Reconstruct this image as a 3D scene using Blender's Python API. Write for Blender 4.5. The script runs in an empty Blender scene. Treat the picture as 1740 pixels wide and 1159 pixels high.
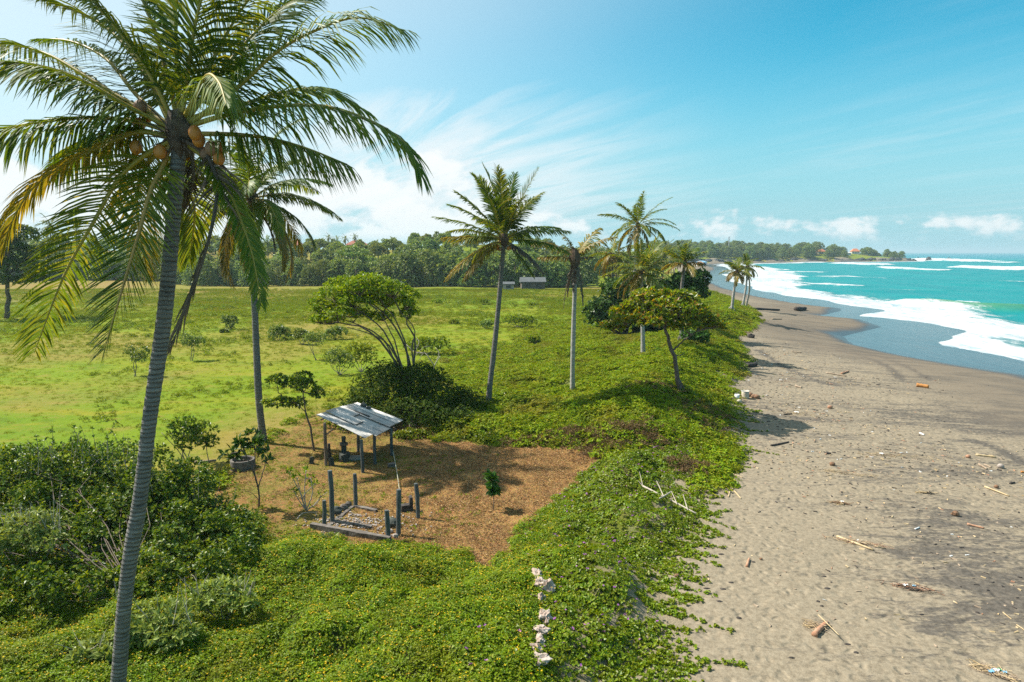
import bpy, math, random
import numpy as np
from mathutils import Vector

R = math.radians
SC = bpy.context.scene
COL = SC.collection

# ---------------------------------------------------------------- camera
CAM_H = 9.0
PITCH = 7.42
F = 1160.0                      # focal length in pixels of the 1740 x 1159 photograph
CX, CY = 870.0, 579.5
cam_d = bpy.data.cameras.new('camera')
cam_d.lens = 24.0
cam_d.sensor_width = 36.0
cam_d.clip_start = 0.1
cam_d.clip_end = 60000
cam = bpy.data.objects.new('camera', cam_d)
COL.objects.link(cam)
cam.location = (0, 0, CAM_H)
cam.rotation_euler = (R(90 - PITCH), 0, 0)
SC.camera = cam

# ---------------------------------------------------------------- sun, sky, exposure
SUN_EL = 50.0
SUN_AZ = math.atan2(-0.94, 0.34)            # compass angle from +Y (ahead) towards +X (right)
SUN_DIR = Vector((math.sin(SUN_AZ) * math.cos(R(SUN_EL)), math.cos(SUN_AZ) * math.cos(R(SUN_EL)), math.sin(R(SUN_EL))))
sun_d = bpy.data.lights.new('sun', 'SUN')
sun_d.energy = 5.0
sun_d.angle = R(0.53)
sun_d.color = (1.0, 0.945, 0.85)
sun = bpy.data.objects.new('sun', sun_d)
COL.objects.link(sun)
sun.location = (-60, 40, 80)
sun.rotation_euler = SUN_DIR.to_track_quat('Z', 'Y').to_euler()

SC.view_settings.view_transform = 'Standard'
SC.view_settings.look = 'None'
SC.view_settings.exposure = 0.84
SC.view_settings.gamma = 1.0
SC.view_settings.use_curve_mapping = False
SC.cycles.max_bounces = 8
SC.cycles.diffuse_bounces = 3
SC.cycles.glossy_bounces = 2
SC.cycles.transmission_bounces = 4
SC.cycles.transparent_max_bounces = 6
SC.cycles.volume_bounces = 0
SC.cycles.use_denoising = False
SC.cycles.sample_clamp_indirect = 6.0


class NT:
    """small helper that writes node trees"""
    def __init__(s, nt):
        s.nt = nt

    def n(s, typ, props=None, **ins):
        nd = s.nt.nodes.new(typ)
        for k, v in (props or {}).items():
            setattr(nd, k, v)
        for k, v in ins.items():
            key = int(k[1:]) if k[0] == '_' and k[1:].isdigit() else k.replace('_', ' ')
            s.put(nd.inputs[key], v)
        return nd

    def put(s, sock, v):
        if isinstance(v, bpy.types.NodeSocket):
            s.nt.links.new(v, sock)
        elif isinstance(v, bpy.types.Node):
            s.nt.links.new(v.outputs[0], sock)
        else:
            if sock.type == 'RGBA' and len(v) == 3:
                v = (*v, 1)
            sock.default_value = v

    def m(s, op, a, b=0.0, c=0.0, clamp=False):
        nd = s.nt.nodes.new('ShaderNodeMath')
        nd.operation = op
        nd.use_clamp = clamp
        for i, v in enumerate((a, b, c)):
            s.put(nd.inputs[i], v)
        return nd.outputs[0]

    def vm(s, op, a, b=(0, 0, 0)):
        nd = s.nt.nodes.new('ShaderNodeVectorMath')
        nd.operation = op
        s.put(nd.inputs[0], a)
        s.put(nd.inputs[1], b)
        return nd.outputs[1] if op in ('LENGTH', 'DOT_PRODUCT') else nd.outputs[0]

    def ss(s, x, a, b, lo=0.0, hi=1.0):
        nd = s.nt.nodes.new('ShaderNodeMapRange')
        nd.interpolation_type = 'SMOOTHSTEP'
        s.put(nd.inputs[0], x)
        for i, v in enumerate((a, b, lo, hi)):
            s.put(nd.inputs[i + 1], v)
        return nd.outputs[0]

    def mix(s, f, a, b, blend='MIX'):
        nd = s.nt.nodes.new('ShaderNodeMix')
        nd.data_type = 'RGBA'
        nd.blend_type = blend
        s.put(nd.inputs[0], f)
        s.put(nd.inputs[6], a)
        s.put(nd.inputs[7], b)
        return nd.outputs[2]

    def noise(s, vec, scale, detail=4.0, rough=0.55, dist=0.0):
        nd = s.n('ShaderNodeTexNoise', None, Scale=scale, Detail=detail, Roughness=rough, Distortion=dist)
        s.put(nd.inputs['Vector'], vec)
        return nd.outputs[0]

    def ramp(s, fac, stops, interp='LINEAR'):
        nd = s.nt.nodes.new('ShaderNodeValToRGB')
        cr = nd.color_ramp
        cr.interpolation = interp
        while len(cr.elements) < len(stops):
            cr.elements.new(0.5)
        for e, (p, c) in zip(cr.elements, stops):
            e.position = p
            e.color = (*c, 1)
        s.put(nd.inputs[0], fac)
        return nd.outputs[0]

    def comb(s, x, y, z=0.0):
        return s.n('ShaderNodeCombineXYZ', None, X=x, Y=y, Z=z).outputs[0]


# ---------------------------------------------------------------- world: clear sky, cirrus veil, cumulus low over the horizon
world = bpy.data.worlds.new('World')
SC.world = world
world.use_nodes = True
world.node_tree.nodes.clear()
w = NT(world.node_tree)
sky = w.n('ShaderNodeTexSky', {'sky_type': 'NISHITA', 'sun_disc': False, 'sun_elevation': R(SUN_EL), 'sun_rotation': SUN_AZ,
                              'altitude': 10.0, 'air_density': 1.0, 'dust_density': 0.25, 'ozone_density': 1.2})
tc = w.n('ShaderNodeTexCoord').outputs['Generated']
sep = w.n('ShaderNodeSeparateXYZ', None, Vector=tc)
dx, dy, dz = sep.outputs[0], sep.outputs[1], sep.outputs[2]
az = w.m('ARCTAN2', dx, dy)
el = w.m('ARCSINE', dz)
base_sky = w.n('ShaderNodeHueSaturation', None, Hue=0.472, Saturation=1.34, Value=0.87, Color=w.mix(1.0, sky.outputs[0], (0.86, 1.10, 1.14), 'MULTIPLY')).outputs[0]
# pale blue air towards the horizon, the same all round
base_sky = w.mix(w.m('MULTIPLY', w.ss(el, 0.30, 0.0), 0.92), base_sky, (2.25, 4.35, 5.1))
# cirrus: streaks on a high plane, thick in a broad fan ahead
den = w.m('MAXIMUM', w.m('ADD', dz, 0.06), 0.03)
px_ = w.m('DIVIDE', dx, den)
py_ = w.m('DIVIDE', dy, den)
ca, sa = math.cos(R(62)), math.sin(R(62))
u = w.m('ADD', w.m('MULTIPLY', px_, ca), w.m('MULTIPLY', py_, -sa))
v = w.m('ADD', w.m('MULTIPLY', px_, sa), w.m('MULTIPLY', py_, ca))
st = w.comb(w.m('MULTIPLY', u, 0.28), w.m('MULTIPLY', v, 1.5), 3.7)
streak = w.noise(st, 1.6, 7.0, 0.62, 0.7)
veil = w.noise(w.comb(w.m('MULTIPLY', u, 0.35), w.m('MULTIPLY', v, 0.55), 8.1), 0.9, 4.0, 0.55, 0.3)
fan = w.m('MULTIPLY', w.ss(w.m('ABSOLUTE', w.m('ADD', az, 0.12)), 0.46, 0.04), w.m('MULTIPLY', w.ss(el, 0.0, 0.09), w.ss(el, 0.30, 0.13)))
cir = w.m('MULTIPLY', w.ss(streak, 0.40, 0.78), w.ss(veil, 0.34, 0.62))
cir = w.m('ADD', w.m('MULTIPLY', cir, 0.26), w.m('MULTIPLY', fan, w.m('ADD', 0.34, w.m('MULTIPLY', w.ss(streak, 0.30, 0.62), 0.66))), clamp=True)
cir = w.m('MULTIPLY', cir, w.ss(el, -0.01, 0.05))
# bright thin veil round the sun's side of the sky
sdir = w.vm('DOT_PRODUCT', tc, tuple(SUN_DIR))
glow = w.m('MULTIPLY', w.ss(sdir, 0.12, 0.84), w.ss(veil, 0.15, 0.6, 0.72, 1.0))
cover = w.m('MAXIMUM', cir, w.m('MULTIPLY', glow, 0.9))
cloud_white = (6.1, 6.35, 6.5)
c1 = w.mix(w.m('MULTIPLY', cover, 0.86), base_sky, cloud_white)
# cumulus heads, in angles
cuv = w.comb(w.m('MULTIPLY', az, 1.0), w.m('MULTIPLY', el, 1.75), 0.0)
cn = w.noise(cuv, 11.5, 8.0, 0.58, 0.15)
cbig = w.noise(w.comb(az, 0.0, 2.3), 3.1, 2.0, 0.5)
left = w.ss(az, 0.16, -0.12)
top = w.m('ADD', w.m('ADD', 0.052, w.m('MULTIPLY', left, 0.056)), w.m('MULTIPLY', w.m('SUBTRACT', cbig, 0.5), 0.05))
hgt = w.m('DIVIDE', el, top)
dens = w.m('SUBTRACT', w.m('ADD', cn, w.m('MULTIPLY', left, 0.13)), w.m('ADD', 0.488, w.m('MULTIPLY', w.m('POWER', w.m('ABSOLUTE', w.m('SUBTRACT', hgt, 0.6)), 2.0), 0.36)))
cum = w.m('MULTIPLY', w.ss(dens, -0.02, 0.10), w.ss(el, 0.004, 0.03))
shade = w.noise(w.vm('ADD', cuv, (0.012, -0.02, 0)), 11.0, 6.0, 0.6)
ccol = w.mix(w.ss(w.m('ADD', dens, w.m('MULTIPLY', shade, 0.2)), 0.05, 0.26), (5.0, 5.7, 6.0), (6.7, 6.8, 6.75))
c2 = w.mix(w.m('MULTIPLY', cum, 0.8), c1, ccol)
bg = w.n('ShaderNodeBackground', None, Color=c2, Strength=0.086)
world.cycles.sampling_method = 'MANUAL'
world.cycles.sample_map_resolution = 256
wo = w.n('ShaderNodeOutputWorld')
world.node_tree.links.new(bg.outputs[0], wo.inputs[0])

# ---------------------------------------------------------------- helpers: numbers
rng = np.random.default_rng(11)
UP = np.array((0, 0, 1.0))


def _hash(ix, iy, seed):
    h = (ix.astype(np.int64) * 374761393 + iy.astype(np.int64) * 668265263 + seed * 974711) & 0x7fffffff
    h = ((h ^ (h >> 13)) * 1274126177) & 0x7fffffff
    return ((h ^ (h >> 16)) & 0xffff) / 65535.0


def vnoise(x, y, seed=0):
    ix, iy = np.floor(x), np.floor(y)
    fx, fy = x - ix, y - iy
    fx, fy = fx * fx * (3 - 2 * fx), fy * fy * (3 - 2 * fy)
    a, b = _hash(ix, iy, seed), _hash(ix + 1, iy, seed)
    c, d = _hash(ix, iy + 1, seed), _hash(ix + 1, iy + 1, seed)
    return (a * (1 - fx) + b * fx) * (1 - fy) + (c * (1 - fx) + d * fx) * fy


def fbm(x, y, scale, octaves=4, seed=0):
    x, y = np.asarray(x, float) / scale, np.asarray(y, float) / scale
    t, amp, s = 0.0, 0.5, 0.0
    for o in range(octaves):
        t = t + amp * vnoise(x * 2 ** o + 13.7 * o, y * 2 ** o - 7.1 * o, seed + o)
        s += amp
        amp *= 0.5
    return t / s


def sstep(x, a, b):
    t = np.clip((x - a) / (b - a), 0, 1)
    return t * t * (3 - 2 * t)


def unit(v):
    v = np.asarray(v, float)
    return v / np.maximum(np.linalg.norm(v, axis=-1, keepdims=True), 1e-9)


_cp, _sp = math.cos(R(PITCH)), math.sin(R(PITCH))


def ray(px, py):
    """direction through a point of the photograph"""
    a, b = (px - CX) / F, (py - CY) / F
    return np.array((a, _cp - b * _sp, -_sp - b * _cp))


def flat(px, py, z=0.0):
    d = ray(px, py)
    k = (z - CAM_H) / d[2]
    return np.array((d[0] * k, d[1] * k, z))


def at(px, py, Y):
    """the place at distance Y ahead that the photograph shows at (px, py)"""
    d = ray(px, py)
    k = Y / d[1]
    return np.array((d[0] * k, Y, CAM_H + d[2] * k))


# ---------------------------------------------------------------- terrain shape
SEA = -1.8
VEG = [flat(*p, -0.1)[:2] for p in ((1050, 1420), (1098, 1159), (1158, 1062), (1142, 965), (1200, 895), (1186, 838), (1262, 775), (1266, 705), (1246, 652),
                                   (1273, 612), (1254, 572), (1298, 548), (1270, 522), (1240, 506), (1200, 493))]
VEG = [np.array((0.0, -60.0)), np.array((0.6, 2.0))] + VEG + [np.array(p, float) for p in ((60, 240), (85, 350), (108, 470), (128, 560), (168, 640), (310, 742), (430, 797), (486, 838), (488, 862),
                                                          (455, 920), (410, 1010), (400, 3000))]
WAT = [np.array(p, float) for p in ((36, -60), (38, 10), (41, 40))] + [flat(*p, SEA)[:2] for p in ((1760, 640), (1650, 624), (1540, 606), (1450, 586), (1432, 572), (1500, 556), (1462, 543), (1388, 538), (1440, 526), (1352, 516), (1290, 505), (1235, 492))] + \
      [np.array(p, float) for p in ((72, 250), (98, 340), (140, 470), (158, 560), (190, 632), (330, 733), (441, 788), (498, 833), (502, 862), (470, 925), (425, 1012), (414, 3000))]
VEG, WAT = np.array(VEG), np.array(WAT)


def sdist(x, y, poly):
    """distance to a coast polyline, positive inland (to its left)"""
    x, y = np.asarray(x, float), np.asarray(y, float)
    best = np.full(x.shape, 1e18)
    cross = np.zeros(x.shape, int)
    for (ax, ay), (bx, by) in zip(poly[:-1], poly[1:]):
        ex, ey = bx - ax, by - ay
        t = np.clip(((x - ax) * ex + (y - ay) * ey) / (ex * ex + ey * ey), 0, 1)
        best = np.minimum(best, (x - ax - t * ex) ** 2 + (y - ay - t * ey) ** 2)
        if ay != by:
            inside = ((ay <= y) & (y < by)) | ((by <= y) & (y < ay))
            xc = ax + (y - ay) / (by - ay) * ex
            cross += (inside & (x > xc)).astype(int)
    return np.where(cross % 2 == 0, 1, -1) * np.sqrt(best)


def inpoly(x, y, poly):
    x, y = np.asarray(x, float), np.asarray(y, float)
    c = np.zeros(x.shape, bool)
    best = np.full(x.shape, 1e18)
    for (ax, ay), (bx, by) in zip(poly, np.roll(poly, -1, axis=0)):
        ex, ey = bx - ax, by - ay
        t = np.clip(((x - ax) * ex + (y - ay) * ey) / (ex * ex + ey * ey), 0, 1)
        best = np.minimum(best, (x - ax - t * ex) ** 2 + (y - ay - t * ey) ** 2)
        if ay != by:
            c ^= ((ay > y) != (by > y)) & (x < ex * (y - ay) / (by - ay) + ax)
    return np.where(c, 1, -1) * np.sqrt(best)


CLEAR = np.array([flat(*p)[:2] for p in ((430, 945), (520, 915), (640, 930), (760, 948), (832, 974), (905, 905), (962, 850), (1030, 788), (990, 766), (860, 760), (745, 745),
                                         (690, 715), (600, 690), (545, 700), (470, 745), (395, 800), (360, 860))])
# vine carpet on the near side of the clearing
CARPET = np.array([(-60, -20)] + [list(flat(*p)[:2]) for p in ((-300, 880), (-40, 870), (80, 815), (230, 800), (330, 850), (430, 890), (455, 935), (520, 915), (640, 930), (760, 948), (832, 974), (905, 905), (962, 850), (1030, 788))] +
                  [list(flat(*p)[:2]) for p in ((1180, 760), (1186, 838), (1200, 895), (1142, 965), (1158, 1062), (1098, 1159))] + [(0.6, 2), (0, -20)], float)


def zones(x, y):
    dv, dw = sdist(x, y, VEG), sdist(x, y, WAT)
    return dv, dw


def height(x, y, fine=True):
    x, y = np.asarray(x, float), np.asarray(y, float)
    dv, dw = zones(x, y)
    wob = (fbm(x, y, 7.0, 3, 5) - 0.5) * 2.2 * sstep(y, 8, 30)
    # beach and sea bed
    t = np.clip(dw / np.maximum(dw - np.minimum(dv, 0), 0.01), 0, 1)
    zb = np.where(dw > 0, SEA + 1.72 * t ** 0.85, SEA + np.maximum(dw * 0.055, -6.0))
    zb = zb + (fbm(x, y, 5.0, 3, 21) - 0.5) * 0.16 * sstep(dw, 0.5, 6) + (fbm(x, y, 1.1, 3, 4) - 0.5) * 0.07 * sstep(dw, 2, 12) * sstep(-dv, 0, 1)
    # land
    cl = inpoly(x, y, CLEAR)
    free = sstep(-cl, -0.3, 1.6)
    ridge = np.exp(-((dv - 5.0 + wob) / 3.2) ** 2) * (1.45 * sstep(y, 22, 38) * (1 - sstep(y, 75, 130) * 0.6)) * free * (1 - sstep(y, 180, 240))
    plateau = 0.5 * sstep(y, 30, 34) * sstep(dv, 6, 9) * (1 - sstep(dv, 13, 22)) * free * (1 - sstep(y, 60, 90))
    cp = inpoly(x, y, CARPET)
    lump = sstep(cp, 0.0, 1.5) * (0.30 + (fbm(x, y, 2.2, 3, 9) - 0.5) * 1.45 + (fbm(x, y, 0.75, 2, 19) - 0.5) * 0.30)
    dunelump = (fbm(x, y, 3.2, 3, 31) - 0.5) * 1.15 * sstep(dv, 0.3, 3) * (1 - sstep(dv, 12, 20)) * free * sstep(y, 20, 30)
    fieldl = (fbm(x, y, 16.0, 4, 2) - 0.5) * 0.55 * sstep(dv, 8, 18) * sstep(y, 24, 45) * free
    inland = sstep(dv, 25, 70)
    hill = inland * 9.8 * sstep(y, 185, 318) * (1 - sstep(y, 470, 600))
    hill = hill + 4.5 * np.exp(-((x + 27) / 26) ** 2 - ((y - 262) / 40) ** 2) + 3.0 * np.exp(-((x - 5) / 20) ** 2 - ((y - 285) / 40) ** 2)
    head = sstep(y, 560, 640) * (3.2 * sstep(dv, 0, 5) + 6.5 * sstep(dv, 6, 60)) * (1 - 0.25 * sstep(x, 380, 480))
    zl = -0.08 + 0.10 * sstep(dv, 0, 1.5) + ridge + plateau + lump * sstep(dv, 0, 2.0) + dunelump + fieldl + hill + head + (fbm(x, y, 0.9, 2, 3) - 0.5) * 0.07
    return np.where(dv > 0, zl, np.minimum(zb, -0.08 + (zb + 0.08)))


def G(px, py, dz=0.0):
    """where the line of sight through (px, py) meets the ground"""
    d = ray(px, py)
    ks = np.geomspace(9.0, 1600.0, 900)
    p = d[None, :] * ks[:, None] + np.array((0, 0, CAM_H))
    below = p[:, 2] < height(p[:, 0], p[:, 1])
    i = int(np.argmax(below)) if below.any() else len(ks) - 1
    a, b = ks[max(i - 1, 0)], ks[i]
    kk = np.linspace(a, b, 24)
    p = d[None, :] * kk[:, None] + np.array((0, 0, CAM_H))
    hz = height(p[:, 0], p[:, 1])
    j = int(np.argmax(p[:, 2] <= hz + 1e-6))
    q = p[j]
    return np.array((q[0], q[1], hz[j] + dz))


def ground_z(x, y):
    return float(height(np.array([x]), np.array([y]))[0])


# ---------------------------------------------------------------- helpers: meshes and objects
class MB:
    """collects geometry for one mesh"""
    def __init__(s):
        s.v, s.q, s.t, s.n = [], [], [], 0
        s.qm, s.tm = [], []

    def add(s, v, q=None, t=None, mi=0):
        v = np.asarray(v, float).reshape(-1, 3)
        if q is not None and len(q):
            q = np.asarray(q, int)
            s.q.append(q + s.n)
            s.qm.append(np.full(len(q), mi))
        if t is not None and len(t):
            t = np.asarray(t, int)
            s.t.append(t + s.n)
            s.tm.append(np.full(len(t), mi))
        s.v.append(v)
        s.n += len(v)
        return s

    def mesh(s, name, mats, smooth=False):
        v = np.concatenate(s.v) if s.v else np.zeros((0, 3))
        q = np.concatenate(s.q) if s.q else np.zeros((0, 4), int)
        t = np.concatenate(s.t) if s.t else np.zeros((0, 3), int)
        me = bpy.data.meshes.new(name)
        me.vertices.add(len(v))
        me.vertices.foreach_set('co', v.astype(np.float32).ravel())
        nl = q.size + t.size
        if nl:
            me.loops.add(nl)
            me.loops.foreach_set('vertex_index', np.concatenate((q.ravel(), t.ravel())).astype(np.int32))
            npoly = len(q) + len(t)
            me.polygons.add(npoly)
            ls = np.concatenate((np.arange(len(q)) * 4, q.size + np.arange(len(t)) * 3)).astype(np.int32)
            me.polygons.foreach_set('loop_start', ls)
            mi = np.concatenate([np.zeros(0, int)] + s.qm + s.tm).astype(np.int32)
            me.polygons.foreach_set('material_index', mi)
            me.polygons.foreach_set('use_smooth', np.full(npoly, smooth))
        for m in (mats if isinstance(mats, (list, tuple)) else [mats]):
            me.materials.append(m)
        me.update(calc_edges=True)
        return me

    def obj(s, name, mats, parent=None, smooth=False, origin=None, local=False):
        if origin is not None and not local:
            s.v = [a - np.asarray(origin, float) for a in s.v]
        o = bpy.data.objects.new(name, s.mesh(name, mats, smooth))
        COL.objects.link(o)
        if parent is not None:
            o.parent = parent
            if origin is not None:
                o.location = Vector(origin) - parent.location
        elif origin is not None:
            o.location = origin
        return o

    # ---- shapes
    def tube(s, pts, rad, sides=7, mi=0, cap=True, jitter=0.0):
        pts = np.asarray(pts, float)
        n = len(pts)
        rad = np.broadcast_to(np.asarray(rad, float), (n,))
        T = unit(np.gradient(pts, axis=0))
        ref = np.array((0.31, 0.17, 0.93)) if abs(T[:, 2]).mean() < 0.8 else np.array((0.93, 0.2, 0.3))
        A = unit(np.cross(T, ref))
        B = np.cross(T, A)
        a = np.linspace(0, 2 * np.pi, sides, endpoint=False)
        ring = pts[:, None, :] + rad[:, None, None] * (np.cos(a)[None, :, None] * A[:, None, :] + np.sin(a)[None, :, None] * B[:, None, :])
        if jitter:
            ring = ring + rng.normal(0, jitter, ring.shape)
        v = ring.reshape(-1, 3)
        i = np.arange(n - 1)[:, None] * sides
        j = np.arange(sides)[None, :]
        k = (j + 1) % sides
        q = np.stack((i + j, i + k, i + k + sides, i + j + sides), -1).reshape(-1, 4)
        t = None
        if cap:
            v = np.vstack((v, pts[0], pts[-1]))
            jj = np.arange(sides)
            kk = (jj + 1) % sides
            c0, c1 = n * sides, n * sides + 1
            o = (n - 1) * sides
            t = np.concatenate((np.stack((np.full(sides, c0), kk, jj), -1), np.stack((np.full(sides, c1), o + jj, o + kk), -1)))
        return s.add(v, q, t, mi)

    def box(s, c, size, rotz=0.0, mi=0, axes=None, jitter=0.0):
        hx, hy, hz = np.asarray(size, float) / 2
        v = np.array([(x, y, z) for z in (-hz, hz) for y in (-hy, hy) for x in (-hx, hx)])
        if jitter:
            v = v + rng.normal(0, jitter, v.shape)
        if axes is not None:
            v = v @ np.asarray(axes, float)
        elif rotz:
            cz, sz = math.cos(rotz), math.sin(rotz)
            v = v @ np.array(((cz, sz, 0), (-sz, cz, 0), (0, 0, 1)))
        q = [(0, 2, 3, 1), (4, 5, 7, 6), (0, 1, 5, 4), (2, 6, 7, 3), (0, 4, 6, 2), (1, 3, 7, 5)]
        return s.add(v + np.asarray(c, float), q, None, mi)

    def blob(s, c, rad, nu=12, nv=8, rough=0.15, seed=0, mi=0, squash=1.0):
        u_ = np.linspace(0, 2 * np.pi, nu, endpoint=False)
        v_ = np.linspace(0.0, np.pi, nv + 1)[1:-1]
        U, V = np.meshgrid(u_, v_)
        d = np.stack((np.cos(U) * np.sin(V), np.sin(U) * np.sin(V), np.cos(V)), -1).reshape(-1, 3)
        d = np.vstack((d, (0, 0, 1), (0, 0, -1)))
        k = 1 + rough * 2 * (fbm(d[:, 0] * 3 + seed * 7.3, d[:, 1] * 3 + d[:, 2] * 2.1, 1.3, 3, seed) - 0.5)
        v = d * k[:, None] * np.asarray(rad, float)
        i = np.arange(nv - 2)[:, None] * nu
        j = np.arange(nu)[None, :]
        q = np.stack((i + j, i + nu + j, i + nu + (j + 1) % nu, i + (j + 1) % nu), -1).reshape(-1, 4)
        top_, bot = (nv - 1) * nu, (nv - 1) * nu + 1
        jj = np.arange(nu)
        t = np.concatenate((np.stack((np.full(nu, top_), jj, (jj + 1) % nu), -1), np.stack((np.full(nu, bot), (nv - 2) * nu + (jj + 1) % nu, (nv - 2) * nu + jj), -1)))
        return s.add(v + np.asarray(c, float), q, t, mi)

    def leaves(s, pos, d, nor, L, W, fold=0.3, mi=0, mid=0.5):
        """folded lozenge leaves, two triangles each"""
        pos, d = np.asarray(pos, float), unit(d)
        n = len(pos)
        L = np.broadcast_to(np.asarray(L, float), (n,))[:, None]
        W = np.broadcast_to(np.asarray(W, float), (n,))[:, None]
        side = unit(np.cross(d, nor))
        nn = np.cross(side, d)
        a = pos
        m = pos + d * L * mid
        tip = pos + d * L - nn * L * 0.12
        l = m + side * W * 0.5 + nn * W * fold * 0.5
        r = m - side * W * 0.5 + nn * W * fold * 0.5
        v = np.stack((a, l, tip, r), 1).reshape(-1, 3)
        k = np.arange(n)[:, None] * 4
        t = np.concatenate((k + np.array((0, 2, 1)), k + np.array((0, 3, 2))))
        return s.add(v, None, t, mi)

    def rosettes(s, c, out, k, L, W, spread=(25, 80), mi=0, lvar=0.3, fold=0.3):
        """k leaves round the direction `out` at every point c"""
        c = np.repeat(np.asarray(c, float), k, axis=0)
        o = unit(np.repeat(np.asarray(out, float), k, axis=0))
        n = len(c)
        r = unit(rng.normal(size=(n, 3)))
        s1 = unit(np.cross(o, r))
        ang = np.radians(rng.uniform(spread[0], spread[1], n))[:, None]
        d = o * np.cos(ang) + s1 * np.sin(ang)
        nor = unit(o * np.sin(ang) - s1 * np.cos(ang) + rng.normal(0, 0.35, (n, 3)))
        f = 1 + rng.uniform(-lvar, lvar, n)
        return s.leaves(c, d, nor, L * f, W * f, fold, mi)


def tag(o, label=None, cat=None, group=None, kind=None):
    if label:
        o['label'] = label
    if cat:
        o['category'] = cat
    if group:
        o['group'] = group
    if kind:
        o['kind'] = kind
    return o


def empty(name, loc, rz=0.0):
    o = bpy.data.objects.new(name, None)
    COL.objects.link(o)
    o.location = Vector([float(a) for a in loc])
    o.rotation_euler = (0, 0, rz)
    o.empty_display_size = 0.3
    return o


def copy_thing(src, loc, rz=0.0, scale=1.0):
    """a copy of a thing with copies of its parts and sub-parts, sharing mesh data"""
    def rec(o, par):
        c = o.copy()
        COL.objects.link(c)
        if par is not None:
            c.parent = par
        for ch in KIDS.get(o.name, o.children):
            rec(ch, c)
        return c
    r = rec(src, None)
    r.location = Vector([float(a) for a in loc])
    r.rotation_euler = (0, 0, rz)
    r.scale = scale if hasattr(scale, '__len__') else (scale,) * 3
    return r


KIDS = {}


def bez(p0, p1, p2, n=12):
    t = np.linspace(0, 1, n)[:, None]
    return (1 - t) ** 2 * np.asarray(p0) + 2 * t * (1 - t) * np.asarray(p1) + t ** 2 * np.asarray(p2)


def spline(pts, n=24):
    """smooth curve through points"""
    pts = np.asarray(pts, float)
    p = np.vstack((2 * pts[0] - pts[1], pts, 2 * pts[-1] - pts[-2]))
    m = len(pts) - 1
    out = []
    for u_ in np.linspace(0, m - 1e-6, n):
        i = int(u_)
        t = u_ - i
        a, b, c, d = p[i], p[i + 1], p[i + 2], p[i + 3]
        out.append(0.5 * ((2 * b) + (c - a) * t + (2 * a - 5 * b + 4 * c - d) * t * t + (3 * b - a - 3 * c + d) * t ** 3))
    return np.array(out)


# ---------------------------------------------------------------- materials
def new_mat(name):
    m = bpy.data.materials.new(name)
    m.use_nodes = True
    m.node_tree.nodes.clear()
    return m, NT(m.node_tree)


def finish(m, t, shader, disp=None):
    o = t.n('ShaderNodeOutputMaterial')
    m.node_tree.links.new(shader.outputs[0] if isinstance(shader, bpy.types.Node) else shader, o.inputs[0])
    return m


def leaf_mat(name, stops, trans=0.32, rough=0.42, tcol=None, spec=0.4, patch=None):
    """leaves: colour differs from leaf to leaf, light shines through the blade"""
    m, t = new_mat(name)
    rnd = t.n('ShaderNodeNewGeometry').outputs['Random Per Island']
    c = t.ramp(rnd, [(i / max(len(stops) - 1, 1), s) for i, s in enumerate(stops)])
    oi = t.n('ShaderNodeObjectInfo').outputs['Random']
    c = t.n('ShaderNodeHueSaturation', None, Hue=t.m('ADD', 0.488, t.m('MULTIPLY', oi, 0.024)), Saturation=1.0, Value=t.m('ADD', 0.85, t.m('MULTIPLY', oi, 0.3)), Color=c).outputs[0]
    if patch:
        P_ = t.n('ShaderNodeNewGeometry').outputs['Position']
        c = t.mix(t.m('MULTIPLY', t.ss(t.noise(P_, patch[0], 4, 0.6, 0.3), 0.50, 0.68), patch[2]), c, patch[1])
        c = t.mix(t.m('MULTIPLY', t.ss(t.noise(P_, patch[0] * 2.3, 3, 0.6), 0.48, 0.30), 0.6), c, t.mix(1.0, c, (0.45, 0.62, 0.6), 'MULTIPLY'))
    p = t.n('ShaderNodeBsdfPrincipled', None, Base_Color=c, Roughness=rough)
    p.inputs['Specular IOR Level'].default_value = spec
    tr = t.n('ShaderNodeBsdfTranslucent', None, Color=t.mix(1.0, c, tcol or (1.5, 1.35, 0.45), 'MULTIPLY'))
    mx = t.n('ShaderNodeMixShader', None, Fac=trans)
    t.nt.links.new(p.outputs[0], mx.inputs[1])
    t.nt.links.new(tr.outputs[0], mx.inputs[2])
    return finish(m, t, mx)


def rough_mat(name, stops, scale=6.0, rough=0.85, bump=0.4, stretch=(1, 1, 1), detail=5.0, isl=0.0, coords='Object', bscale=None):
    """noise-mottled solid: bark, stone, wood, plastic"""
    m, t = new_mat(name)
    vec = t.n('ShaderNodeTexCoord').outputs[coords]
    mp = t.n('ShaderNodeMapping', None, Vector=vec, Scale=stretch).outputs[0]
    n1 = t.noise(mp, scale, detail, 0.6)
    f = n1
    if isl:
        f = t.m('ADD', f, t.m('MULTIPLY', t.m('SUBTRACT', t.n('ShaderNodeNewGeometry').outputs['Random Per Island'], 0.5), isl), clamp=True)
    c = t.ramp(f, [(0.25 + 0.5 * i / max(len(stops) - 1, 1), s) for i, s in enumerate(stops)])
    b = t.n('ShaderNodeBump', None, Strength=bump, Distance=0.02, Height=t.noise(mp, bscale or scale * 3, 4.0, 0.6))
    p = t.n('ShaderNodeBsdfPrincipled', None, Base_Color=c, Roughness=rough, Normal=b)
    return finish(m, t, p)


def attr(t, name):
    return t.n('ShaderNodeAttribute', {'attribute_name': name}).outputs['Fac']


def geo_pos(t):
    return t.n('ShaderNodeNewGeometry').outputs['Position']


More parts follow.
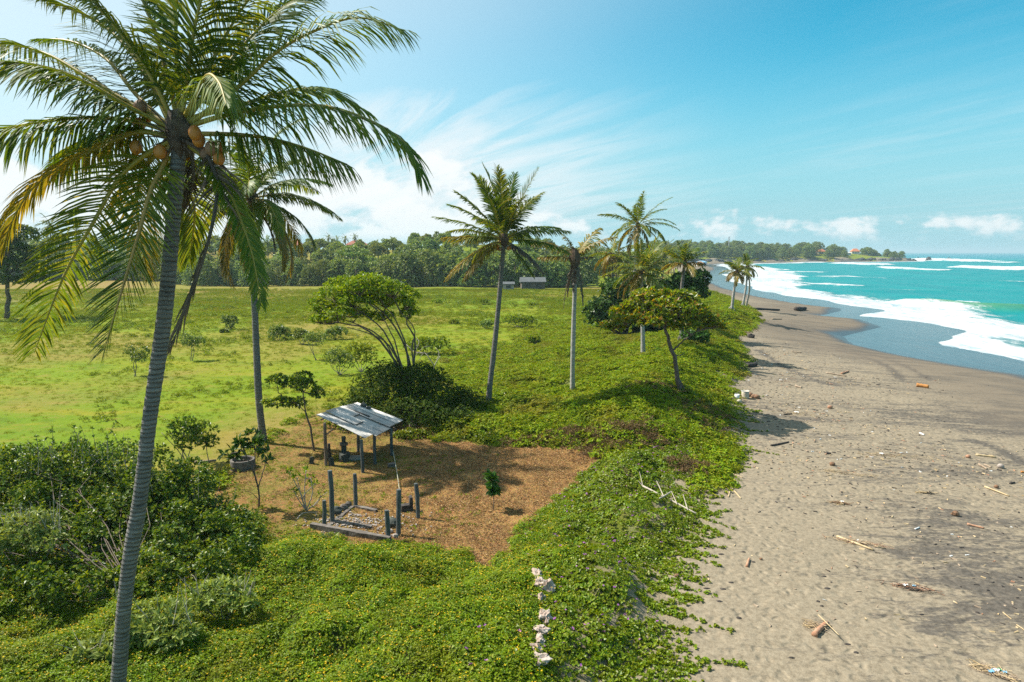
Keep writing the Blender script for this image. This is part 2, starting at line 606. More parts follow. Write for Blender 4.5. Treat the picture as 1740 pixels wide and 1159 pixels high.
# ---- field turf
m_field, t = new_mat('turf')
P = geo_pos(t)
big = t.noise(P, 0.045, 4, 0.6, 0.4)
P2 = t.vm('MULTIPLY', P, (0.35, 1.0, 1.0))
mid = t.noise(P2, 0.30, 5, 0.62, 0.6)
sml = t.noise(P, 2.2, 5, 0.65)
fin = t.noise(P, 14.0, 3, 0.7)
c = t.ramp(big, [(0.30, (0.086, 0.172, 0.004)), (0.46, (0.132, 0.200, 0.005)), (0.58, (0.165, 0.200, 0.007)), (0.72, (0.105, 0.178, 0.005))])
c = t.mix(t.ss(mid, 0.50, 0.68), c, (0.200, 0.200, 0.012))
c = t.mix(t.m('MULTIPLY', t.ss(mid, 0.47, 0.30), 0.75), c, (0.075, 0.135, 0.006))
mot = t.noise(t.vm('MULTIPLY', P, (0.6, 1.0, 1.0)), 0.85, 6, 0.7, 0.5)
c = t.mix(t.m('MULTIPLY', t.ss(mot, 0.52, 0.66), 0.6), c, (0.22, 0.175, 0.035))
c = t.mix(t.m('MULTIPLY', t.ss(mot, 0.47, 0.34), 0.65), c, (0.070, 0.120, 0.005))
c = t.mix(t.m('MULTIPLY', t.ss(sml, 0.56, 0.74), 0.55), c, (0.245, 0.185, 0.035))
c = t.mix(t.m('MULTIPLY', t.ss(sml, 0.44, 0.26), 0.6), c, (0.052, 0.098, 0.008))
dry = t.m('MULTIPLY', attr(t, 'dry'), t.ss(t.m('ADD', t.m('MULTIPLY', mid, 0.6), t.m('MULTIPLY', sml, 0.5)), 0.38, 0.62, 0.45, 1.0))
c = t.mix(dry, c, t.ramp(sml, [(0.3, (0.19, 0.115, 0.030)), (0.7, (0.27, 0.185, 0.070))]))
c = t.mix(attr(t, 'path'), c, t.mix(sml, (0.19, 0.155, 0.105), (0.29, 0.24, 0.165)))
soil = t.ramp(fin, [(0.3, (0.030, 0.034, 0.010)), (0.7, (0.085, 0.075, 0.030))])
c = t.mix(attr(t, 'soil'), c, soil)
c = t.mix(t.m('MULTIPLY', t.ss(fin, 0.35, 0.7), 0.35), c, t.mix(0.5, c, (0.20, 0.18, 0.03)))
hb = t.m('ADD', t.m('MULTIPLY', fin, 0.5), sml)
bp = t.n('ShaderNodeBump', None, Strength=0.8, Distance=0.10, Height=hb)
finish(m_field, t, t.n('ShaderNodeBsdfPrincipled', None, Base_Color=c, Roughness=0.9, Normal=bp, **{'Specular_IOR_Level': 0.08}))

# ---- mulch of the clearing: dry leaf litter and coir with green coming through on its inland side
m_mulch, t = new_mat('leaf_litter')
P = geo_pos(t)
f1 = t.noise(P, 26.0, 5, 0.75)
f2 = t.noise(P, 5.0, 4, 0.6)
f3 = t.noise(P, 0.7, 4, 0.6, 0.4)
vor = t.n('ShaderNodeTexVoronoi', {'feature': 'F1'}, Vector=P, Scale=22.0, Randomness=1.0)
c = t.ramp(f1, [(0.25, (0.085, 0.042, 0.014)), (0.45, (0.310, 0.170, 0.056)), (0.60, (0.420, 0.250, 0.092)), (0.80, (0.56, 0.40, 0.20))])
c = t.mix(t.m('MULTIPLY', t.ss(f3, 0.62, 0.40), 0.35), c, (0.10, 0.052, 0.020))
c = t.mix(0.25, c, vor.outputs['Color'], 'SOFT_LIGHT')
g = t.m('MULTIPLY', attr(t, 'green'), t.ss(t.m('ADD', t.m('MULTIPLY', f2, 0.5), t.m('MULTIPLY', f3, 0.5)), 0.40, 0.58))
c = t.mix(t.m('MULTIPLY', g, 0.85), c, t.ramp(f1, [(0.3, (0.070, 0.095, 0.012)), (0.7, (0.200, 0.180, 0.035))]))
bp = t.n('ShaderNodeBump', None, Strength=1.0, Distance=0.05, Height=t.m('ADD', f1, t.m('MULTIPLY', f2, 0.6)))
finish(m_mulch, t, t.n('ShaderNodeBsdfPrincipled', None, Base_Color=c, Roughness=0.95, Normal=bp, **{'Specular_IOR_Level': 0.08}))

# ---- sand: pale where dry, with darker mottling and patches, smooth and dark where the sea wets it
m_sand, t = new_mat('volcanic_sand')
P = geo_pos(t)
Pr = t.n('ShaderNodeMapping', None, Vector=P, Rotation=(0, 0, R(24)), Scale=(0.32, 1.15, 1.0)).outputs[0]
s1 = t.noise(Pr, 0.42, 6, 0.66, 0.9)
s2 = t.noise(Pr, 2.1, 6, 0.68, 0.5)
s3 = t.noise(t.vm('MULTIPLY', Pr, (1.6, 1.0, 1.0)), 6.5, 5, 0.72, 0.4)
g1 = t.noise(P, 60.0, 2, 0.7)
g2 = t.noise(P, 7.0, 5, 0.7)
c = t.ramp(t.m('ADD', t.m('MULTIPLY', g2, 0.6), t.m('MULTIPLY', t.noise(P, 22.0, 4, 0.75), 0.4)), [(0.34, (0.145, 0.117, 0.080)), (0.5, (0.240, 0.198, 0.138)), (0.68, (0.325, 0.272, 0.194))])
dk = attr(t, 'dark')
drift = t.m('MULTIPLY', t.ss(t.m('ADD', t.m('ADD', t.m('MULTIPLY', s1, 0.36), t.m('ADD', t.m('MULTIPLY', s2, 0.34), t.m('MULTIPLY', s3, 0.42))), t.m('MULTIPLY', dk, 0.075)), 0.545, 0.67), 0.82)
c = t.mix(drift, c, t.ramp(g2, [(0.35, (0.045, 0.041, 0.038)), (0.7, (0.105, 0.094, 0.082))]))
c = t.mix(t.m('MULTIPLY', t.ss(g1, 0.56, 0.75), 0.35), c, (0.06, 0.052, 0.045))
damp = attr(t, 'damp')
c = t.mix(t.m('MULTIPLY', damp, 0.75), c, t.mix(t.ss(s1, 0.4, 0.62), (0.150, 0.120, 0.088), (0.110, 0.092, 0.072)))
wet = attr(t, 'wet')
c = t.mix(wet, c, (0.055, 0.047, 0.042))
rg = t.m('SUBTRACT', 0.92, t.m('MULTIPLY', wet, 0.62))
foot = t.n('ShaderNodeTexVoronoi', {'feature': 'SMOOTH_F1'}, Vector=t.vm('ADD', P, t.vm('MULTIPLY', t.n('ShaderNodeTexNoise', None, Scale=1.2, Vector=P).outputs['Color'], (0.7, 0.7, 0))), Scale=3.0, Smoothness=0.6)
dim = t.m('MULTIPLY', t.ss(foot.outputs['Distance'], 0.05, 0.5), 0.8)
hh = t.m('ADD', t.m('ADD', dim, t.m('MULTIPLY', g2, 0.45)), t.m('MULTIPLY', t.noise(P, 1.8, 4, 0.6), 0.6))
bp = t.n('ShaderNodeBump', None, Strength=t.m('MULTIPLY', t.m('SUBTRACT', 1.0, t.m('MAXIMUM', wet, t.m('MULTIPLY', damp, 0.85))), 0.6), Distance=0.09, Height=hh)
finish(m_sand, t, t.n('ShaderNodeBsdfPrincipled', None, Base_Color=c, Roughness=rg, Normal=bp, **{'Specular_IOR_Level': t.m('ADD', 0.1, t.m('MULTIPLY', wet, 0.4))}))

# ---- sea
m_sea, t = new_mat('sea_water')
P = geo_pos(t)
off = attr(t, 'off')
fo = attr(t, 'foam')
Ps = t.n('ShaderNodeMapping', None, Vector=P, Rotation=(0, 0, R(12)), Scale=(1.0, 0.35, 1.0)).outputs[0]
n1 = t.noise(Ps, 0.16, 6, 0.62, 0.8)
n2 = t.noise(Ps, 0.8, 7, 0.7, 1.2)
n3 = t.noise(Ps, 0.035, 4, 0.6, 0.5)
far = t.ss(off, 60.0, 700.0)
c = t.mix(far, t.ramp(n3, [(0.3, (0.002, 0.160, 0.165)), (0.7, (0.003, 0.205, 0.195))]), t.ramp(n3, [(0.3, (0.002, 0.150, 0.195)), (0.7, (0.003, 0.185, 0.225))]))
c = t.mix(attr(t, 'swell'), c, (0.060, 0.205, 0.085))
c = t.mix(t.m('MULTIPLY', t.ss(n1, 0.54, 0.74), 0.5), c, (0.006, 0.115, 0.145))
thin = t.ss(off, 22.0, 8.0)
c = t.mix(thin, c, (0.050, 0.062, 0.070))
foam = t.ss(t.m('ADD', fo, t.m('MULTIPLY', t.m('SUBTRACT', t.m('ADD', t.m('MULTIPLY', n1, 0.55), t.m('MULTIPLY', n2, 0.45)), 0.5), t.m('ADD', 0.85, t.m('MULTIPLY', fo, 0.55)))), 0.42, 0.66)
c = t.mix(foam, c, t.mix(t.ss(t.m('ADD', t.m('MULTIPLY', n2, 0.6), t.m('MULTIPLY', n1, 0.4)), 0.36, 0.56), (0.20, 0.29, 0.33), (0.50, 0.52, 0.52)))
rg = t.m('ADD', t.m('SUBTRACT', 0.30, t.m('MULTIPLY', thin, 0.16)), t.m('MULTIPLY', foam, 0.5))
bp = t.n('ShaderNodeBump', None, Strength=t.m('SUBTRACT', 0.55, t.m('MULTIPLY', thin, 0.42)), Distance=0.35, Height=t.m('ADD', t.m('MULTIPLY', foam, 0.9), t.m('ADD', n2, t.m('MULTIPLY', n1, 1.3))))
sp = t.n('ShaderNodeBsdfPrincipled', None, Base_Color=c, Roughness=rg, Normal=bp)
sp.inputs['IOR'].default_value = 1.33
t.put(sp.inputs['Specular IOR Level'], t.m('ADD', 0.22, t.m('MULTIPLY', thin, 0.28)))
finish(m_sea, t, sp)


# ---------------------------------------------------------------- ground: field, clearing and beach, one continuous sheet cut along their borders
ys = np.concatenate((np.linspace(-8, 11, 26, endpoint=False), np.geomspace(11, 112, 270, endpoint=False), np.geomspace(112, 2800, 84)))
us = np.concatenate((np.linspace(-2.4, -0.95, 16, endpoint=False), np.linspace(-0.95, 0.95, 350, endpoint=False), np.linspace(0.95, 2.4, 16)))
GY = np.repeat(ys[:, None], len(us), 1)
GX = us[None, :] * (GY + 12.0)
GX = GX + (vnoise(GX * 3.1, GY * 3.3, 77) - 0.5) * 0.06
GZ = height(GX, GY)
dv, dw = zones(GX, GY)
clr = inpoly(GX, GY, CLEAR) + (fbm(GX, GY, 1.2, 3, 14) - 0.5) * 0.9
edge = dv + (fbm(GX, GY, 1.4, 3, 15) - 0.5) * 1.2 * sstep(GY, 5, 14)
nr, nc = GY.shape
idx = np.arange(nr * nc).reshape(nr, nc)
quad = np.stack((idx[:-1, :-1], idx[:-1, 1:], idx[1:, 1:], idx[1:, :-1]), -1).reshape(-1, 4)


def seg_dist(x, y, a, b):
    ex, ey = b[0] - a[0], b[1] - a[1]
    t = ((x - a[0]) * ex + (y - a[1]) * ey) / (ex * ex + ey * ey)
    d = ((x - a[0]) * ey - (y - a[1]) * ex) / math.hypot(ex, ey)
    return d, t


def fmean(a):
    return a.ravel()[quad].mean(1)


f_beach = fmean(edge) <= 0
f_clear = (~f_beach) & (fmean(clr) > 0)
f_field = ~(f_beach | f_clear)
cp = inpoly(GX, GY, CARPET)
soil = np.clip(sstep(cp, -0.4, 0.8) * sstep(dv, 1.0, 3.0) + sstep(dv, 9.0, 4.0) * sstep(GY, 18, 24) * sstep(GY, 110, 80) * 0.0, 0, 1)
dryn = fbm(GX, GY, 22.0, 4, 41)
dry = np.clip(sstep(GY, 128, 150) * 0.35 * sstep(dryn, 0.46, 0.62) + sstep(-clr, 7.0, 0.5) * 0.75 * sstep(dv, 9, 14) * sstep(GY, 44, 36) + 0.75 * np.exp(-((GY - 153 + 0.05 * GX) / 4.5) ** 2) * sstep(-GX, 30, 45)
              + 0.9 * np.exp(-((GY - 140) / 3.5) ** 2) * sstep(GX, 4, 12) + sstep(dryn, 0.57, 0.70) * 0.55 * sstep(GY, 30, 45) + sstep(-GX, 40, 55) * sstep(GY, 128, 138) * 0.6, 0, 1)
pathw = np.exp(-((GY - 122 - 0.03 * (GX + 90)) / 3.0) ** 2) * sstep(-GX, 62, 72) * 0.9 * sstep(fbm(GX, GY, 6, 3, 8), 0.3, 0.5)
path2 = np.exp(-(inpoly(GX, GY, np.array([flat(*p)[:2] for p in ((880, 690), (960, 668), (980, 672), (900, 700))])) / 0.8) ** 2) * 0.5 * sstep(fbm(GX, GY, 2, 3, 8), 0.45, 0.6)
pathw = np.clip(pathw + path2 + sstep(dv + (fbm(GX, GY, 1.3, 3, 17) - 0.5) * 1.5, 2.6, 1.2) * sstep(GY, 70, 50), 0, 1)
green = sstep(flat(720, 820)[0] - GX + (fbm(GX, GY, 3.0, 3, 33) - 0.5) * 3.0, -1.0, 4.5)
damp = sstep(dw, 17.0, 8.0) * sstep(GY, 16, 36)
wet = sstep(dw + (fbm(GX, GY, 6, 3, 51) - 0.5) * 3.0, 3.2, 0.6)
dark = np.zeros_like(GX)  # darker spots and lines laid out over the sand
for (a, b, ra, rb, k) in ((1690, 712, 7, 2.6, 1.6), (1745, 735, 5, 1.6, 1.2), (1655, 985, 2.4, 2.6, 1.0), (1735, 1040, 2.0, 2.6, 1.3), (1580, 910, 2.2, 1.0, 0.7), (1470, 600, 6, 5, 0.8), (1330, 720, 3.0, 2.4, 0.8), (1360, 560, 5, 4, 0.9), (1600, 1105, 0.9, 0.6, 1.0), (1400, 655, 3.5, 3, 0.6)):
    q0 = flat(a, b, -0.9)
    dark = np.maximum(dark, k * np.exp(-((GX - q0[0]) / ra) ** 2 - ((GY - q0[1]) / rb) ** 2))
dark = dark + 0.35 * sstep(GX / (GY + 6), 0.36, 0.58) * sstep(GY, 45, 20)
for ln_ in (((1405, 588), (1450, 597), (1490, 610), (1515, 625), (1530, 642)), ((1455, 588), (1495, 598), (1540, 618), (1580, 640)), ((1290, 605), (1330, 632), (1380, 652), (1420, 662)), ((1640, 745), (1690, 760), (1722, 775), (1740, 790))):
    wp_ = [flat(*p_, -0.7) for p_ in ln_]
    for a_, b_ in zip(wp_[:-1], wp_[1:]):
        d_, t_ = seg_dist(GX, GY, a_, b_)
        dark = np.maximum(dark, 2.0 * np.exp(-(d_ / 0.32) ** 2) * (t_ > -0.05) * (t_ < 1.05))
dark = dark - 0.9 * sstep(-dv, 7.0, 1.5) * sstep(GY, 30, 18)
VERT = np.stack((GX, GY, GZ), -1).reshape(-1, 3)


def cut(name, sel, mat, attrs, label):
    q = quad[sel]
    used = np.unique(q)
    remap = np.full(len(VERT), -1)
    remap[used] = np.arange(len(used))
    o = MB().add(VERT[used], remap[q]).obj(name, mat, smooth=True)
    for k, a in attrs.items():
        at_ = o.data.attributes.new(k, 'FLOAT', 'POINT')
        at_.data.foreach_set('value', np.clip(a, -2, 2).ravel()[used].astype(np.float32))
    tag(o, label=label, kind='structure')
    return o


cut('field', f_field, m_field, {'dry': dry, 'soil': soil, 'path': pathw}, 'green and straw coloured grass field with sandy dune edge')
cut('clearing_ground', f_clear, m_mulch, {'green': green}, 'brown leaf litter ground of the clearing round the shelter')
cut('beach', f_beach, m_sand, {'damp': damp, 'wet': wet, 'dark': dark}, 'grey brown volcanic sand beach with darker patches')

# ---------------------------------------------------------------- sea surface, swells, breakers and foam
ys = np.concatenate((np.linspace(-30, 44, 20, endpoint=False), np.geomspace(44, 950, 430, endpoint=False), np.geomspace(950, 26000, 60)))
ws = np.linspace(0, 1, 190)
xw = np.interp(ys, WAT[:, 1], WAT[:, 0])
SY = np.repeat(ys[:, None], len(ws), 1)
xmin, xmax = xw - 9.0, np.maximum(1.25 * ys + 70, xw + 60)
SX = xmin[:, None] + (xmax - xmin)[:, None] * (ws[None, :] ** 1.7)
so = -sdist(SX, np.minimum(SY, 2900), WAT)
so = np.where(SY > 2900, SX - 414, so)
lf = fbm(SX, SY, 14, 3, 61)
lf2 = fbm(SX * 1.0, SY * 0.45, 5, 4, 62)
inner = 7.5 + 5.0 * (lf - 0.5) + 1.5 * np.sin(SY / 11.0)
outer = 27.0 + 10.0 * (fbm(SX, SY, 30, 3, 63) - 0.5) + 18 * sstep(SY, 180, 320) * sstep(SY, 700, 480)
foam = sstep(so, inner - 0.6, inner + 1.0) * sstep(so, outer + 12, outer - 8) * (0.92 - 0.42 * sstep(so, outer - 18, outer) + 0.45 * (lf2 - 0.5))
foam = np.maximum(foam, np.exp(-((so - 4.5 - 5 * (lf - 0.5)) / 1.1) ** 2) * 0.30 * sstep(SY, 50, 60) * sstep(SY, 110, 90))
foam = np.maximum(foam, 0.42 * sstep(so, outer, outer + 4) * sstep(so, outer + 22, outer + 6) * sstep(lf2, 0.46, 0.62))
headfoam = sstep(so, -1, 1) * sstep(so, 16, 7) * sstep(SY, 560, 620) * 0.8
foam = np.maximum(foam, headfoam)
zz = np.full_like(SX, SEA)
zz += sstep(so, 12, 60) * (0.16 * np.sin((SX * 0.95 + SY * 0.12) / 3.1 + 3 * lf) + 0.22 * np.sin((SX * 0.9 - SY * 0.3) / 6.7 + 5 * lf))
swell = np.zeros_like(SX)


def seg_dist(x, y, a, b):
    ex, ey = b[0] - a[0], b[1] - a[1]
    t = ((x - a[0]) * ex + (y - a[1]) * ey) / (ex * ex + ey * ey)
    d = ((x - a[0]) * ey - (y - a[1]) * ex) / math.hypot(ex, ey)
    return d, t


# (start, end in the photograph, half width m, height m, foam)
BREAK = [((1630, 456), (1800, 462), 13, 2.3, 1.25), ((1500, 455.5), (1548, 458.5), 9, 1.3, 1.1), ((1536, 458.5), (1615, 460.5), 9, 1.2, 1.0), ((1416, 449.5), (1510, 452), 12, 2.2, 1.2),
         ((1560, 442.5), (1690, 447), 22, 3.2, 1.25), ((1688, 447), (1730, 447.5), 14, 1.3, 1.0), ((1180, 448), (1430, 446.5), 10, 0.8, 1.0), ((1376, 470), (1520, 473), 5, 0.35, 0.62), ((1480, 492), (1620, 496), 4, 0.3, 0.5),
         ((1290, 461), (1420, 465), 6, 0.4, 0.6), ((1520, 514), (1780, 532), 4.5, 1.15, 0.30), ((1618, 515.5), (1668, 519), 1.6, 0.5, 0.85), ((1350, 480), (1480, 489), 4, 0.35, 0.62), ((1690, 480), (1790, 483), 5, 0.4, 0.45)]
for a, b, wd, h, fm in BREAK:
    pa, pb = flat(*a, SEA), flat(*b, SEA)
    d, tt = seg_dist(SX, SY, pa, pb)
    d = d + (fbm(SX, SY, 20, 3, 71) - 0.5) * wd * 1.1
    fade = sstep(tt, -0.02, 0.12) * sstep(tt, 1.02, 0.85)
    prof = np.exp(-(d / wd) ** 2) * fade
    zz += prof * h
    if fm < 0.35:
        swell = np.maximum(swell, prof)
        foam = np.maximum(foam, prof * fm)
    else:
        foam = np.maximum(foam, np.minimum(prof * fm * 1.15, 1.1))
        trail = np.exp(-np.abs(d) / (wd * 2.0)) * fade * 0.38 * np.minimum(fm, 1)
        foam = np.maximum(foam, trail)
zz = np.where(so < 12, SEA + (0.03 + 0.02 * lf) * sstep(so, -6, 4), zz)
zz += 0.16 * np.sin(so / 1.9 + 7 * lf + 3 * lf2) * sstep(so, 10, 15) * sstep(so, 46, 34)
zz += foam * 0.12 * sstep(so, 8, 14) * (0.5 + lf2)
nr, nc = SX.shape
idx = np.arange(nr * nc).reshape(nr, nc)
q = np.stack((idx[:-1, :-1], idx[:-1, 1:], idx[1:, 1:], idx[1:, :-1]), -1).reshape(-1, 4)
sea = MB().add(np.stack((SX, SY, zz), -1).reshape(-1, 3), q).obj('sea', m_sea, smooth=True)
for k, a in {'off': so, 'foam': foam, 'swell': np.clip(swell, 0, 1)}.items():
    at_ = sea.data.attributes.new(k, 'FLOAT', 'POINT')
    at_.data.foreach_set('value', a.ravel().astype(np.float32))
tag(sea, label='turquoise sea with breaking waves and white foam along the beach', kind='structure')

# ---------------------------------------------------------------- ground cover (uncountable: one object for each kind)
def template(name, mb, mats, smooth=False):
    """a mesh that only the ground cover draws from"""
    return bpy.data.objects.new(name, mb.mesh(name, mats, smooth))


def scatter(name, pts, rot, scl, temps, label):
    me = bpy.data.meshes.new(name)
    n = len(pts)
    me.vertices.add(n)
    me.vertices.foreach_set('co', np.asarray(pts, np.float32).ravel())
    for k, typ, val in (('rot', 'FLOAT_VECTOR', rot), ('scl', 'FLOAT', scl), ('idx', 'INT', rng.integers(0, len(temps), n))):
        a = me.attributes.new(k, typ, 'POINT')
        a.data.foreach_set('vector' if typ == 'FLOAT_VECTOR' else 'value', np.asarray(val, np.int32 if typ == 'INT' else np.float32).ravel())
    o = bpy.data.objects.new(name, me)
    COL.objects.link(o)
    ng = bpy.data.node_groups.new(name, 'GeometryNodeTree')
    ng.interface.new_socket('Geometry', in_out='INPUT', socket_type='NodeSocketGeometry')
    ng.interface.new_socket('Geometry', in_out='OUTPUT', socket_type='NodeSocketGeometry')
    g = NT(ng)
    gi, go = g.n('NodeGroupInput'), g.n('NodeGroupOutput')
    jn = g.n('GeometryNodeJoinGeometry')
    for tp in temps:
        oi = g.n('GeometryNodeObjectInfo')
        oi.inputs['Object'].default_value = tp
        gti = g.n('GeometryNodeGeometryToInstance')
        ng.links.new(oi.outputs['Geometry'], gti.inputs[0])
        ng.links.new(gti.outputs[0], jn.inputs[0])
    na = {}
    for k, typ in (('rot', 'FLOAT_VECTOR'), ('scl', 'FLOAT'), ('idx', 'INT')):
        nd = g.n('GeometryNodeInputNamedAttribute', {'data_type': typ})
        nd.inputs['Name'].default_value = k
        na[k] = nd.outputs['Attribute']
    er = g.n('FunctionNodeEulerToRotation')
    ng.links.new(na['rot'], er.inputs[0])
    ip = g.n('GeometryNodeInstanceOnPoints')
    ip.inputs['Pick Instance'].default_value = True
    ng.links.new(gi.outputs[0], ip.inputs['Points'])
    ng.links.new(jn.outputs[0], ip.inputs['Instance'])
    ng.links.new(na['idx'], ip.inputs['Instance Index'])
    ng.links.new(er.outputs[0], ip.inputs['Rotation'])
    ng.links.new(na['scl'], ip.inputs['Scale'])
    ng.links.new(ip.outputs[0], go.inputs[0])
    md = o.modifiers.new('scatter', 'NODES')
    md.node_group = ng
    tag(o, label, 'ground cover', kind='stuff')
    return o


def spots(n, x0, x1, y0, y1, keep, power=1.0):
    """random places on the ground for which keep(x, y) > random"""
    x = rng.uniform(x0, x1, n)
    y = y0 + (y1 - y0) * rng.random(n) ** power
    k = keep(x, y) > rng.random(n)
    x, y = x[k], y[k]
    return np.stack((x, y, height(x, y)), -1)


def rots(n, tilt=0.2):
    return np.stack((rng.normal(0, tilt, n), rng.normal(0, tilt, n), rng.uniform(0, 6.283, n)), -1)


L_CARPET = leaf_mat('carpet_leaf', [(0.080, 0.155, 0.002), (0.160, 0.245, 0.002), (0.225, 0.300, 0.003), (0.290, 0.325, 0.005)], 0.34, 0.5, None, 0.25, (0.55, (0.20, 0.20, 0.006), 0.5))
L_VINE = leaf_mat('vine_leaf', [(0.085, 0.150, 0.004), (0.150, 0.225, 0.005), (0.205, 0.275, 0.008), (0.28, 0.295, 0.015)], 0.34, 0.42, None, 0.3, (0.6, (0.19, 0.22, 0.01), 0.5))
L_GRASS = leaf_mat('grass_blade', [(0.095, 0.165, 0.004), (0.160, 0.230, 0.005), (0.215, 0.260, 0.008), (0.29, 0.265, 0.040)], 0.34, 0.6, None, 0.12, (0.12, (0.25, 0.22, 0.03), 0.6))
L_DUNE = leaf_mat('dune_leaf', [(0.105, 0.185, 0.002), (0.185, 0.270, 0.003), (0.240, 0.310, 0.004), (0.31, 0.30, 0.012)], 0.34, 0.55, None, 0.15, (0.22, (0.22, 0.17, 0.03), 0.7))
L_DRYG = leaf_mat('dry_stem', [(0.10, 0.055, 0.02), (0.21, 0.13, 0.05), (0.30, 0.20, 0.09)], 0.15, 0.7, (1.2, 1, 0.7))
M_YELLOW = leaf_mat('yellow_petal', [(0.72, 0.46, 0.004), (0.80, 0.55, 0.01)], 0.3, 0.5, (1, 1, 0.5))
M_PINK = leaf_mat('pink_petal', [(0.45, 0.12, 0.42), (0.62, 0.28, 0.55), (0.30, 0.06, 0.45)], 0.3, 0.5, (1, 0.7, 1))
L_CHIP = leaf_mat('litter_scrap', [(0.09, 0.045, 0.016), (0.24, 0.125, 0.040), (0.36, 0.205, 0.075), (0.54, 0.37, 0.19)], 0.05, 0.8, (1, 1, 1))


def clump(nl, rad, hgt, L, W, mats, flowers=0, fl=0.02, fi=1, up=1.1, spread=(58, 95)):
    mb = MB()
    r = rad * np.sqrt(rng.random(nl))
    a = rng.uniform(0, 6.283, nl)
    c_ = np.stack((r * np.cos(a), r * np.sin(a), hgt * (1 - (r / rad) ** 2) * rng.uniform(0.35, 1.0, nl)), -1)
    o_ = unit(np.stack((np.cos(a) * r / rad * 0.8, np.sin(a) * r / rad * 0.8, np.full(nl, up)), -1) + rng.normal(0, 0.15, (nl, 3)))
    mb.rosettes(c_, o_, 3, L, W, spread)
    if flowers:
        r = rad * 0.9 * np.sqrt(rng.random(flowers))
        a = rng.uniform(0, 6.283, flowers)
        c_ = np.stack((r * np.cos(a), r * np.sin(a), hgt * (1 - (r / rad) ** 2) + 0.02 + L * 0.5), -1)
        mb.rosettes(c_, np.tile((0, 0, 1.0), (flowers, 1)), 5, fl, fl * 0.8, (60, 80), fi, 0.1)
    return mb


def blades(nb, rad, L, W, lean=0.5):
    mb = MB()
    a = rng.uniform(0, 6.283, nb)
    r = rad * np.sqrt(rng.random(nb))
    c_ = np.stack((r * np.cos(a), r * np.sin(a), np.full(nb, -0.02)), -1)
    d_ = np.stack((rng.normal(0, lean, nb), rng.normal(0, lean, nb), np.ones(nb)), -1)
    mb.leaves(c_, d_, rng.normal(size=(nb, 3)), L * rng.uniform(0.5, 1.2, nb), W, 0.1, 0, 0.3)
    return mb


# yellow-flowered carpet
temps = [template('carpet_clump', clump(62, 0.26, 0.15, 0.044, 0.028, [L_CARPET], 2 if i < 3 else 0, 0.021), [L_CARPET, M_YELLOW]) for i in range(5)]


def keep_carpet(x, y):
    cpv = inpoly(x, y, CARPET)
    dv_ = sdist(x, y, VEG)
    right = sstep(x - (flat(880, 1159)[0] + (y - 12.5) * 0.13), -0.6, 1.2)
    return sstep(cpv + (fbm(x, y, 0.8, 3, 72) - 0.45) * 1.5, -0.35, 0.35) * (1 - right) * sstep(dv_, 0.3, 1.0)


p = spots(42000, -24, 8, 5.5, 33, keep_carpet)
scatter('wedelia_carpet', p, rots(len(p), 0.22), rng.uniform(0.75, 1.35, len(p)), temps, 'low green carpet dotted with small yellow flowers in the foreground')

# beach morning glory with pink flowers on the seaward side, running out over the sand
temps = [template('vine_clump', clump(30, 0.27, 0.09, 0.068, 0.064, [L_VINE], 1 if i < 2 else 0, 0.042, 1, 0.9), [L_VINE, M_PINK]) for i in range(6)]
VINES = []
for i in range(150):                       # runners
    j = rng.uniform(1.0, 9.0)
    k_ = int(j)
    a_, b_ = VEG[k_ + 1] if k_ + 1 < 15 else VEG[14], VEG[k_ + 2]
    s0 = a_ + (b_ - a_) * (j - k_)
    yy = s0[1]
    if yy > 60:
        continue
    dirn = unit(np.array((1.0, -0.3 + rng.normal(0, 0.45))))
    ln = min(rng.gamma(1.6, 0.36), 1.9)
    tt = np.arange(-1.2, ln, 0.075)
    x_ = s0[0] + dirn[0] * tt + 0.12 * np.sin(tt * 2.3 + i)
    y_ = yy + dirn[1] * tt + 0.12 * np.cos(tt * 1.9 + 2 * i)
    VINES.append(np.stack((x_, y_), -1))


def keep_glory(x, y):
    cpv = inpoly(x, y, CARPET)
    dv_ = sdist(x, y, VEG) + (fbm(x, y, 1.1, 3, 55) - 0.5) * 2.4 - 0.55
    right = sstep(x - (flat(880, 1159)[0] + (y - 12.5) * 0.13), -1.6, 0.6)
    gap = sstep(fbm(x, y, 0.9, 3, 57), 0.36, 0.46)
    return sstep(dv_, -0.2, 1.3) * right * (0.55 + 0.45 * gap) * (cpv > -0.3)


p = spots(17000, -4, 14, 6, 36, keep_glory)
q2 = np.concatenate(VINES)
q2 = np.concatenate([q2 + rng.normal(0, 0.05, q2.shape)])
pv = np.stack((q2[:, 0], q2[:, 1], height(q2[:, 0], q2[:, 1]) + 0.005), -1)
scatter('beach_vine', p, rots(len(p), 0.2), rng.uniform(0.7, 1.3, len(p)), temps, 'round-leaved beach vine with pink flowers spreading to the sand')
rt = [template('runner_leaf', clump(3, 0.05, 0.05, 0.075, 0.07, [L_VINE], 0, 0, 1, 0.9), [L_VINE]) for i in range(4)]
scatter('vine_runner', pv, rots(len(pv), 0.25), rng.uniform(0.6, 1.2, len(pv)), rt, 'thin leafy vine runners reaching out over the bare sand')

# dune scrub along the bank above the beach
temps = [template('dune_clump', clump(40, 0.42, 0.22, 0.115, 0.065, [L_DUNE], 0, 0, 1, 1.1), [L_DUNE]) for i in range(5)] + \
        [template('dune_tuft', blades(60, 0.35, 0.32, 0.026, 0.8), [L_GRASS]) for i in range(1)]


def keep_dune(x, y):
    dv_ = sdist(x, y, VEG) + (fbm(x, y, 2.2, 3, 66) - 0.5) * 3.0
    inner_ = sstep(dv_, 26, 11) * (1 - 0.5 * sstep(y, 70, 110))
    return sstep(dv_, 0.0, 1.2) * inner_ * (inpoly(x, y, CLEAR) < -0.2) * (inpoly(x, y, CARPET) < 0.2)


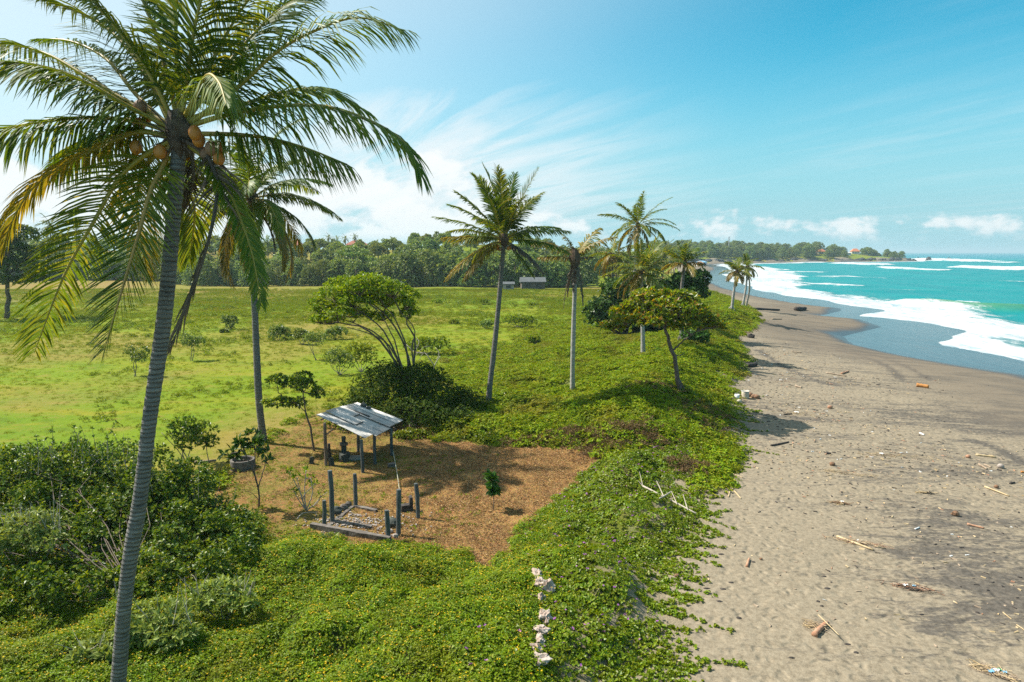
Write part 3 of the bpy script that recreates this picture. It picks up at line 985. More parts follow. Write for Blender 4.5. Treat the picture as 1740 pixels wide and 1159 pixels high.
p = spots(60000, -12, 50, 24, 150, keep_dune, 1.25)
sc_ = rng.uniform(0.7, 1.35, len(p)) * (1 + 0.6 * sstep(p[:, 1], 50, 120))
scatter('dune_scrub', p, rots(len(p), 0.2), sc_, temps, 'bright green creeper and grass covering the dune bank')

# dried-out patches on the bank
temps = [template('dry_clump', clump(26, 0.34, 0.24, 0.11, 0.03, [L_DRYG], 0, 0, 1, 0.8, (10, 70)), [L_DRYG]) for i in range(3)]
pp = []
for (a, b, n_, sx, sy) in ((1095, 742, 60, 0.6, 0.5), (1192, 702, 70, 0.9, 0.8), (1180, 722, 40, 0.7, 0.5), (1175, 795, 40, 0.5, 0.4), (1040, 735, 60, 0.9, 0.4), (985, 738, 40, 0.8, 0.3), (1110, 660, 60, 1.2, 0.8), (1205, 540, 90, 2.2, 3.0), (900, 752, 30, 0.9, 0.2), (1020, 765, 40, 0.6, 0.3)):
    q0 = G(a, b)
    pp.append(np.stack((rng.normal(q0[0], sx, n_), rng.normal(q0[1], sy, n_)), -1))
pp = np.concatenate(pp)
p = np.stack((pp[:, 0], pp[:, 1], height(pp[:, 0], pp[:, 1]) + 0.05), -1)
scatter('dry_scrub', p, rots(len(p), 0.3), rng.uniform(0.6, 1.2, len(p)), temps, 'brown dried scrub patches on the green dune bank')

# meadow grass
temps = [template('grass_tuft', blades(26, 0.22, 0.17, 0.018, 0.55), [L_GRASS]) for i in range(4)]


def keep_field(x, y):
    dv_ = sdist(x, y, VEG)
    f_ = fbm(x, y, 9.0, 4, 88)
    return sstep(dv_, 9, 13) * (inpoly(x, y, CLEAR) < -0.2) * (inpoly(x, y, CARPET) < 0) * (np.abs(x) < 0.86 * (y + 4)) * (0.30 + 0.70 * sstep(f_, 0.42, 0.62))


p = spots(110000, -125, 34, 24, 166, keep_field, 1.0)
sc_ = rng.uniform(0.5, 1.25, len(p)) * (0.75 + 1.3 * sstep(p[:, 1], 40, 130))
scatter('meadow_grass', p, rots(len(p), 0.15), sc_, temps, 'rough grass tufts scattered over the open field')

# weeds in the field
temps = [template('weed_clump', clump(30, 0.34, 0.26, 0.13, 0.05, [L_VINE], 0, 0, 1, 0.7, (25, 80)), [L_VINE]) for i in range(3)]
p = spots(26000, -110, 32, 27, 150, lambda x, y: keep_field(x, y) * sstep(fbm(x, y, 5.0, 4, 99), 0.54, 0.66), 1.1)
scatter('field_weed', p, rots(len(p), 0.15), rng.uniform(0.5, 1.2, len(p)) * (0.8 + 0.6 * sstep(p[:, 1], 40, 120)), temps, 'patches of leafy green weeds in the open field')

# scraps of leaf and coir in the clearing
mbs = []
for i in range(4):
    mb = MB()
    n_ = 34
    a = rng.uniform(0, 6.283, n_)
    r = 0.3 * np.sqrt(rng.random(n_))
    c_ = np.stack((r * np.cos(a), r * np.sin(a), rng.uniform(0.0, 0.035, n_)), -1)
    d_ = np.stack((rng.normal(size=n_), rng.normal(size=n_), rng.normal(0, 0.2, n_)), -1)
    mb.leaves(c_, d_, np.tile((0, 0, 1.0), (n_, 1)) + rng.normal(0, 0.3, (n_, 3)), rng.uniform(0.03, 0.11, n_), rng.uniform(0.008, 0.022, n_), 0.3)
    mbs.append(template('litter_patch', mb, [L_CHIP]))
p = spots(12000, -16, 6, 17, 36, lambda x, y: sstep(inpoly(x, y, CLEAR), -0.3, 0.3) * (0.35 + 0.65 * sstep(x, flat(560, 850)[0], flat(760, 850)[0])))
scatter('leaf_litter', p, rots(len(p), 0.05), rng.uniform(0.7, 1.3, len(p)), mbs, 'dry brown leaf scraps strewn over the clearing')
temps = [template('low_sprout', clump(7, 0.16, 0.05, 0.06, 0.035, [L_GRASS], 0, 0, 1, 0.9), [L_GRASS]) for i in range(3)]
p = spots(5200, -19, 4, 19, 38, lambda x, y: sstep(inpoly(x, y, CLEAR), -0.8, 0.2) * sstep(x, flat(900, 850)[0], flat(560, 850)[0]) * sstep(fbm(x, y, 1.6, 3, 44), 0.42, 0.56))
scatter('clearing_sprout', p, rots(len(p), 0.1), rng.uniform(0.6, 1.2, len(p)), temps, 'sparse green weeds sprouting on the inland half of the clearing')

# ---------------------------------------------------------------- coconut palms
F_GREEN = leaf_mat('frond_green', [(0.045, 0.092, 0.010), (0.078, 0.135, 0.012), (0.120, 0.172, 0.014), (0.185, 0.200, 0.018)], 0.38, 0.5, (1.7, 1.4, 0.35), 0.28)
F_LIGHT = leaf_mat('frond_light', [(0.070, 0.125, 0.014), (0.110, 0.160, 0.016), (0.165, 0.190, 0.022), (0.235, 0.205, 0.03)], 0.38, 0.5, (1.6, 1.35, 0.4), 0.28)
F_YELL = leaf_mat('frond_yellow', [(0.13, 0.135, 0.016), (0.20, 0.170, 0.020), (0.27, 0.190, 0.024), (0.33, 0.23, 0.05)], 0.38, 0.45, (1.4, 1.15, 0.4))
F_DRY = leaf_mat('frond_dry', [(0.060, 0.042, 0.028), (0.115, 0.080, 0.050), (0.19, 0.13, 0.08)], 0.15, 0.7, (1.1, 1, 0.8))
M_RACHIS = rough_mat('frond_stalk', [(0.26, 0.20, 0.020), (0.38, 0.26, 0.030)], 2.0, 0.5, 0.1)
M_RACHISO = rough_mat('frond_stalk_orange', [(0.30, 0.17, 0.03), (0.42, 0.24, 0.05)], 2.0, 0.5, 0.1)
M_RACHISD = rough_mat('frond_stalk_dry', [(0.055, 0.042, 0.032), (0.13, 0.10, 0.07)], 3.0, 0.8, 0.2)
M_COCO = rough_mat('coconut_husk', [(0.27, 0.080, 0.008), (0.40, 0.135, 0.012), (0.48, 0.20, 0.025)], 4.0, 0.45, 0.2)
M_COCOG = rough_mat('coconut_old', [(0.12, 0.06, 0.035), (0.22, 0.11, 0.05), (0.30, 0.17, 0.09)], 6.0, 0.6, 0.3)
M_FIBRE = rough_mat('palm_fibre', [(0.035, 0.024, 0.016), (0.085, 0.055, 0.034), (0.16, 0.11, 0.07)], 9.0, 0.95, 0.6)

m_trunk, t = new_mat('palm_bark')
tcx = t.n('ShaderNodeTexCoord').outputs['Object']
sp_ = t.n('ShaderNodeSeparateXYZ', None, Vector=tcx)
n_a = t.noise(tcx, 3.0, 5, 0.65)
zr = t.m('ADD', sp_.outputs[2], t.m('MULTIPLY', n_a, 0.10))
ringn = t.noise(t.comb(t.m('MULTIPLY', sp_.outputs[0], 1.2), t.m('MULTIPLY', sp_.outputs[1], 1.2), t.m('MULTIPLY', zr, 9.0)), 2.2, 5, 0.7)
blot = t.noise(tcx, 1.1, 5, 0.6)
c = t.ramp(ringn, [(0.28, (0.070, 0.062, 0.054)), (0.45, (0.165, 0.150, 0.132)), (0.62, (0.235, 0.215, 0.190)), (0.8, (0.33, 0.305, 0.27))])
c = t.mix(t.m('MULTIPLY', t.ss(blot, 0.52, 0.70), 0.5), c, (0.085, 0.080, 0.070))
scar = t.m('FRACT', t.m('ADD', t.m('MULTIPLY', zr, 14.0), t.m('MULTIPLY', blot, 2.2)))
scar = t.m('MULTIPLY', t.ss(scar, 0.0, 0.10), t.ss(scar, 0.42, 0.16))
c = t.mix(t.m('MULTIPLY', t.m('MULTIPLY', scar, t.ss(n_a, 0.3, 0.6)), 0.5), c, (0.028, 0.024, 0.021))
bp = t.n('ShaderNodeBump', None, Strength=0.9, Distance=0.04, Height=t.m('SUBTRACT', ringn, t.m('MULTIPLY', scar, 0.7)))
M_TRUNK = finish(m_trunk, t, t.n('ShaderNodeBsdfPrincipled', None, Base_Color=c, Roughness=0.9, Normal=bp))
M_PALE = rough_mat('palm_bark_pale', [(0.19, 0.175, 0.155), (0.32, 0.30, 0.27), (0.42, 0.40, 0.37)], 2.0, 0.9, 0.4, (1, 1, 3.5))


def frond_geo(mb, path, nleaf, Lmax, W, grav=1.3, sweep=(62, 24), r0=0.035, start=0.15, twist=0.0, side_g=(1, 1), rmi=0, lmi=1, ragged=0.12, rsides=5, segs=3, lmb=None):
    lmb = lmb or mb
    path = np.asarray(path, float)
    K = len(path)
    seg = np.linalg.norm(np.diff(path, axis=0), axis=1)
    cum_ = np.concatenate(([0], np.cumsum(seg)))
    cum_ /= cum_[-1]
    rad = r0 * (1 - cum_) ** 0.8 + 0.004
    rad[0] *= 1.5
    mb.tube(path, rad, rsides, rmi, cap=False)
    for s in (-1, 1):
        tt = np.linspace(start, 0.992, nleaf) + rng.normal(0, 0.3 / nleaf, nleaf)
        tt = np.clip(tt, start, 0.995)
        keep = rng.random(nleaf) > ragged * 0.5
        tt = tt[keep]
        n = len(tt)
        pos = np.stack([np.interp(tt, cum_, path[:, k]) for k in range(3)], -1)
        T = unit(np.stack([np.interp(tt, cum_, np.gradient(path[:, k], cum_)) for k in range(3)], -1))
        side = np.cross(T, UP)
        bad = np.linalg.norm(side, axis=1) < 0.25
        ref = unit(np.cross(path[-1] - path[0], UP) + 1e-6)
        side = np.where(bad[:, None], ref, side)
        side = unit(side)
        upv = np.cross(side, T)
        tw = twist
        side = side * math.cos(tw) + upv * math.sin(tw)
        upv = np.cross(side, T)
        prof = np.clip(1.02 - ((tt - 0.42) / 0.66) ** 2, 0.12, 1) ** 0.75
        L = Lmax * prof * rng.uniform(1 - ragged, 1 + ragged * 0.5, n)
        al = np.radians(sweep[0] + (sweep[1] - sweep[0]) * tt + rng.normal(0, 5, n))[:, None]
        d0 = s * side * np.sin(al) + T * np.cos(al) + upv * 0.22 + rng.normal(0, 0.05, (n, 3))
        g = grav * side_g[0 if s < 0 else 1] * rng.uniform(0.7, 1.35, n)
        p_ = pos
        rows = []
        wd = W * (0.55 + 0.45 * prof)
        wp = [0.55, 1.0, 0.8, 0.0] if segs == 3 else [0.6, 0.9, 0.0]
        d = unit(d0)
        for k in range(segs + 1):
            wdir = unit(T - (T * d).sum(1, keepdims=True) * d + upv * 0.25 * s)
            rows.append((p_, wdir, wd * wp[k]))
            if k < segs:
                d = unit(d0 + np.array((0, 0, -1.0)) * (g * ((k + 0.5) / segs) ** 0.9)[:, None])
                p_ = p_ + d * (L / segs)[:, None]
        vv = []
        for k, (a, wv, ww) in enumerate(rows):
            if k < segs:
                vv += [a - wv * ww[:, None] * 0.5, a + wv * ww[:, None] * 0.5]
            else:
                vv += [a]
        nv = len(vv)
        V = np.stack(vv, 1).reshape(-1, 3)
        k0 = np.arange(n)[:, None] * nv
        q_ = np.concatenate([k0 + np.array((2 * k, 2 * k + 1, 2 * k + 3, 2 * k + 2)) for k in range(segs - 1)])
        t_ = k0 + np.array((2 * segs - 2, 2 * segs - 1, 2 * segs))
        lmb.add(V, q_, t_, lmi)


def arc(az_, e0, length, droop, n=14, side=0.0):
    """frond midrib from the crown: starts at elevation e0, bends down by droop degrees"""
    p_ = np.zeros(3)
    out = [p_.copy()]
    for k in range(n - 1):
        s_ = (k + 0.5) / (n - 1)
        e = R(e0 - droop * s_ ** 1.25)
        a = R(az_ + side * s_)
        p_ = p_ + np.array((math.cos(a) * math.cos(e), math.sin(a) * math.cos(e), math.sin(e))) * length / (n - 1)
        out.append(p_.copy())
    return np.array(out)


def trunk_geo(path, r_base, r_top, rings, sides, flare=0.35, step=0.07):
    path = spline(path, rings)
    s_ = np.linspace(0, 1, rings)
    rad = r_base + (r_top - r_base) * s_ + flare * r_base * np.exp(-s_ / 0.035)
    rad = rad * (1 + step * ((np.arange(rings) % 3) / 2.0 - 0.5)) * (1 + 0.03 * np.sin(s_ * 19))
    mb = MB()
    mb.tube(path, rad, sides)
    return mb


def coconuts(root, crown, spots_, mat, r=0.09):
    for i, d in enumerate(spots_):
        mb = MB().blob((0, 0, 0), (r, r * 0.95, r * 1.2), 12, 9, 0.06, i)
        mb.obj('coconut', mat[i % len(mat)], root, True, np.asarray(crown) + np.asarray(d), True)


def palm(name, label, base, crown, trunk_mid, r_base, r_top, fronds, nleaf, Lleaf, Wleaf, group=None, rings=60, sides=10, trunk_mat=None, coco=(), split=False, fibre=0.22, roots=0, r0=0.032, segs=3, dead=()):
    """fronds: list of (midrib path relative to crown or absolute, material, gravity, stalk material)"""
    base, crown = np.asarray(base, float), np.asarray(crown, float)
    root = tag(empty(name, base), label, 'palm tree', group)
    low = base - np.array((0, 0, 0.25))
    pts = [low] + [np.asarray(p, float) for p in trunk_mid] + [crown + np.array((0, 0, -0.12))]
    trunk_geo(pts, r_base, r_top, rings, sides).obj('trunk', trunk_mat or M_TRUNK, root, True, base)
    mb = MB()
    mb.blob((0, 0, 0.05), (fibre, fibre, fibre * 1.7), 12, 9, 0.35, 3)
    for k in range(26):
        a = rng.uniform(0, 6.283)
        e = rng.uniform(-0.3, 1.1)
        d = np.array((math.cos(a) * math.cos(e), math.sin(a) * math.cos(e), math.sin(e)))
        mb.tube([d * fibre * 0.5, d * fibre * rng.uniform(1.2, 2.4) + np.array((0, 0, -0.05))], [0.012, 0.004], 4, cap=False)
    mb.obj('fibre_sheath', M_FIBRE, root, False, crown, True)
    for fr in fronds:
        path, fm, grav, sm = fr[:4]
        kw = fr[4] if len(fr) > 4 else {}
        lk = kw.get('L', 1.0)
        args = dict(nleaf=int(nleaf * kw.get('n', 1.0)), Lmax=Lleaf * lk, W=Wleaf * kw.get('W', 1.0), grav=grav, r0=r0, start=kw.get('start', 0.15), twist=kw.get('twist', rng.normal(0, 0.25)), ragged=kw.get('ragged', 0.14), segs=segs, sweep=kw.get('sweep', (62, 24)), side_g=kw.get('side_g', (1, 1)))
        if split:
            a, b = MB(), MB()
            frond_geo(a, path, lmb=b, lmi=0, **args)
            fo_ = a.obj('frond', sm, root, True, crown, True)
            ob = b.mesh('leaflet_row', fm)
            lo = bpy.data.objects.new('leaflet_row', ob)
            COL.objects.link(lo)
            lo.parent = fo_
            lo['kind'] = 'stuff'
        else:
            a = MB()
            frond_geo(a, path, **args)
            a.obj('frond', [sm, fm], root, False, crown, True)
    if len(coco):
        coconuts(root, crown, coco, [M_COCO, M_COCO, M_COCOG])
    if roots:
        for k in range(roots):
            an = k * 6.283 / roots + rng.uniform(-0.3, 0.3)
            ln = rng.uniform(0.5, 0.95)
            e_ = base + np.array((math.cos(an) * ln, math.sin(an) * ln, 0))
            e_[2] = ground_z(e_[0], e_[1]) - 0.05
            mb = MB().tube(bez(base + np.array((0, 0, 0.75)), base + np.array((math.cos(an) * 0.25, math.sin(an) * 0.25, 0.55)), e_, 6), np.linspace(0.055, 0.035, 6), 5)
            mb.obj('prop_root', trunk_mat or M_TRUNK, root, True, base)
    return root


def gen_fronds(n, length, e_rng, droop, mats, seed, grav=(0.7, 1.6), lens=(0.85, 1.1), az0=0.0, wind=None, skip=()):
    r_ = random.Random(seed)
    out = []
    for i in range(n):
        f_ = i / max(n - 1, 1)
        az_ = az0 + i * 137.5 + r_.uniform(-12, 12)
        e0 = e_rng[1] + (e_rng[0] - e_rng[1]) * f_ ** 0.85 + r_.uniform(-7, 7)
        dr = droop[0] + (droop[1] - droop[0]) * f_ + r_.uniform(-12, 12)
        if wind:
            dd = math.cos(R(az_ - wind[0]))
            dr -= wind[1] * dd
            e0 += wind[1] * 0.3 * dd
        p_ = arc(az_, e0, length * r_.uniform(*lens), dr, side=r_.uniform(-16, 16))
        m_ = mats[min(int(f_ * len(mats)), len(mats) - 1)]
        out.append((p_, m_, grav[0] + (grav[1] - grav[0]) * f_, M_RACHISD if m_ is F_DRY else (M_RACHISO if m_ is F_YELL else M_RACHIS)))
    return out


# ---- the big palm in the left foreground: its fronds one by one
D0 = 10.4
CR = at(304, 232, D0)


def hero(pts, dyt, mat=F_GREEN, grav=1.5, stalk=M_RACHIS, **kw):
    n = len(pts)
    w_ = [at(px, py, D0 + dyt * (i / (n - 1)) ** 1.1) - CR for i, (px, py) in enumerate(pts)]
    return (spline([np.zeros(3) + 0.25 * w_[0]] + w_, 26), mat, grav, stalk, kw)


HF = [
    hero([(330, 205), (402, 150), (470, 88), (540, 50), (610, 30), (688, 52)], -0.4, F_GREEN, 1.5),
    hero([(330, 200), (400, 182), (470, 160), (545, 152), (622, 188)], 1.2, F_GREEN, 1.2, L=0.9),
    hero([(330, 212), (400, 192), (480, 180), (560, 182), (640, 210), (690, 246), (716, 300)], -0.7, F_GREEN, 1.9),
    hero([(330, 228), (400, 229), (460, 236), (520, 252), (590, 279)], -0.9, F_GREEN, 2.3),
    hero([(292, 205), (268, 150), (225, 82), (165, 10), (110, -50)], -0.6, F_GREEN, 1.2),
    hero([(286, 205), (255, 140), (205, 70), (150, 28), (60, -6)], 1.2, F_GREEN, 0.9),
    hero([(286, 212), (215, 172), (140, 126), (80, 92), (10, 74), (-60, 82)], 0.9, F_GREEN, 1.5),
    hero([(286, 216), (220, 182), (130, 132), (50, 108), (-40, 104)], -0.7, F_GREEN, 1.7),
    hero([(284, 222), (220, 204), (140, 200), (60, 208), (-20, 232), (-90, 280)], -0.5, F_GREEN, 2.2),
    hero([(286, 232), (236, 224), (180, 244), (110, 278), (58, 316), (22, 372), (0, 436)], -0.3, F_YELL, 1.2, M_RACHIS, L=0.85, sweep=(72, 40)),
    hero([(286, 230), (240, 222), (196, 232), (140, 256), (84, 300)], 0.9, F_GREEN, 1.6, L=0.9),
    hero([(288, 240), (240, 268), (200, 306), (160, 376), (108, 470), (58, 600)], 0.1, F_LIGHT, 0.7, M_RACHIS, L=0.95, sweep=(85, 48)),
    hero([(290, 245), (276, 285), (256, 325), (236, 398), (212, 478), (176, 600)], -1.1, F_GREEN, 0.30, M_RACHISO, L=0.92, sweep=(70, 42), twist=0.15),
    hero([(318, 245), (350, 272), (384, 318), (408, 372), (430, 440), (444, 520)], -0.6, F_LIGHT, 0.9, M_RACHIS, L=0.46, side_g=(1.4, 0.8), sweep=(66, 36)),
    hero([(326, 240), (352, 262), (368, 312), (362, 375), (336, 470), (292, 588)], -0.8, F_DRY, 1.2, M_RACHISD, L=0.62, n=0.55, ragged=0.5),
    hero([(318, 246), (328, 275), (326, 320), (316, 352)], 0.6, F_DRY, 1.6, M_RACHISD, L=0.4, n=0.4, ragged=0.6),
    hero([(304, 190), (300, 110), (298, 20), (296, -70), (300, -150)], 0.4, F_GREEN, 0.7, twist=0.9),
    hero([(310, 190), (320, 120), (332, 40), (352, -30), (386, -90)], -0.5, F_GREEN, 0.9, twist=0.6),
    hero([(318, 195), (348, 130), (378, 70), (416, 8), (470, -50)], 0.3, F_LIGHT, 0.9, twist=0.4),
    hero([(322, 198), (370, 130), (420, 70), (470, 20), (530, -16)], 1.3, F_GREEN, 1.2),
    hero([(298, 190), (282, 120), (255, 30), (215, -50), (160, -110)], 0.5, F_GREEN, 0.9, twist=-0.5),
    hero([(314, 200), (330, 168), (352, 128), (372, 140), (384, 176)], -2.1, F_LIGHT, 3.2, M_RACHIS, L=0.9, start=0.3),
    hero([(294, 240), (300, 290), (330, 350), (322, 440)], 1.6, F_LIGHT, 1.0, M_RACHIS, L=0.9),
    hero([(292, 240), (250, 280), (232, 330), (238, 400), (252, 470)], 1.5, F_YELL, 1.2, M_RACHIS, L=0.85),
    hero([(286, 214), (230, 160), (180, 100), (120, 70), (60, 66)], 1.8, F_GREEN, 1.3, L=0.9),
]
tp = [at(x, y, D0) for (x, y) in ((201, 1159), (211, 1030), (224, 930), (237, 855), (256, 700), (279, 540), (292, 400))]
hb = tp[0] + (tp[0] - tp[1]) * 1.5
hb = np.array((hb[0], D0, ground_z(hb[0], D0)))
COC = [at(px, py, D0 + dd) - CR for px, py, dd in ((231, 250, -0.1), (272, 258, -0.25), (286, 246, 0.2), (331, 226, -0.5), (338, 238, -0.3), (359, 252, -0.35), (373, 252, -0.1), (372, 268, -0.3), (238, 182, 0.0), (236, 212, 0.2), (320, 262, 0.3), (350, 262, -0.1), (250, 196, 0.35))]
hero_palm = palm('coconut_palm', 'tall coconut palm with orange coconuts filling the left foreground', hb, CR, tp, 0.116, 0.104, HF, 94, 1.0, 0.033, rings=210, sides=18, coco=COC, split=True, fibre=0.2, r0=0.038)
# woody flower stalks and spathes under the crown
for (pts, rr) in (([(300, 240), (262, 232), (240, 236), (232, 262)], 0.012), ([(310, 245), (324, 262), (330, 292), (328, 322)], 0.014), ([(316, 240), (344, 262), (352, 292)], 0.03), ([(300, 232), (268, 196), (246, 176), (238, 168)], 0.016), ([(300, 236), (262, 214), (236, 206)], 0.016), ([(304, 238), (282, 262), (274, 284), (280, 300)], 0.02), ([(310, 238), (350, 258), (364, 292), (358, 330)], 0.022)):
    pth = spline([at(a, b, D0 - 0.15) for a, b in pts], 12)
    MB().tube(pth, np.linspace(rr, rr * 0.3, 12), 6).obj('flower_stalk', M_FIBRE, hero_palm, True, CR)

# ---- palm behind it
b2 = G(449, 752)
c2_ = at(428, 338, b2[1])
fr = gen_fronds(31, 4.2, (-38, 80), (55, 80), [F_GREEN, F_GREEN, F_GREEN, F_LIGHT, F_YELL], 5, (0.8, 2.0))
fr += [(arc(290, -60, 2.6, 25), F_DRY, 1.5, M_RACHISD, {'L': 0.5, 'n': 0.5, 'ragged': 0.5}), (arc(20, -55, 2.4, 30), F_DRY, 1.5, M_RACHISD, {'L': 0.5, 'n': 0.5, 'ragged': 0.5})]
tp = [at(x, y, b2[1]) for x, y in ((446, 735), (440, 680), (436, 600), (431, 480), (427, 400))]
palm('coconut_palm', 'coconut palm whose base stands in the grass beside the tin-roofed shelter', b2, c2_, tp, 0.185, 0.125, fr, 66, 0.95, 0.068, rings=110, sides=12, split=True, coco=[(0.3, -0.25, -0.25), (-0.28, -0.2, -0.3), (0.05, -0.36, -0.3), (-0.2, 0.3, -0.2), (0.38, 0.05, -0.35)], fibre=0.26)

# ---- the palm in the middle, wind-blown
b3 = G(829, 686)
c3 = at(856, 408, b3[1])
M3 = [F_LIGHT, F_GREEN, F_LIGHT, F_LIGHT]


def fr3(az_, e0, ln, dr, mat, grav, **kw):
    return (arc(az_, e0, ln * 0.84, dr, side=rng.uniform(-8, 8)), mat, grav, M_RACHISD if mat is F_DRY else (M_RACHISO if mat is F_YELL else M_RACHIS), kw)


fr = [fr3(170, 84, 5.0, 22, F_GREEN, 0.5), fr3(120, 86, 4.9, 18, F_LIGHT, 0.5), fr3(60, 80, 4.6, 20, F_GREEN, 0.5), fr3(260, 78, 4.6, 24, F_LIGHT, 0.6), fr3(10, 68, 5.1, 10, F_GREEN, 0.6, twist=0.5), fr3(200, 74, 4.6, 26, F_LIGHT, 0.6),
      fr3(330, 62, 4.2, 40, F_LIGHT, 1.0), fr3(165, 52, 4.5, 18, F_GREEN, 0.8), fr3(185, 46, 4.2, 30, F_GREEN, 0.8), fr3(40, 58, 4.2, 30, F_GREEN, 0.8), fr3(300, 60, 4.0, 40, F_LIGHT, 1.0), fr3(180, 28, 4.7, 22, F_GREEN, 1.0), fr3(155, 22, 4.2, 30, F_LIGHT, 1.0),
      fr3(2, 22, 4.3, 32, F_GREEN, 1.6), fr3(20, 30, 4.0, 40, F_GREEN, 1.2), fr3(190, 8, 4.0, 14, F_YELL, 1.3), fr3(210, 14, 3.6, 40, F_LIGHT, 1.4), fr3(5, 4, 4.4, 32, F_GREEN, 1.5), fr3(196, -18, 4.6, 34, F_YELL, 1.4), fr3(215, -25, 4.0, 30, F_YELL, 1.6), fr3(340, -25, 3.4, 30, F_DRY, 1.6, L=0.7),
      fr3(95, 60, 4.2, 30, F_GREEN, 0.8), fr3(240, 40, 3.8, 45, F_LIGHT, 1.2), fr3(320, 30, 3.8, 45, F_GREEN, 1.2), fr3(80, 20, 4.0, 40, F_GREEN, 1.2), fr3(130, -5, 3.8, 40, F_LIGHT, 1.4), fr3(345, -40, 3.0, 20, F_LIGHT, 1.5), fr3(225, 70, 4.4, 24, F_GREEN, 0.7), fr3(140, 72, 4.6, 20, F_GREEN, 0.6)]
tp = [at(x, y, b3[1]) for x, y in ((833, 650), (840, 590), (847, 520), (853, 450))]
palm('coconut_palm', 'slender leaning coconut palm with upswept fronds at the centre of the field', b3, c3, tp, 0.165, 0.115, fr, 58, 0.84, 0.066, rings=90, sides=11, split=True, coco=[(-0.3, -0.2, -0.35), (-0.36, -0.1, -0.45), (-0.2, -0.3, -0.5), (0.25, -0.3, -0.45), (0.35, -0.15, -0.4)], fibre=0.26)

# ---- the dying palm right of it
b4 = G(973, 664)
c4 = at(976, 440, b4[1])
fr = [fr3(172, 48, 3.4, 65, F_YELL, 2.0, L=0.65, ragged=0.4), fr3(182, 12, 2.6, 22, F_YELL, 2.0, L=0.6, ragged=0.4), fr3(30, 58, 3.2, 30, F_YELL, 1.2, L=0.7, ragged=0.4), fr3(350, 48, 3.4, 45, F_YELL, 1.6, L=0.6, ragged=0.5), fr3(150, 80, 2.0, 40, F_YELL, 1.2, L=0.5, ragged=0.4),
      fr3(200, -70, 3.6, 16, F_DRY, 1.0, L=0.35, n=0.7, ragged=0.5), fr3(330, -72, 3.4, 14, F_DRY, 1.0, L=0.35, n=0.7, ragged=0.5), fr3(260, -70, 2.4, 14, F_DRY, 1.0, L=0.35, n=0.6, ragged=0.5), fr3(10, -66, 2.4, 20, F_DRY, 1.0, L=0.35, n=0.6, ragged=0.5), fr3(20, 10, 1.6, 10, F_DRY, 1.5, L=0.3, n=0.4), fr3(120, -66, 2.8, 20, F_DRY, 1.0, L=0.35, n=0.6), fr3(60, 40, 2.8, 40, F_LIGHT, 1.3, L=0.6)]
tp = [at(x, y, b4[1]) for x, y in ((973, 620), (975, 540), (977, 480))]
palm('coconut_palm', 'dying coconut palm with few yellowed fronds and dry ones hanging down', b4, c4, tp, 0.15, 0.12, fr, 46, 1.05, 0.075, rings=80, sides=10, trunk_mat=M_PALE, fibre=0.34)
# bare broken flower stalk on top
# ---- the clump of palms at the start of the dune
PAL = [
    # base px, crown px, seed, n, length, elevation range, droop, mats, label, extras
    ((1063, 571), (1084, 384), 21, 24, 4.9, (-30, 78), (40, 80), [F_GREEN, F_GREEN, F_LIGHT, F_YELL], 'tallest of the clustered palms beyond the yellow-green tree, its crown against the sky', {}),
    ((1093, 603), (1090, 462), 22, 26, 3.6, (-35, 80), (40, 75), [F_LIGHT, F_LIGHT, F_GREEN, F_YELL], 'bushy palm with a pale curved trunk directly behind the yellow-green tree', {}),
    ((1160, 579), (1163, 448), 23, 13, 2.7, (-10, 82), (20, 55), [F_GREEN, F_LIGHT, F_YELL], 'short stubby-crowned palm standing on splayed prop roots', {'roots': 8}),
    ((1052, 556), (1040, 432), 24, 22, 3.9, (-45, 78), (45, 80), [F_LIGHT, F_LIGHT, F_YELL, F_YELL], 'yellowing palm left of the tallest palm, above the dark shrub', {}),
    ((1243, 529), (1252, 462), 25, 14, 2.8, (-20, 80), (45, 85), [F_LIGHT, F_LIGHT, F_YELL], 'leaning palm on prop roots, left of the pair at the dune tip', {'roots': 6}),
    ((1261, 523), (1270, 454), 26, 15, 2.9, (-30, 80), (45, 90), [F_GREEN, F_LIGHT, F_YELL], 'double trunked palm at the dune tip nearest the surf', {'roots': 5}),
]
for bp_, cp_, sd, n, ln, er, dr, mt, lb, kx in PAL:
    b_ = G(*bp_)
    c_ = at(*cp_, b_[1])
    k_ = ln * 0.84
    frs = gen_fronds(n, k_, er, dr, mt, sd, (0.7, 1.7), az0=sd * 31)
    bow = np.array((0.25 * math.sin(sd), 0, 0))
    tp = [b_ + (c_ - b_) * f_ + bow * math.sin(f_ * 3.14) for f_ in (0.25, 0.5, 0.75)]
    pr = palm('coconut_palm', lb, b_, c_, tp, 0.2, 0.13, frs, 36, 0.80, 0.10, 'palms clustered at the start of the dune' if sd < 25 else 'palms at the dune tip', rings=40, sides=8, trunk_mat=M_PALE if sd in (21, 22, 25, 26) else M_TRUNK, segs=2, **kx)
    if sd == 26:
        q_ = G(1267, 522)
        MB().tube(spline([q_ - np.array((0, 0, .3)), q_ + (c_ - q_) * 0.5 + np.array((0.5, 0, 0)), c_], 14), np.linspace(0.17, 0.12, 14), 7).obj('trunk', M_PALE, pr, True, b_)
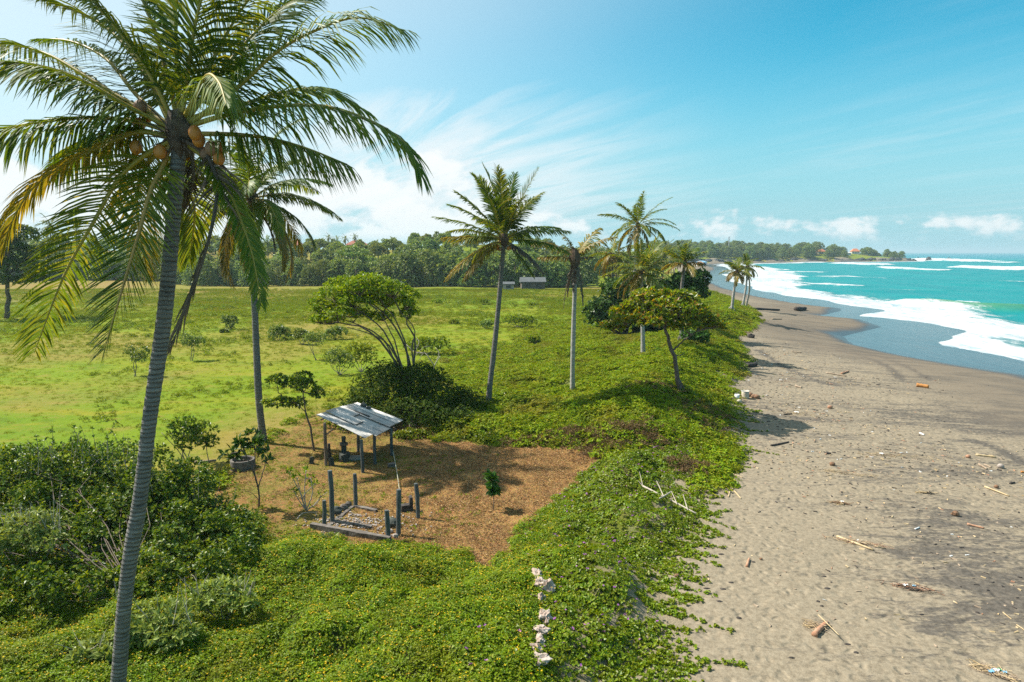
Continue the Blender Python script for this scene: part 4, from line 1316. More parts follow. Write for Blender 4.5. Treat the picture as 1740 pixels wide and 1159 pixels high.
# more distant palms on the shore, crowns only partly seen behind the others
for bp_, cp_, sd, ln, lb in (((1118, 500), (1128, 432), 41, 4.4, 'distant shore palm just right of the tallest palm crown'), ((1143, 492), (1142, 434), 42, 4.6, 'distant shore palm between the tall palm and the stubby palm'),
                             ((1100, 505), (1112, 446), 43, 4.2, 'hazy shore palm seen through the crown of the bushy palm'), ((1070, 512), (1064, 440), 44, 4.4, 'distant palm behind the yellowing palm')):
    b_ = flat(*bp_)
    b_[2] = ground_z(b_[0], b_[1])
    c_ = at(*cp_, b_[1])
    frs = gen_fronds(18, ln * 0.8, (-40, 80), (50, 85), [F_GREEN, F_LIGHT, F_LIGHT], sd, (0.8, 1.8))
    palm('coconut_palm', lb, b_, c_, [b_ + (c_ - b_) * 0.5 + np.array((0.4, 0, 0))], 0.22, 0.15, frs, 26, 1.05, 0.17, 'distant shore palms', rings=20, sides=6, segs=2)
# two bare trunks left standing
for bp_, tp_, lb in (((1181, 507), (1181, 493), 'shorter of two bare palm trunks standing at the grass edge by the surf'), ((1190, 504), (1193, 468), 'taller of two bare palm trunks standing at the grass edge by the surf')):
    b_ = G(*bp_)
    c_ = at(*tp_, b_[1])
    o = trunk_geo([b_ - np.array((0, 0, .2)), (b_ + c_) / 2 + np.array((0.2, 0, 0)), c_], 0.24, 0.18, 24, 8).obj('palm_trunk', M_PALE, None, True, b_)
    tag(o, lb, 'tree trunk', 'bare palm trunks')

# ---------------------------------------------------------------- broad-leaved trees and shrubs near by
L_DEEP = leaf_mat('leaf_deep', [(0.022, 0.055, 0.006), (0.042, 0.095, 0.008), (0.075, 0.135, 0.012), (0.13, 0.16, 0.018)], 0.30, 0.55, None, 0.15)
L_UMB = leaf_mat('leaf_bright', [(0.075, 0.145, 0.002), (0.140, 0.225, 0.003), (0.205, 0.275, 0.005), (0.28, 0.30, 0.015)], 0.38, 0.45, None, 0.3)
L_ALM = leaf_mat('leaf_yellow_green', [(0.060, 0.125, 0.004), (0.095, 0.175, 0.004), (0.130, 0.210, 0.005), (0.170, 0.235, 0.006), (0.245, 0.280, 0.008), (0.32, 0.285, 0.010), (0.33, 0.17, 0.012)], 0.44, 0.4, (1.5, 1.6, 0.5))
L_HIB = leaf_mat('leaf_hibiscus', [(0.030, 0.070, 0.006), (0.060, 0.120, 0.008), (0.130, 0.195, 0.010), (0.235, 0.265, 0.02)], 0.34, 0.42, None, 0.3)
L_PALE = leaf_mat('leaf_pale', [(0.11, 0.155, 0.025), (0.185, 0.235, 0.040), (0.255, 0.305, 0.065), (0.33, 0.36, 0.10)], 0.28, 0.5)
L_SHRUB = leaf_mat('leaf_shrub', [(0.075, 0.135, 0.020), (0.140, 0.215, 0.036), (0.215, 0.285, 0.060), (0.31, 0.35, 0.11)], 0.28, 0.4)
L_GLOSS = leaf_mat('leaf_glossy', [(0.022, 0.060, 0.008), (0.040, 0.100, 0.012), (0.075, 0.145, 0.016)], 0.26, 0.42, None, 0.3)
M_BARK = rough_mat('bark_grey', [(0.060, 0.042, 0.030), (0.125, 0.092, 0.066), (0.20, 0.158, 0.12)], 7.0, 0.9, 0.5, (1, 1, 0.4))
M_TWIG = rough_mat('twig_pale', [(0.17, 0.135, 0.10), (0.30, 0.25, 0.195)], 6.0, 0.9, 0.3)
M_DEAD = rough_mat('dead_branch', [(0.30, 0.25, 0.20), (0.46, 0.40, 0.33)], 6.0, 0.9, 0.3)


def lobe(px, py, Y, rx, rz, ry=None):
    """an ellipsoid of leaves seen at (px, py), rx by rz pixels, at distance Y"""
    c_ = at(px, py, Y)
    k_ = F / Y
    return (c_, np.array((rx / k_, (ry if ry is not None else rx / k_), rz / k_)))


def crown_pts(lobes, n, shell=(0.62, 1.02), low=-0.35):
    wts = np.array([l[1][0] * l[1][1] + l[1][0] * l[1][2] for l in lobes])
    wts = wts / wts.sum()
    ids = rng.choice(len(lobes), n, p=wts)
    C_ = np.array([l[0] for l in lobes])[ids]
    Rr = np.array([l[1] for l in lobes])[ids]
    d = unit(rng.normal(size=(n, 3)))
    d[:, 2] = np.where(d[:, 2] < low, -d[:, 2], d[:, 2])
    clumpy = 0.86 + 0.34 * (fbm(d[:, 0] * 2.2 + ids * 5.1, d[:, 1] * 2.2 + d[:, 2] * 1.7, 1.0, 3, 7) - 0.5) * 2
    r = rng.uniform(shell[0], shell[1], n) ** 0.8 * clumpy
    p_ = C_ + d * Rr * r[:, None]
    o_ = unit(d / np.maximum(Rr, 0.05) * Rr.mean(1, keepdims=True) + np.array((0, 0, 0.35)))
    return p_, o_, ids


def limbs(mb, starts, ends, r0, r1, sides=5, bend=0.25, n=7):
    for a, b in zip(starts, ends):
        a, b = np.asarray(a, float), np.asarray(b, float)
        ln = np.linalg.norm(b - a)
        mid_ = (a + b) / 2 + rng.normal(0, 0.08 * ln, 3) + np.array((0, 0, -bend * ln * 0.25))
        p_ = bez(a, mid_, b, n) + np.vstack((np.zeros(3), rng.normal(0, 0.02 * ln, (n - 2, 3)), np.zeros(3)))
        mb.tube(p_, np.linspace(r0, r1, n), sides, cap=False)


def plant(name, label, cat, base, lobes, ncl, k, L, W, leaf, stems=(), bark=None, group=None, twigs=20, r_twig=0.02, parts=('trunk', 'crown'), spread=(25, 85), shell=(0.62, 1.02), low=-0.35, fold=0.3):
    base = np.asarray(base, float)
    root = tag(empty(name, base), label, cat, group)
    pts, out, ids = crown_pts(lobes, ncl, shell, low)
    tops = []
    mb = MB()
    for path, ra, rb in stems:
        pth = spline(path, 12) if len(path) > 2 else np.linspace(path[0], path[1], 6)
        mb.tube(pth + np.vstack((np.zeros(3), rng.normal(0, ra * 0.22, (len(pth) - 2, 3)), np.zeros(3))), np.linspace(ra, rb, len(pth)) * 0.85, 8)
        tops += [pth[-1], pth[-3], pth[-5]]
    if not tops:
        tops = [base]
    tops = np.array(tops)
    sel = rng.choice(len(pts), min(twigs, len(pts)), replace=False)
    lobc = np.array([l[0] for l in lobes])
    for i in range(len(lobes)):
        j = np.argmin(np.linalg.norm(tops - lobc[i], axis=1))
        hub = lobc[i] - np.array((0, 0, lobes[i][1][2] * 0.45))
        if twigs:
            limbs(mb, [tops[j]], [hub], r_twig * 2.6, r_twig * 1.3)
            mine = [s_ for s_ in sel if ids[s_] == i]
            limbs(mb, [hub] * len(mine), [pts[s_] for s_ in mine], r_twig, r_twig * 0.3, 4)
    if mb.n:
        mb.obj(parts[0], bark or M_BARK, root, True, base)
    cb = MB()
    cb.rosettes(pts, out, k, L, W, spread, 0, 0.35, fold)
    cb.obj(parts[1], leaf, root, False, base)
    return root


# ---- umbrella-shaped tree rising from the dark thicket
Y_ = 38.0
ub = np.array((at(690, 650, Y_)[0], Y_, 0))
ub[2] = ground_z(ub[0], ub[1])
lb_ = [lobe(548, 528, Y_, 26, 19), lobe(572, 505, Y_ - 0.7, 34, 22), lobe(585, 488, Y_ + 1, 34, 20), lobe(610, 492, Y_ - 1.3, 34, 24), lobe(640, 484, Y_, 36, 19), lobe(668, 497, Y_ - 0.8, 32, 22), lobe(690, 518, Y_, 20, 22), lobe(625, 478, Y_ + 0.8, 32, 14), lobe(600, 515, Y_ - 1.2, 34, 16),
       lobe(655, 515, Y_ + 1.2, 34, 18), lobe(560, 545, Y_ + 0.8, 30, 12), lobe(545, 545, Y_ - 0.8, 22, 11), lobe(578, 535, Y_ - 1.6, 26, 12), lobe(700, 505, Y_ + 0.9, 16, 14), lobe(628, 505, Y_ + 2.0, 44, 22), lobe(540, 520, Y_ + 0.4, 18, 20), lobe(605, 535, Y_ + 1.4, 30, 14), lobe(695, 535, Y_ + 0.6, 20, 16), lobe(650, 540, Y_ + 1.8, 26, 12)]
st_ = [([ub, at(692, 655, Y_), at(665, 605, Y_), at(625, 560, Y_ - 0.2), at(575, 548, Y_ - 0.3)], 0.11, 0.035), ([ub, at(690, 645, Y_), at(670, 595, Y_ - 0.3), at(650, 560, Y_ - 0.5), at(615, 530, Y_ - 0.6)], 0.09, 0.035),
       ([ub, at(694, 640, Y_ + 0.2), at(690, 590, Y_ + 0.2), at(672, 545, Y_), at(650, 515, Y_)], 0.085, 0.03), ([ub, at(700, 640, Y_ + 0.3), at(706, 580, Y_ + 0.3), at(690, 548, Y_ + 0.4), at(700, 520, Y_ + 0.2)], 0.085, 0.03),
       ([ub, at(678, 640, Y_ - 0.4), at(660, 590, Y_ - 0.6), at(640, 572, Y_ - 0.6), at(590, 556, Y_)], 0.07, 0.025), ([ub, at(686, 640, Y_ - 0.6), at(676, 600, Y_ - 0.9), at(662, 560, Y_ - 1.1), at(640, 525, Y_ - 1.2)], 0.07, 0.025), ([ub, at(702, 632, Y_ - 0.2), at(700, 590, Y_ - 0.4), at(705, 560, Y_ - 0.5), at(680, 530, Y_ - 0.6)], 0.07, 0.025), ([ub, at(684, 630, Y_ + 0.5), at(655, 580, Y_ + 0.8), at(610, 552, Y_ + 1.0), at(565, 540, Y_ + 0.9)], 0.075, 0.025), ([ub, at(698, 630, Y_ + 0.5), at(684, 580, Y_ + 0.6), at(660, 540, Y_ + 0.8), at(625, 510, Y_ + 1.2)], 0.09, 0.04)]
plant('umbrella_tree', 'umbrella-crowned tree with many bare leaning stems above the dark thicket', 'tree', ub, lb_, 3100, 5, 0.17, 0.085, L_UMB, st_, None, None, 520, 0.020, low=-0.15)
# thicket at its foot
lb_ = [lobe(690, 680, 36.5, 70, 66, 2.2), lobe(640, 680, 36, 56, 54, 1.9), lobe(740, 684, 36, 58, 54, 1.9), lobe(788, 698, 36, 46, 46, 1.7), lobe(612, 698, 35, 38, 36, 1.4), lobe(700, 712, 34.2, 78, 40, 1.6), lobe(770, 718, 34.2, 66, 34, 1.5), lobe(660, 642, 37.5, 46, 34, 1.5), lobe(715, 645, 37.5, 50, 34, 1.5), lobe(640, 715, 34.0, 50, 30, 1.2)]
plant('thicket', 'dark creeper-covered thicket heaped behind the tin-roofed shelter', 'bush', G(690, 742), lb_, 7000, 4, 0.13, 0.07, L_DEEP, (), M_TWIG, None, 120, 0.012, ('stem', 'foliage'), low=-0.1)
lb_ = [lobe(855, 690, 38.5, 40, 30, 1.3), lobe(890, 695, 38, 28, 24, 1.0), lobe(820, 700, 37.5, 34, 26, 1.2)]
plant('dune_bush', 'low green bush round the foot of the slender central palm', 'bush', G(860, 715), lb_, 1500, 4, 0.14, 0.075, L_VINE, (), M_TWIG, None, 40, 0.012, ('stem', 'foliage'))
lb_ = [lobe(600, 722, 34, 30, 18, 0.9), lobe(570, 716, 34.5, 20, 12, 0.7)]
plant('dune_bush', 'bright green bush at the left end of the thicket, just above the shelter roof', 'bush', G(590, 735), lb_, 520, 4, 0.13, 0.07, L_VINE, (), M_TWIG, None, 14, 0.012, ('stem', 'foliage'))
lb_ = [lobe(760, 752, 32.0, 44, 14, 0.7), lobe(830, 750, 32.0, 50, 15, 0.7), lobe(900, 752, 32.0, 46, 14, 0.7), lobe(700, 742, 32.6, 40, 14, 0.7)]
plant('creeper_bank', 'leafy creeper spilling over the back edge of the brown clearing', 'bush', G(820, 760), lb_, 1500, 4, 0.12, 0.075, L_VINE, (), M_TWIG, None, 40, 0.01, ('stem', 'foliage'))

# ---- yellow-green almond tree by the beach
ab = G(1155, 666)
Y_ = ab[1]
lb_ = [lobe(1040, 556, Y_, 24, 8), lobe(1065, 545, Y_ - 0.6, 30, 10), lobe(1080, 525, Y_ + 0.5, 34, 14), lobe(1110, 508, Y_, 40, 17), lobe(1130, 522, Y_ - 1.0, 44, 16), lobe(1155, 510, Y_ + 0.6, 36, 16), lobe(1175, 528, Y_ - 0.4, 34, 14), lobe(1200, 545, Y_ + 0.3, 26, 10), lobe(1110, 545, Y_ - 1.4, 40, 11), lobe(1150, 545, Y_ + 1.4, 40, 10), lobe(1095, 505, Y_ + 1.2, 26, 11), lobe(1215, 553, Y_ - 0.3, 20, 7), lobe(1165, 555, Y_ - 1.2, 26, 9), lobe(1060, 530, Y_ + 1.4, 26, 9)]
st_ = [([ab - np.array((0, 0, .2)), at(1148, 620, Y_), at(1139, 585, Y_), at(1129, 556, Y_)], 0.17, 0.10), ([at(1129, 556, Y_), at(1120, 540, Y_), at(1100, 528, Y_)], 0.09, 0.05), ([at(1129, 556, Y_), at(1138, 538, Y_), at(1160, 524, Y_)], 0.09, 0.05), ([at(1142, 596, Y_), at(1160, 580, Y_ - 0.2), at(1185, 562, Y_ - 0.3)], 0.07, 0.03), ([ab + np.array((0.4, 0.1, -0.2)), at(1153, 640, Y_), at(1147, 615, Y_)], 0.07, 0.05),
       ([at(1146, 605, Y_), at(1160, 602, Y_), at(1162, 595, Y_)], 0.035, 0.015)]
plant('almond_tree', 'yellow-green flat-layered tree on a thin dark trunk beside the beach', 'tree', ab, lb_, 1500, 5, 0.26, 0.13, L_ALM, st_, M_BARK, None, 120, 0.03)
# ---- dark big-leaved shrubs behind it
Y_ = G(1060, 570)[1]
lb_ = [lobe(1055, 495, Y_, 42, 26), lobe(1030, 525, Y_ - 0.6, 34, 24), lobe(1060, 545, Y_ - 1.0, 46, 26), lobe(1095, 535, Y_, 36, 30), lobe(1020, 545, Y_ - 0.8, 26, 20), lobe(1008, 530, Y_, 18, 10), lobe(1085, 500, Y_ + 1, 34, 24), lobe(1120, 555, Y_, 26, 16), lobe(1100, 562, Y_ - .6, 30, 12)]
plant('sea_grape_bush', 'large dark glossy bush standing left of the clustered palm trunks', 'bush', G(1060, 572), lb_, 2400, 5, 0.34, 0.24, L_GLOSS, (), M_BARK, None, 50, 0.05, ('stem', 'foliage'))
Y_ = G(1170, 572)[1] + 8
lb_ = [lobe(1165, 480, Y_, 30, 20), lobe(1185, 478, Y_, 22, 22), lobe(1145, 488, Y_, 26, 16), lobe(1180, 498, Y_ - 1, 26, 16), lobe(1130, 492, Y_, 22, 14)]
plant('sea_grape_tree', 'dark round-crowned tree behind the stubby prop-rooted palm', 'tree', G(1172, 555), lb_, 1300, 5, 0.36, 0.25, L_GLOSS, [([G(1172, 555), at(1172, 520, Y_), at(1168, 490, Y_)], 0.16, 0.08)], M_BARK, None, 40, 0.05)
lb_ = [lobe(1190, 574, G(1190, 585)[1], 18, 12), lobe(1172, 572, G(1190, 585)[1], 14, 12)]
plant('dune_bush', 'small dark bush at the foot of the prop-rooted palm', 'bush', G(1188, 586), lb_, 300, 4, 0.26, 0.15, L_GLOSS, (), M_TWIG, None, 8, 0.02, ('stem', 'foliage'))

# ---- tree at the left edge, across the lawn
tb = G(10, 541)
Y_ = tb[1]
lb_ = [lobe(20, 455, Y_, 44, 18), lobe(60, 432, Y_ + 2, 40, 16), lobe(5, 425, Y_, 46, 22), lobe(70, 460, Y_ - 2, 34, 14), lobe(30, 400, Y_ + 1, 40, 20), lobe(-30, 445, Y_, 40, 26), lobe(55, 475, Y_, 32, 10), lobe(10, 478, Y_ - 2, 36, 12), lobe(-10, 390, Y_, 36, 18)]
plant('lawn_tree', 'dark layered tree at the left edge of the lawn', 'tree', tb, lb_, 2000, 4, 0.42, 0.26, L_DEEP, [([tb - np.array((0, 0, .3)), at(14, 500, Y_), at(12, 460, Y_), at(14, 425, Y_)], 0.42, 0.16), ([at(12, 470, Y_), at(35, 445, Y_), at(55, 435, Y_)], 0.16, 0.08)], M_BARK, None, 70, 0.05)

# ---- small tree beside the second palm
sb = G(534, 766)
Y_ = sb[1]
lb_ = [lobe(500, 650, Y_, 24, 11), lobe(470, 645, Y_ - 0.3, 18, 9), lobe(520, 655, Y_ - 0.4, 20, 12), lobe(540, 668, Y_, 14, 9), lobe(478, 683, Y_ - 0.2, 22, 9), lobe(505, 685, Y_ + 0.4, 18, 8), lobe(515, 640, Y_ + 0.4, 18, 8), lobe(455, 685, Y_, 10, 6)]
plant('slender_tree', 'slender small tree with dark flat sprays of leaves left of the shelter', 'tree', sb, lb_, 620, 4, 0.15, 0.085, L_HIB, [([sb - np.array((0, 0, .15)), at(528, 730, Y_), at(519, 700, Y_), at(515, 665, Y_)], 0.06, 0.03), ([at(519, 700, Y_), at(500, 684, Y_), at(482, 684, Y_)], 0.025, 0.012)], M_BARK, None, 70, 0.012, low=-0.6)

# ---- hibiscus thicket at left
lb_ = [lobe(60, 838, 21, 95, 62), lobe(190, 800, 22.5, 85, 55), lobe(150, 850, 21, 100, 66), lobe(290, 858, 21, 92, 58), lobe(395, 905, 20.3, 62, 56), lobe(330, 920, 19.5, 92, 60), lobe(180, 925, 19.3, 105, 66), lobe(50, 935, 19.0, 95, 62), lobe(-60, 880, 20, 90, 80), lobe(240, 960, 18.2, 90, 40), lobe(120, 970, 18, 90, 40), lobe(360, 965, 18.6, 70, 34), lobe(425, 935, 19.6, 30, 34), lobe(20, 800, 22.5, 70, 50), lobe(110, 790, 23, 60, 44), lobe(140, 985, 17.0, 90, 46), lobe(280, 975, 17.3, 92, 46), lobe(385, 960, 18.0, 66, 46), lobe(30, 985, 17.0, 80, 46), lobe(230, 880, 20.2, 90, 70), lobe(110, 890, 20.0, 90, 66)]
hbase = G(230, 1010)
for i in range(110):
    c0, r0_ = lb_[int(rng.integers(0, 21))]
    d_ = unit(rng.normal(size=3) + np.array((0, -0.5, 0.6)))
    s_ = rng.uniform(0.28, 0.55)
    lb_.append((c0 + d_ * r0_ * 0.98, np.array((s_, s_, s_ * rng.uniform(0.8, 1.3)))))
hib = plant('hibiscus_thicket', 'big dark green hibiscus thicket behind the foreground palm trunk', 'bush', hbase, lb_, 20000, 4, 0.105, 0.072, L_HIB, (), M_BARK, None, 420, 0.005, ('stem', 'foliage'), low=-0.4, shell=(0.5, 1.1))
# leafy shoots and bare twigs that stand out above its top
mb, mt = MB(), MB()
for i in range(120):
    px_r = rng.uniform(10, 430)
    top_y = np.interp(px_r, [0, 60, 190, 260, 330, 430], [790, 760, 738, 790, 815, 880])
    a_ = at(px_r, top_y + rng.uniform(25, 70), rng.uniform(20.0, 22.5))
    b_ = a_ + np.array((rng.normal(0, 0.25), rng.normal(0, 0.25), rng.uniform(0.5, 1.25)))
    pth = bez(a_, (a_ + b_) / 2 + rng.normal(0, 0.08, 3), b_, 6)
    mb.tube(pth, np.linspace(0.010, 0.004, 6), 4, cap=False)
    if rng.random() < 0.8:
        kk = rng.integers(5, 12)
        tpos = rng.uniform(0.25, 1.0, kk)
        pp = np.stack([np.interp(tpos, np.linspace(0, 1, 6), pth[:, c_]) for c_ in range(3)], -1)
        mt.rosettes(pp, np.tile(b_ - a_, (kk, 1)) + rng.normal(0, 0.3, (kk, 3)), 3, 0.10, 0.06, (30, 90))
mb.obj('shoot', M_TWIG, hib, False, hbase)
mt.obj('shoot_foliage', L_HIB, hib, False, hbase)


def pale_shrub(label, px, py, Y, rx, rz, n, twn):
    base = np.array((at(px, py, Y)[0], Y, 0))
    base[2] = ground_z(base[0], base[1])
    lbs = [lobe(px, py, Y, rx, rz), lobe(px - rx * 0.6, py + rz * 0.5, Y - 0.3, rx * 0.6, rz * 0.7), lobe(px + rx * 0.6, py + rz * 0.45, Y - 0.3, rx * 0.6, rz * 0.7)]
    o = plant('pale_shrub', label, 'shrub', base, lbs, n, 5, 0.15, 0.06, L_PALE, (), M_TWIG, 'pale leaved shrubs in the foreground', 20, 0.008, ('stem', 'foliage'), low=0.0)
    mb = MB()
    for i in range(twn):
        a_ = at(px + rng.uniform(-rx, rx), py, Y + rng.uniform(-0.4, 0.4))
        b_ = a_ + np.array((rng.normal(0, 0.22), rng.normal(0, 0.2), rng.uniform(0.3, 0.75) * rz / 30))
        mb.tube(bez(a_, (a_ + b_) / 2 + rng.normal(0, 0.08, 3), b_, 5), np.linspace(0.009, 0.003, 5), 4, cap=False)
    mb.obj('bare_twig', M_DEAD, o, False, base)
    return o


pale_shrub('pale grey-green shrub with bare twigs right of the foreground palm trunk', 375, 1012, 15.6, 52, 26, 300, 26)
pale_shrub('pale broad-leaved shrub hugging the right side of the foreground palm trunk', 262, 1062, 14.3, 66, 42, 420, 10)
pale_shrub('pale grey-green shrub with arching twigs at the far left edge of the thicket', 50, 905, 17.6, 58, 40, 380, 30)
pale_shrub('small pale shrub low on the left of the foreground palm trunk', 160, 1105, 13.6, 34, 18, 120, 8)
pale_shrub('weedy pale green shrub in front of the low kerb of the old posts', 560, 925, 20.6, 22, 22, 110, 22)

# ---- a tall twin shrub, saplings and seedlings in and round the clearing
for lb, bx, by, tx, ty, w_, h_, ns, cl in (('taller of two upright shrubs beside the lawn, on several thin bare stems', 322, 800, 312, 735, 30, 34, 6, 260), ('shorter upright shrub on one thin stem, right of its taller twin', 360, 787, 345, 738, 24, 26, 1, 170)):
    b_ = G(bx, by)
    Y_ = b_[1]
    sts = [([b_ + np.array((rng.normal(0, 0.12), 0, -0.1)), at(tx + (bx - tx) * 0.5 + rng.normal(0, 5), (by + ty) / 2 + 8, Y_), at(tx + rng.normal(0, w_ * 0.5), ty, Y_)], 0.028, 0.014) for i in range(ns)]
    plant('upright_shrub', lb, 'shrub', b_, [lobe(tx, ty, Y_, w_, h_, 0.6), lobe(tx + 8, ty + h_ * 0.6, Y_, w_ * 0.8, h_ * 0.5, 0.5)], cl, 4, 0.15, 0.075, L_HIB, sts, M_TWIG, 'upright shrubs beside the lawn', 24, 0.008, ('stem', 'foliage'))
b_ = G(440, 862)
Y_ = b_[1]
ends = [(405, 762), (385, 770), (412, 752), (428, 742), (450, 770), (455, 785), (432, 758), (398, 782), (440, 752)]
plant('frangipani_sapling', 'leaning sapling with big dark paddle leaves beside the concrete ring', 'sapling', b_, [lobe(x, y, Y_ + rng.uniform(-.3, .3), 10, 8) for x, y in ends], 46, 6, 0.27, 0.10, L_GLOSS,
      [([b_ - np.array((0, 0, .1)), at(438, 825, Y_), at(425, 790, Y_), at(415, 765, Y_)], 0.04, 0.02), ([at(438, 828, Y_), at(432, 800, Y_), at(434, 765, Y_)], 0.03, 0.015), ([at(438, 832, Y_), at(446, 805, Y_), at(452, 785, Y_)], 0.028, 0.014), ([at(440, 850, Y_), at(428, 838, Y_), at(418, 834, Y_)], 0.015, 0.008)], M_BARK, None, 10, 0.012)
b_ = G(838, 866)
Y_ = b_[1]
plant('seedling', 'young glossy-leaved seedling alone on the brown mulch', 'sapling', b_, [lobe(837, 818, Y_, 6, 10), lobe(839, 838, Y_, 7, 10), lobe(834, 812, Y_, 4, 6)], 30, 4, 0.27, 0.13, L_GLOSS, [([b_ - np.array((0, 0, .1)), at(839, 845, Y_), at(836, 815, Y_)], 0.022, 0.012)], M_BARK, None, 0, 0.01)
# bare-twigged plumeria left of the posts
b_ = G(520, 868)
Y_ = b_[1]
ends = [(492, 802), (505, 812), (520, 800), (535, 822), (545, 842), (500, 835), (528, 812)]
plant('bare_shrub', 'sprawling half-bare shrub with pale stems left of the old posts', 'shrub', b_, [lobe(x, y, Y_ + rng.uniform(-.4, .4), 6, 5) for x, y in ends], 34, 4, 0.15, 0.06, L_VINE,
      [([b_, at((520 + x) / 2 + rng.normal(0, 5), (868 + y) / 2, Y_), at(x, y, Y_)], 0.028, 0.012) for x, y in ends] + [([G(505, 882), at(515, 872, Y_ - .5), at(540, 870, Y_ - .6)], 0.025, 0.015), ([G(530, 862), at(545, 845, Y_), at(556, 836, Y_)], 0.02, 0.01)], M_DEAD, None, 8, 0.01, ('stem', 'foliage'))
lb_ = [lobe(495, 885, 22.6, 30, 10, 0.5), lobe(520, 878, 23, 22, 9, 0.5)]
plant('weed_clump', 'straggly dark weeds on the ground left of the kerb', 'bush', G(505, 890), lb_, 130, 4, 0.12, 0.06, L_HIB, (), M_TWIG, None, 10, 0.008, ('stem', 'foliage'))
lb_ = [lobe(500, 940, 19.6, 34, 20, 0.6), lobe(530, 948, 19.3, 24, 14, 0.5)]
plant('dune_bush', 'rounded bright green hummock below the left end of the kerb', 'bush', G(505, 962), lb_, 900, 4, 0.06, 0.035, L_CARPET, (), M_TWIG, None, 6, 0.008, ('stem', 'foliage'))

# ---- shrubs standing about the field: base, width and height in the photograph
FS = [((232, 640), 42, 52, 'st', 'round shrub on one stem, half hidden by the foreground palm trunk'), ((325, 613), 46, 46, 'st', 'round-headed shrub on two thin stems casting a small oval shadow on the lawn'),
      ((390, 560), 28, 26, 'lo', 'small pale shrub on the lawn left of the second palm trunk'), ((475, 579), 38, 30, 'lo', 'rounded pale shrub right of the second palm trunk'),
      ((514, 586), 30, 28, 'lo', 'smaller left one of two touching shrubs before the umbrella tree'), ((536, 612), 44, 46, 'st', 'taller right one of two touching shrubs before the umbrella tree'),
      ((577, 637), 50, 54, 'lo', 'dense green shrub at the left foot of the umbrella tree thicket'), ((570, 577), 40, 24, 'lo', 'pale shrub under the left side of the umbrella crown'),
      ((614, 632), 56, 62, 'gr', 'yellow-green bush behind the leaning umbrella stems'), ((725, 602), 74, 36, 'gr', 'broad low bush right of the umbrella tree stems'), ((882, 556), 60, 24, 'gr', 'broad green shrub in the field right of the central palm trunk'),
      ((828, 559), 28, 16, 'lo', 'small shrub left of the central palm trunk in the field'), ((746, 516), 26, 9, 'gr', 'tiny bush far out in the field left of the central palm'), ((822, 518), 20, 11, 'gr', 'tiny bush far out in the field by the central palm trunk'),
      ((906, 585), 24, 15, 'gr', 'little shrub in the field between the central palm and the dying palm'), ((772, 551), 18, 8, 'gr', 'low tuft-like bush in mid field right of the umbrella crown'), ((905, 520), 18, 7, 'gr', 'tiny bush far out in the field left of the dying palm'), ((704, 486), 14, 12, 'gr', 'pale green bush at the foot of the far treeline'),
      ((380, 566), 14, 8, 'lo', 'knee-high bush beside the small pale lawn shrub')]
KM = {'st': L_SHRUB, 'lo': L_SHRUB, 'gr': L_UMB}
for (bx, by), w_, h_, kd, lb in FS:
    b_ = G(bx, by)
    Y_ = b_[1] + 0.3
    k_ = F / Y_
    wm, hm = w_ / k_, h_ / k_
    nl = 5 if w_ > 40 else 3
    lbs = []
    for i in range(nl):
        ox = (i - (nl - 1) / 2) / nl * w_ * 0.75
        if kd == 'st':
            lbs.append(lobe(bx + ox, by - h_ * rng.uniform(0.6, 0.85), Y_ + rng.uniform(-.4, .4), w_ * 0.26, h_ * 0.2))
        else:
            lbs.append(lobe(bx + ox, by - h_ * rng.uniform(0.34, 0.58), Y_ + rng.uniform(-.4, .4), w_ * 0.28, h_ * 0.42))
    sts = []
    if kd == 'st':
        for i in range(2):
            sts.append(([b_ + np.array((rng.normal(0, 0.1), 0, -0.1)), b_ + np.array((rng.normal(0, 0.15) * wm, 0, hm * 0.35)), b_ + np.array((rng.normal(0, 0.2) * wm, 0, hm * 0.7))], 0.04, 0.02))
    lf_ = 0.15 if Y_ < 60 else 0.22
    ncl = int(min(700, 60 + 48 * wm * hm))
    plant('field_shrub', lb, 'shrub', b_, lbs, ncl, 4, lf_, lf_ * 0.55, KM[kd], sts, M_TWIG, 'shrubs standing about the field', 10, 0.014, ('stem', 'foliage'), low=-0.5)

# dead white branches beside the umbrella tree
b_ = G(735, 645)
Y_ = b_[1]
root = tag(empty('dead_branch', b_), 'bleached dead branches tangled on the right of the umbrella tree', 'branch')
for pts, r_ in (([(735, 640), (738, 622), (748, 605)], 0.05), ([(738, 622), (722, 600), (712, 612)], 0.04), ([(722, 600), (705, 598), (690, 585)], 0.035), ([(742, 612), (746, 600), (740, 590)], 0.025), ([(705, 598), (712, 582), (708, 574)], 0.025), ([(712, 640), (700, 612), (690, 600)], 0.03), ([(725, 650), (745, 660), (755, 672)], 0.04), ([(700, 612), (720, 590), (735, 590)], 0.02)):
    pth = spline([at(x, y, Y_ + 0.25 * i) for i, (x, y) in enumerate(pts)], 8)
    MB().tube(pth, np.linspace(r_, r_ * 0.5, 8), 6).obj('limb', M_DEAD, root, True, b_)

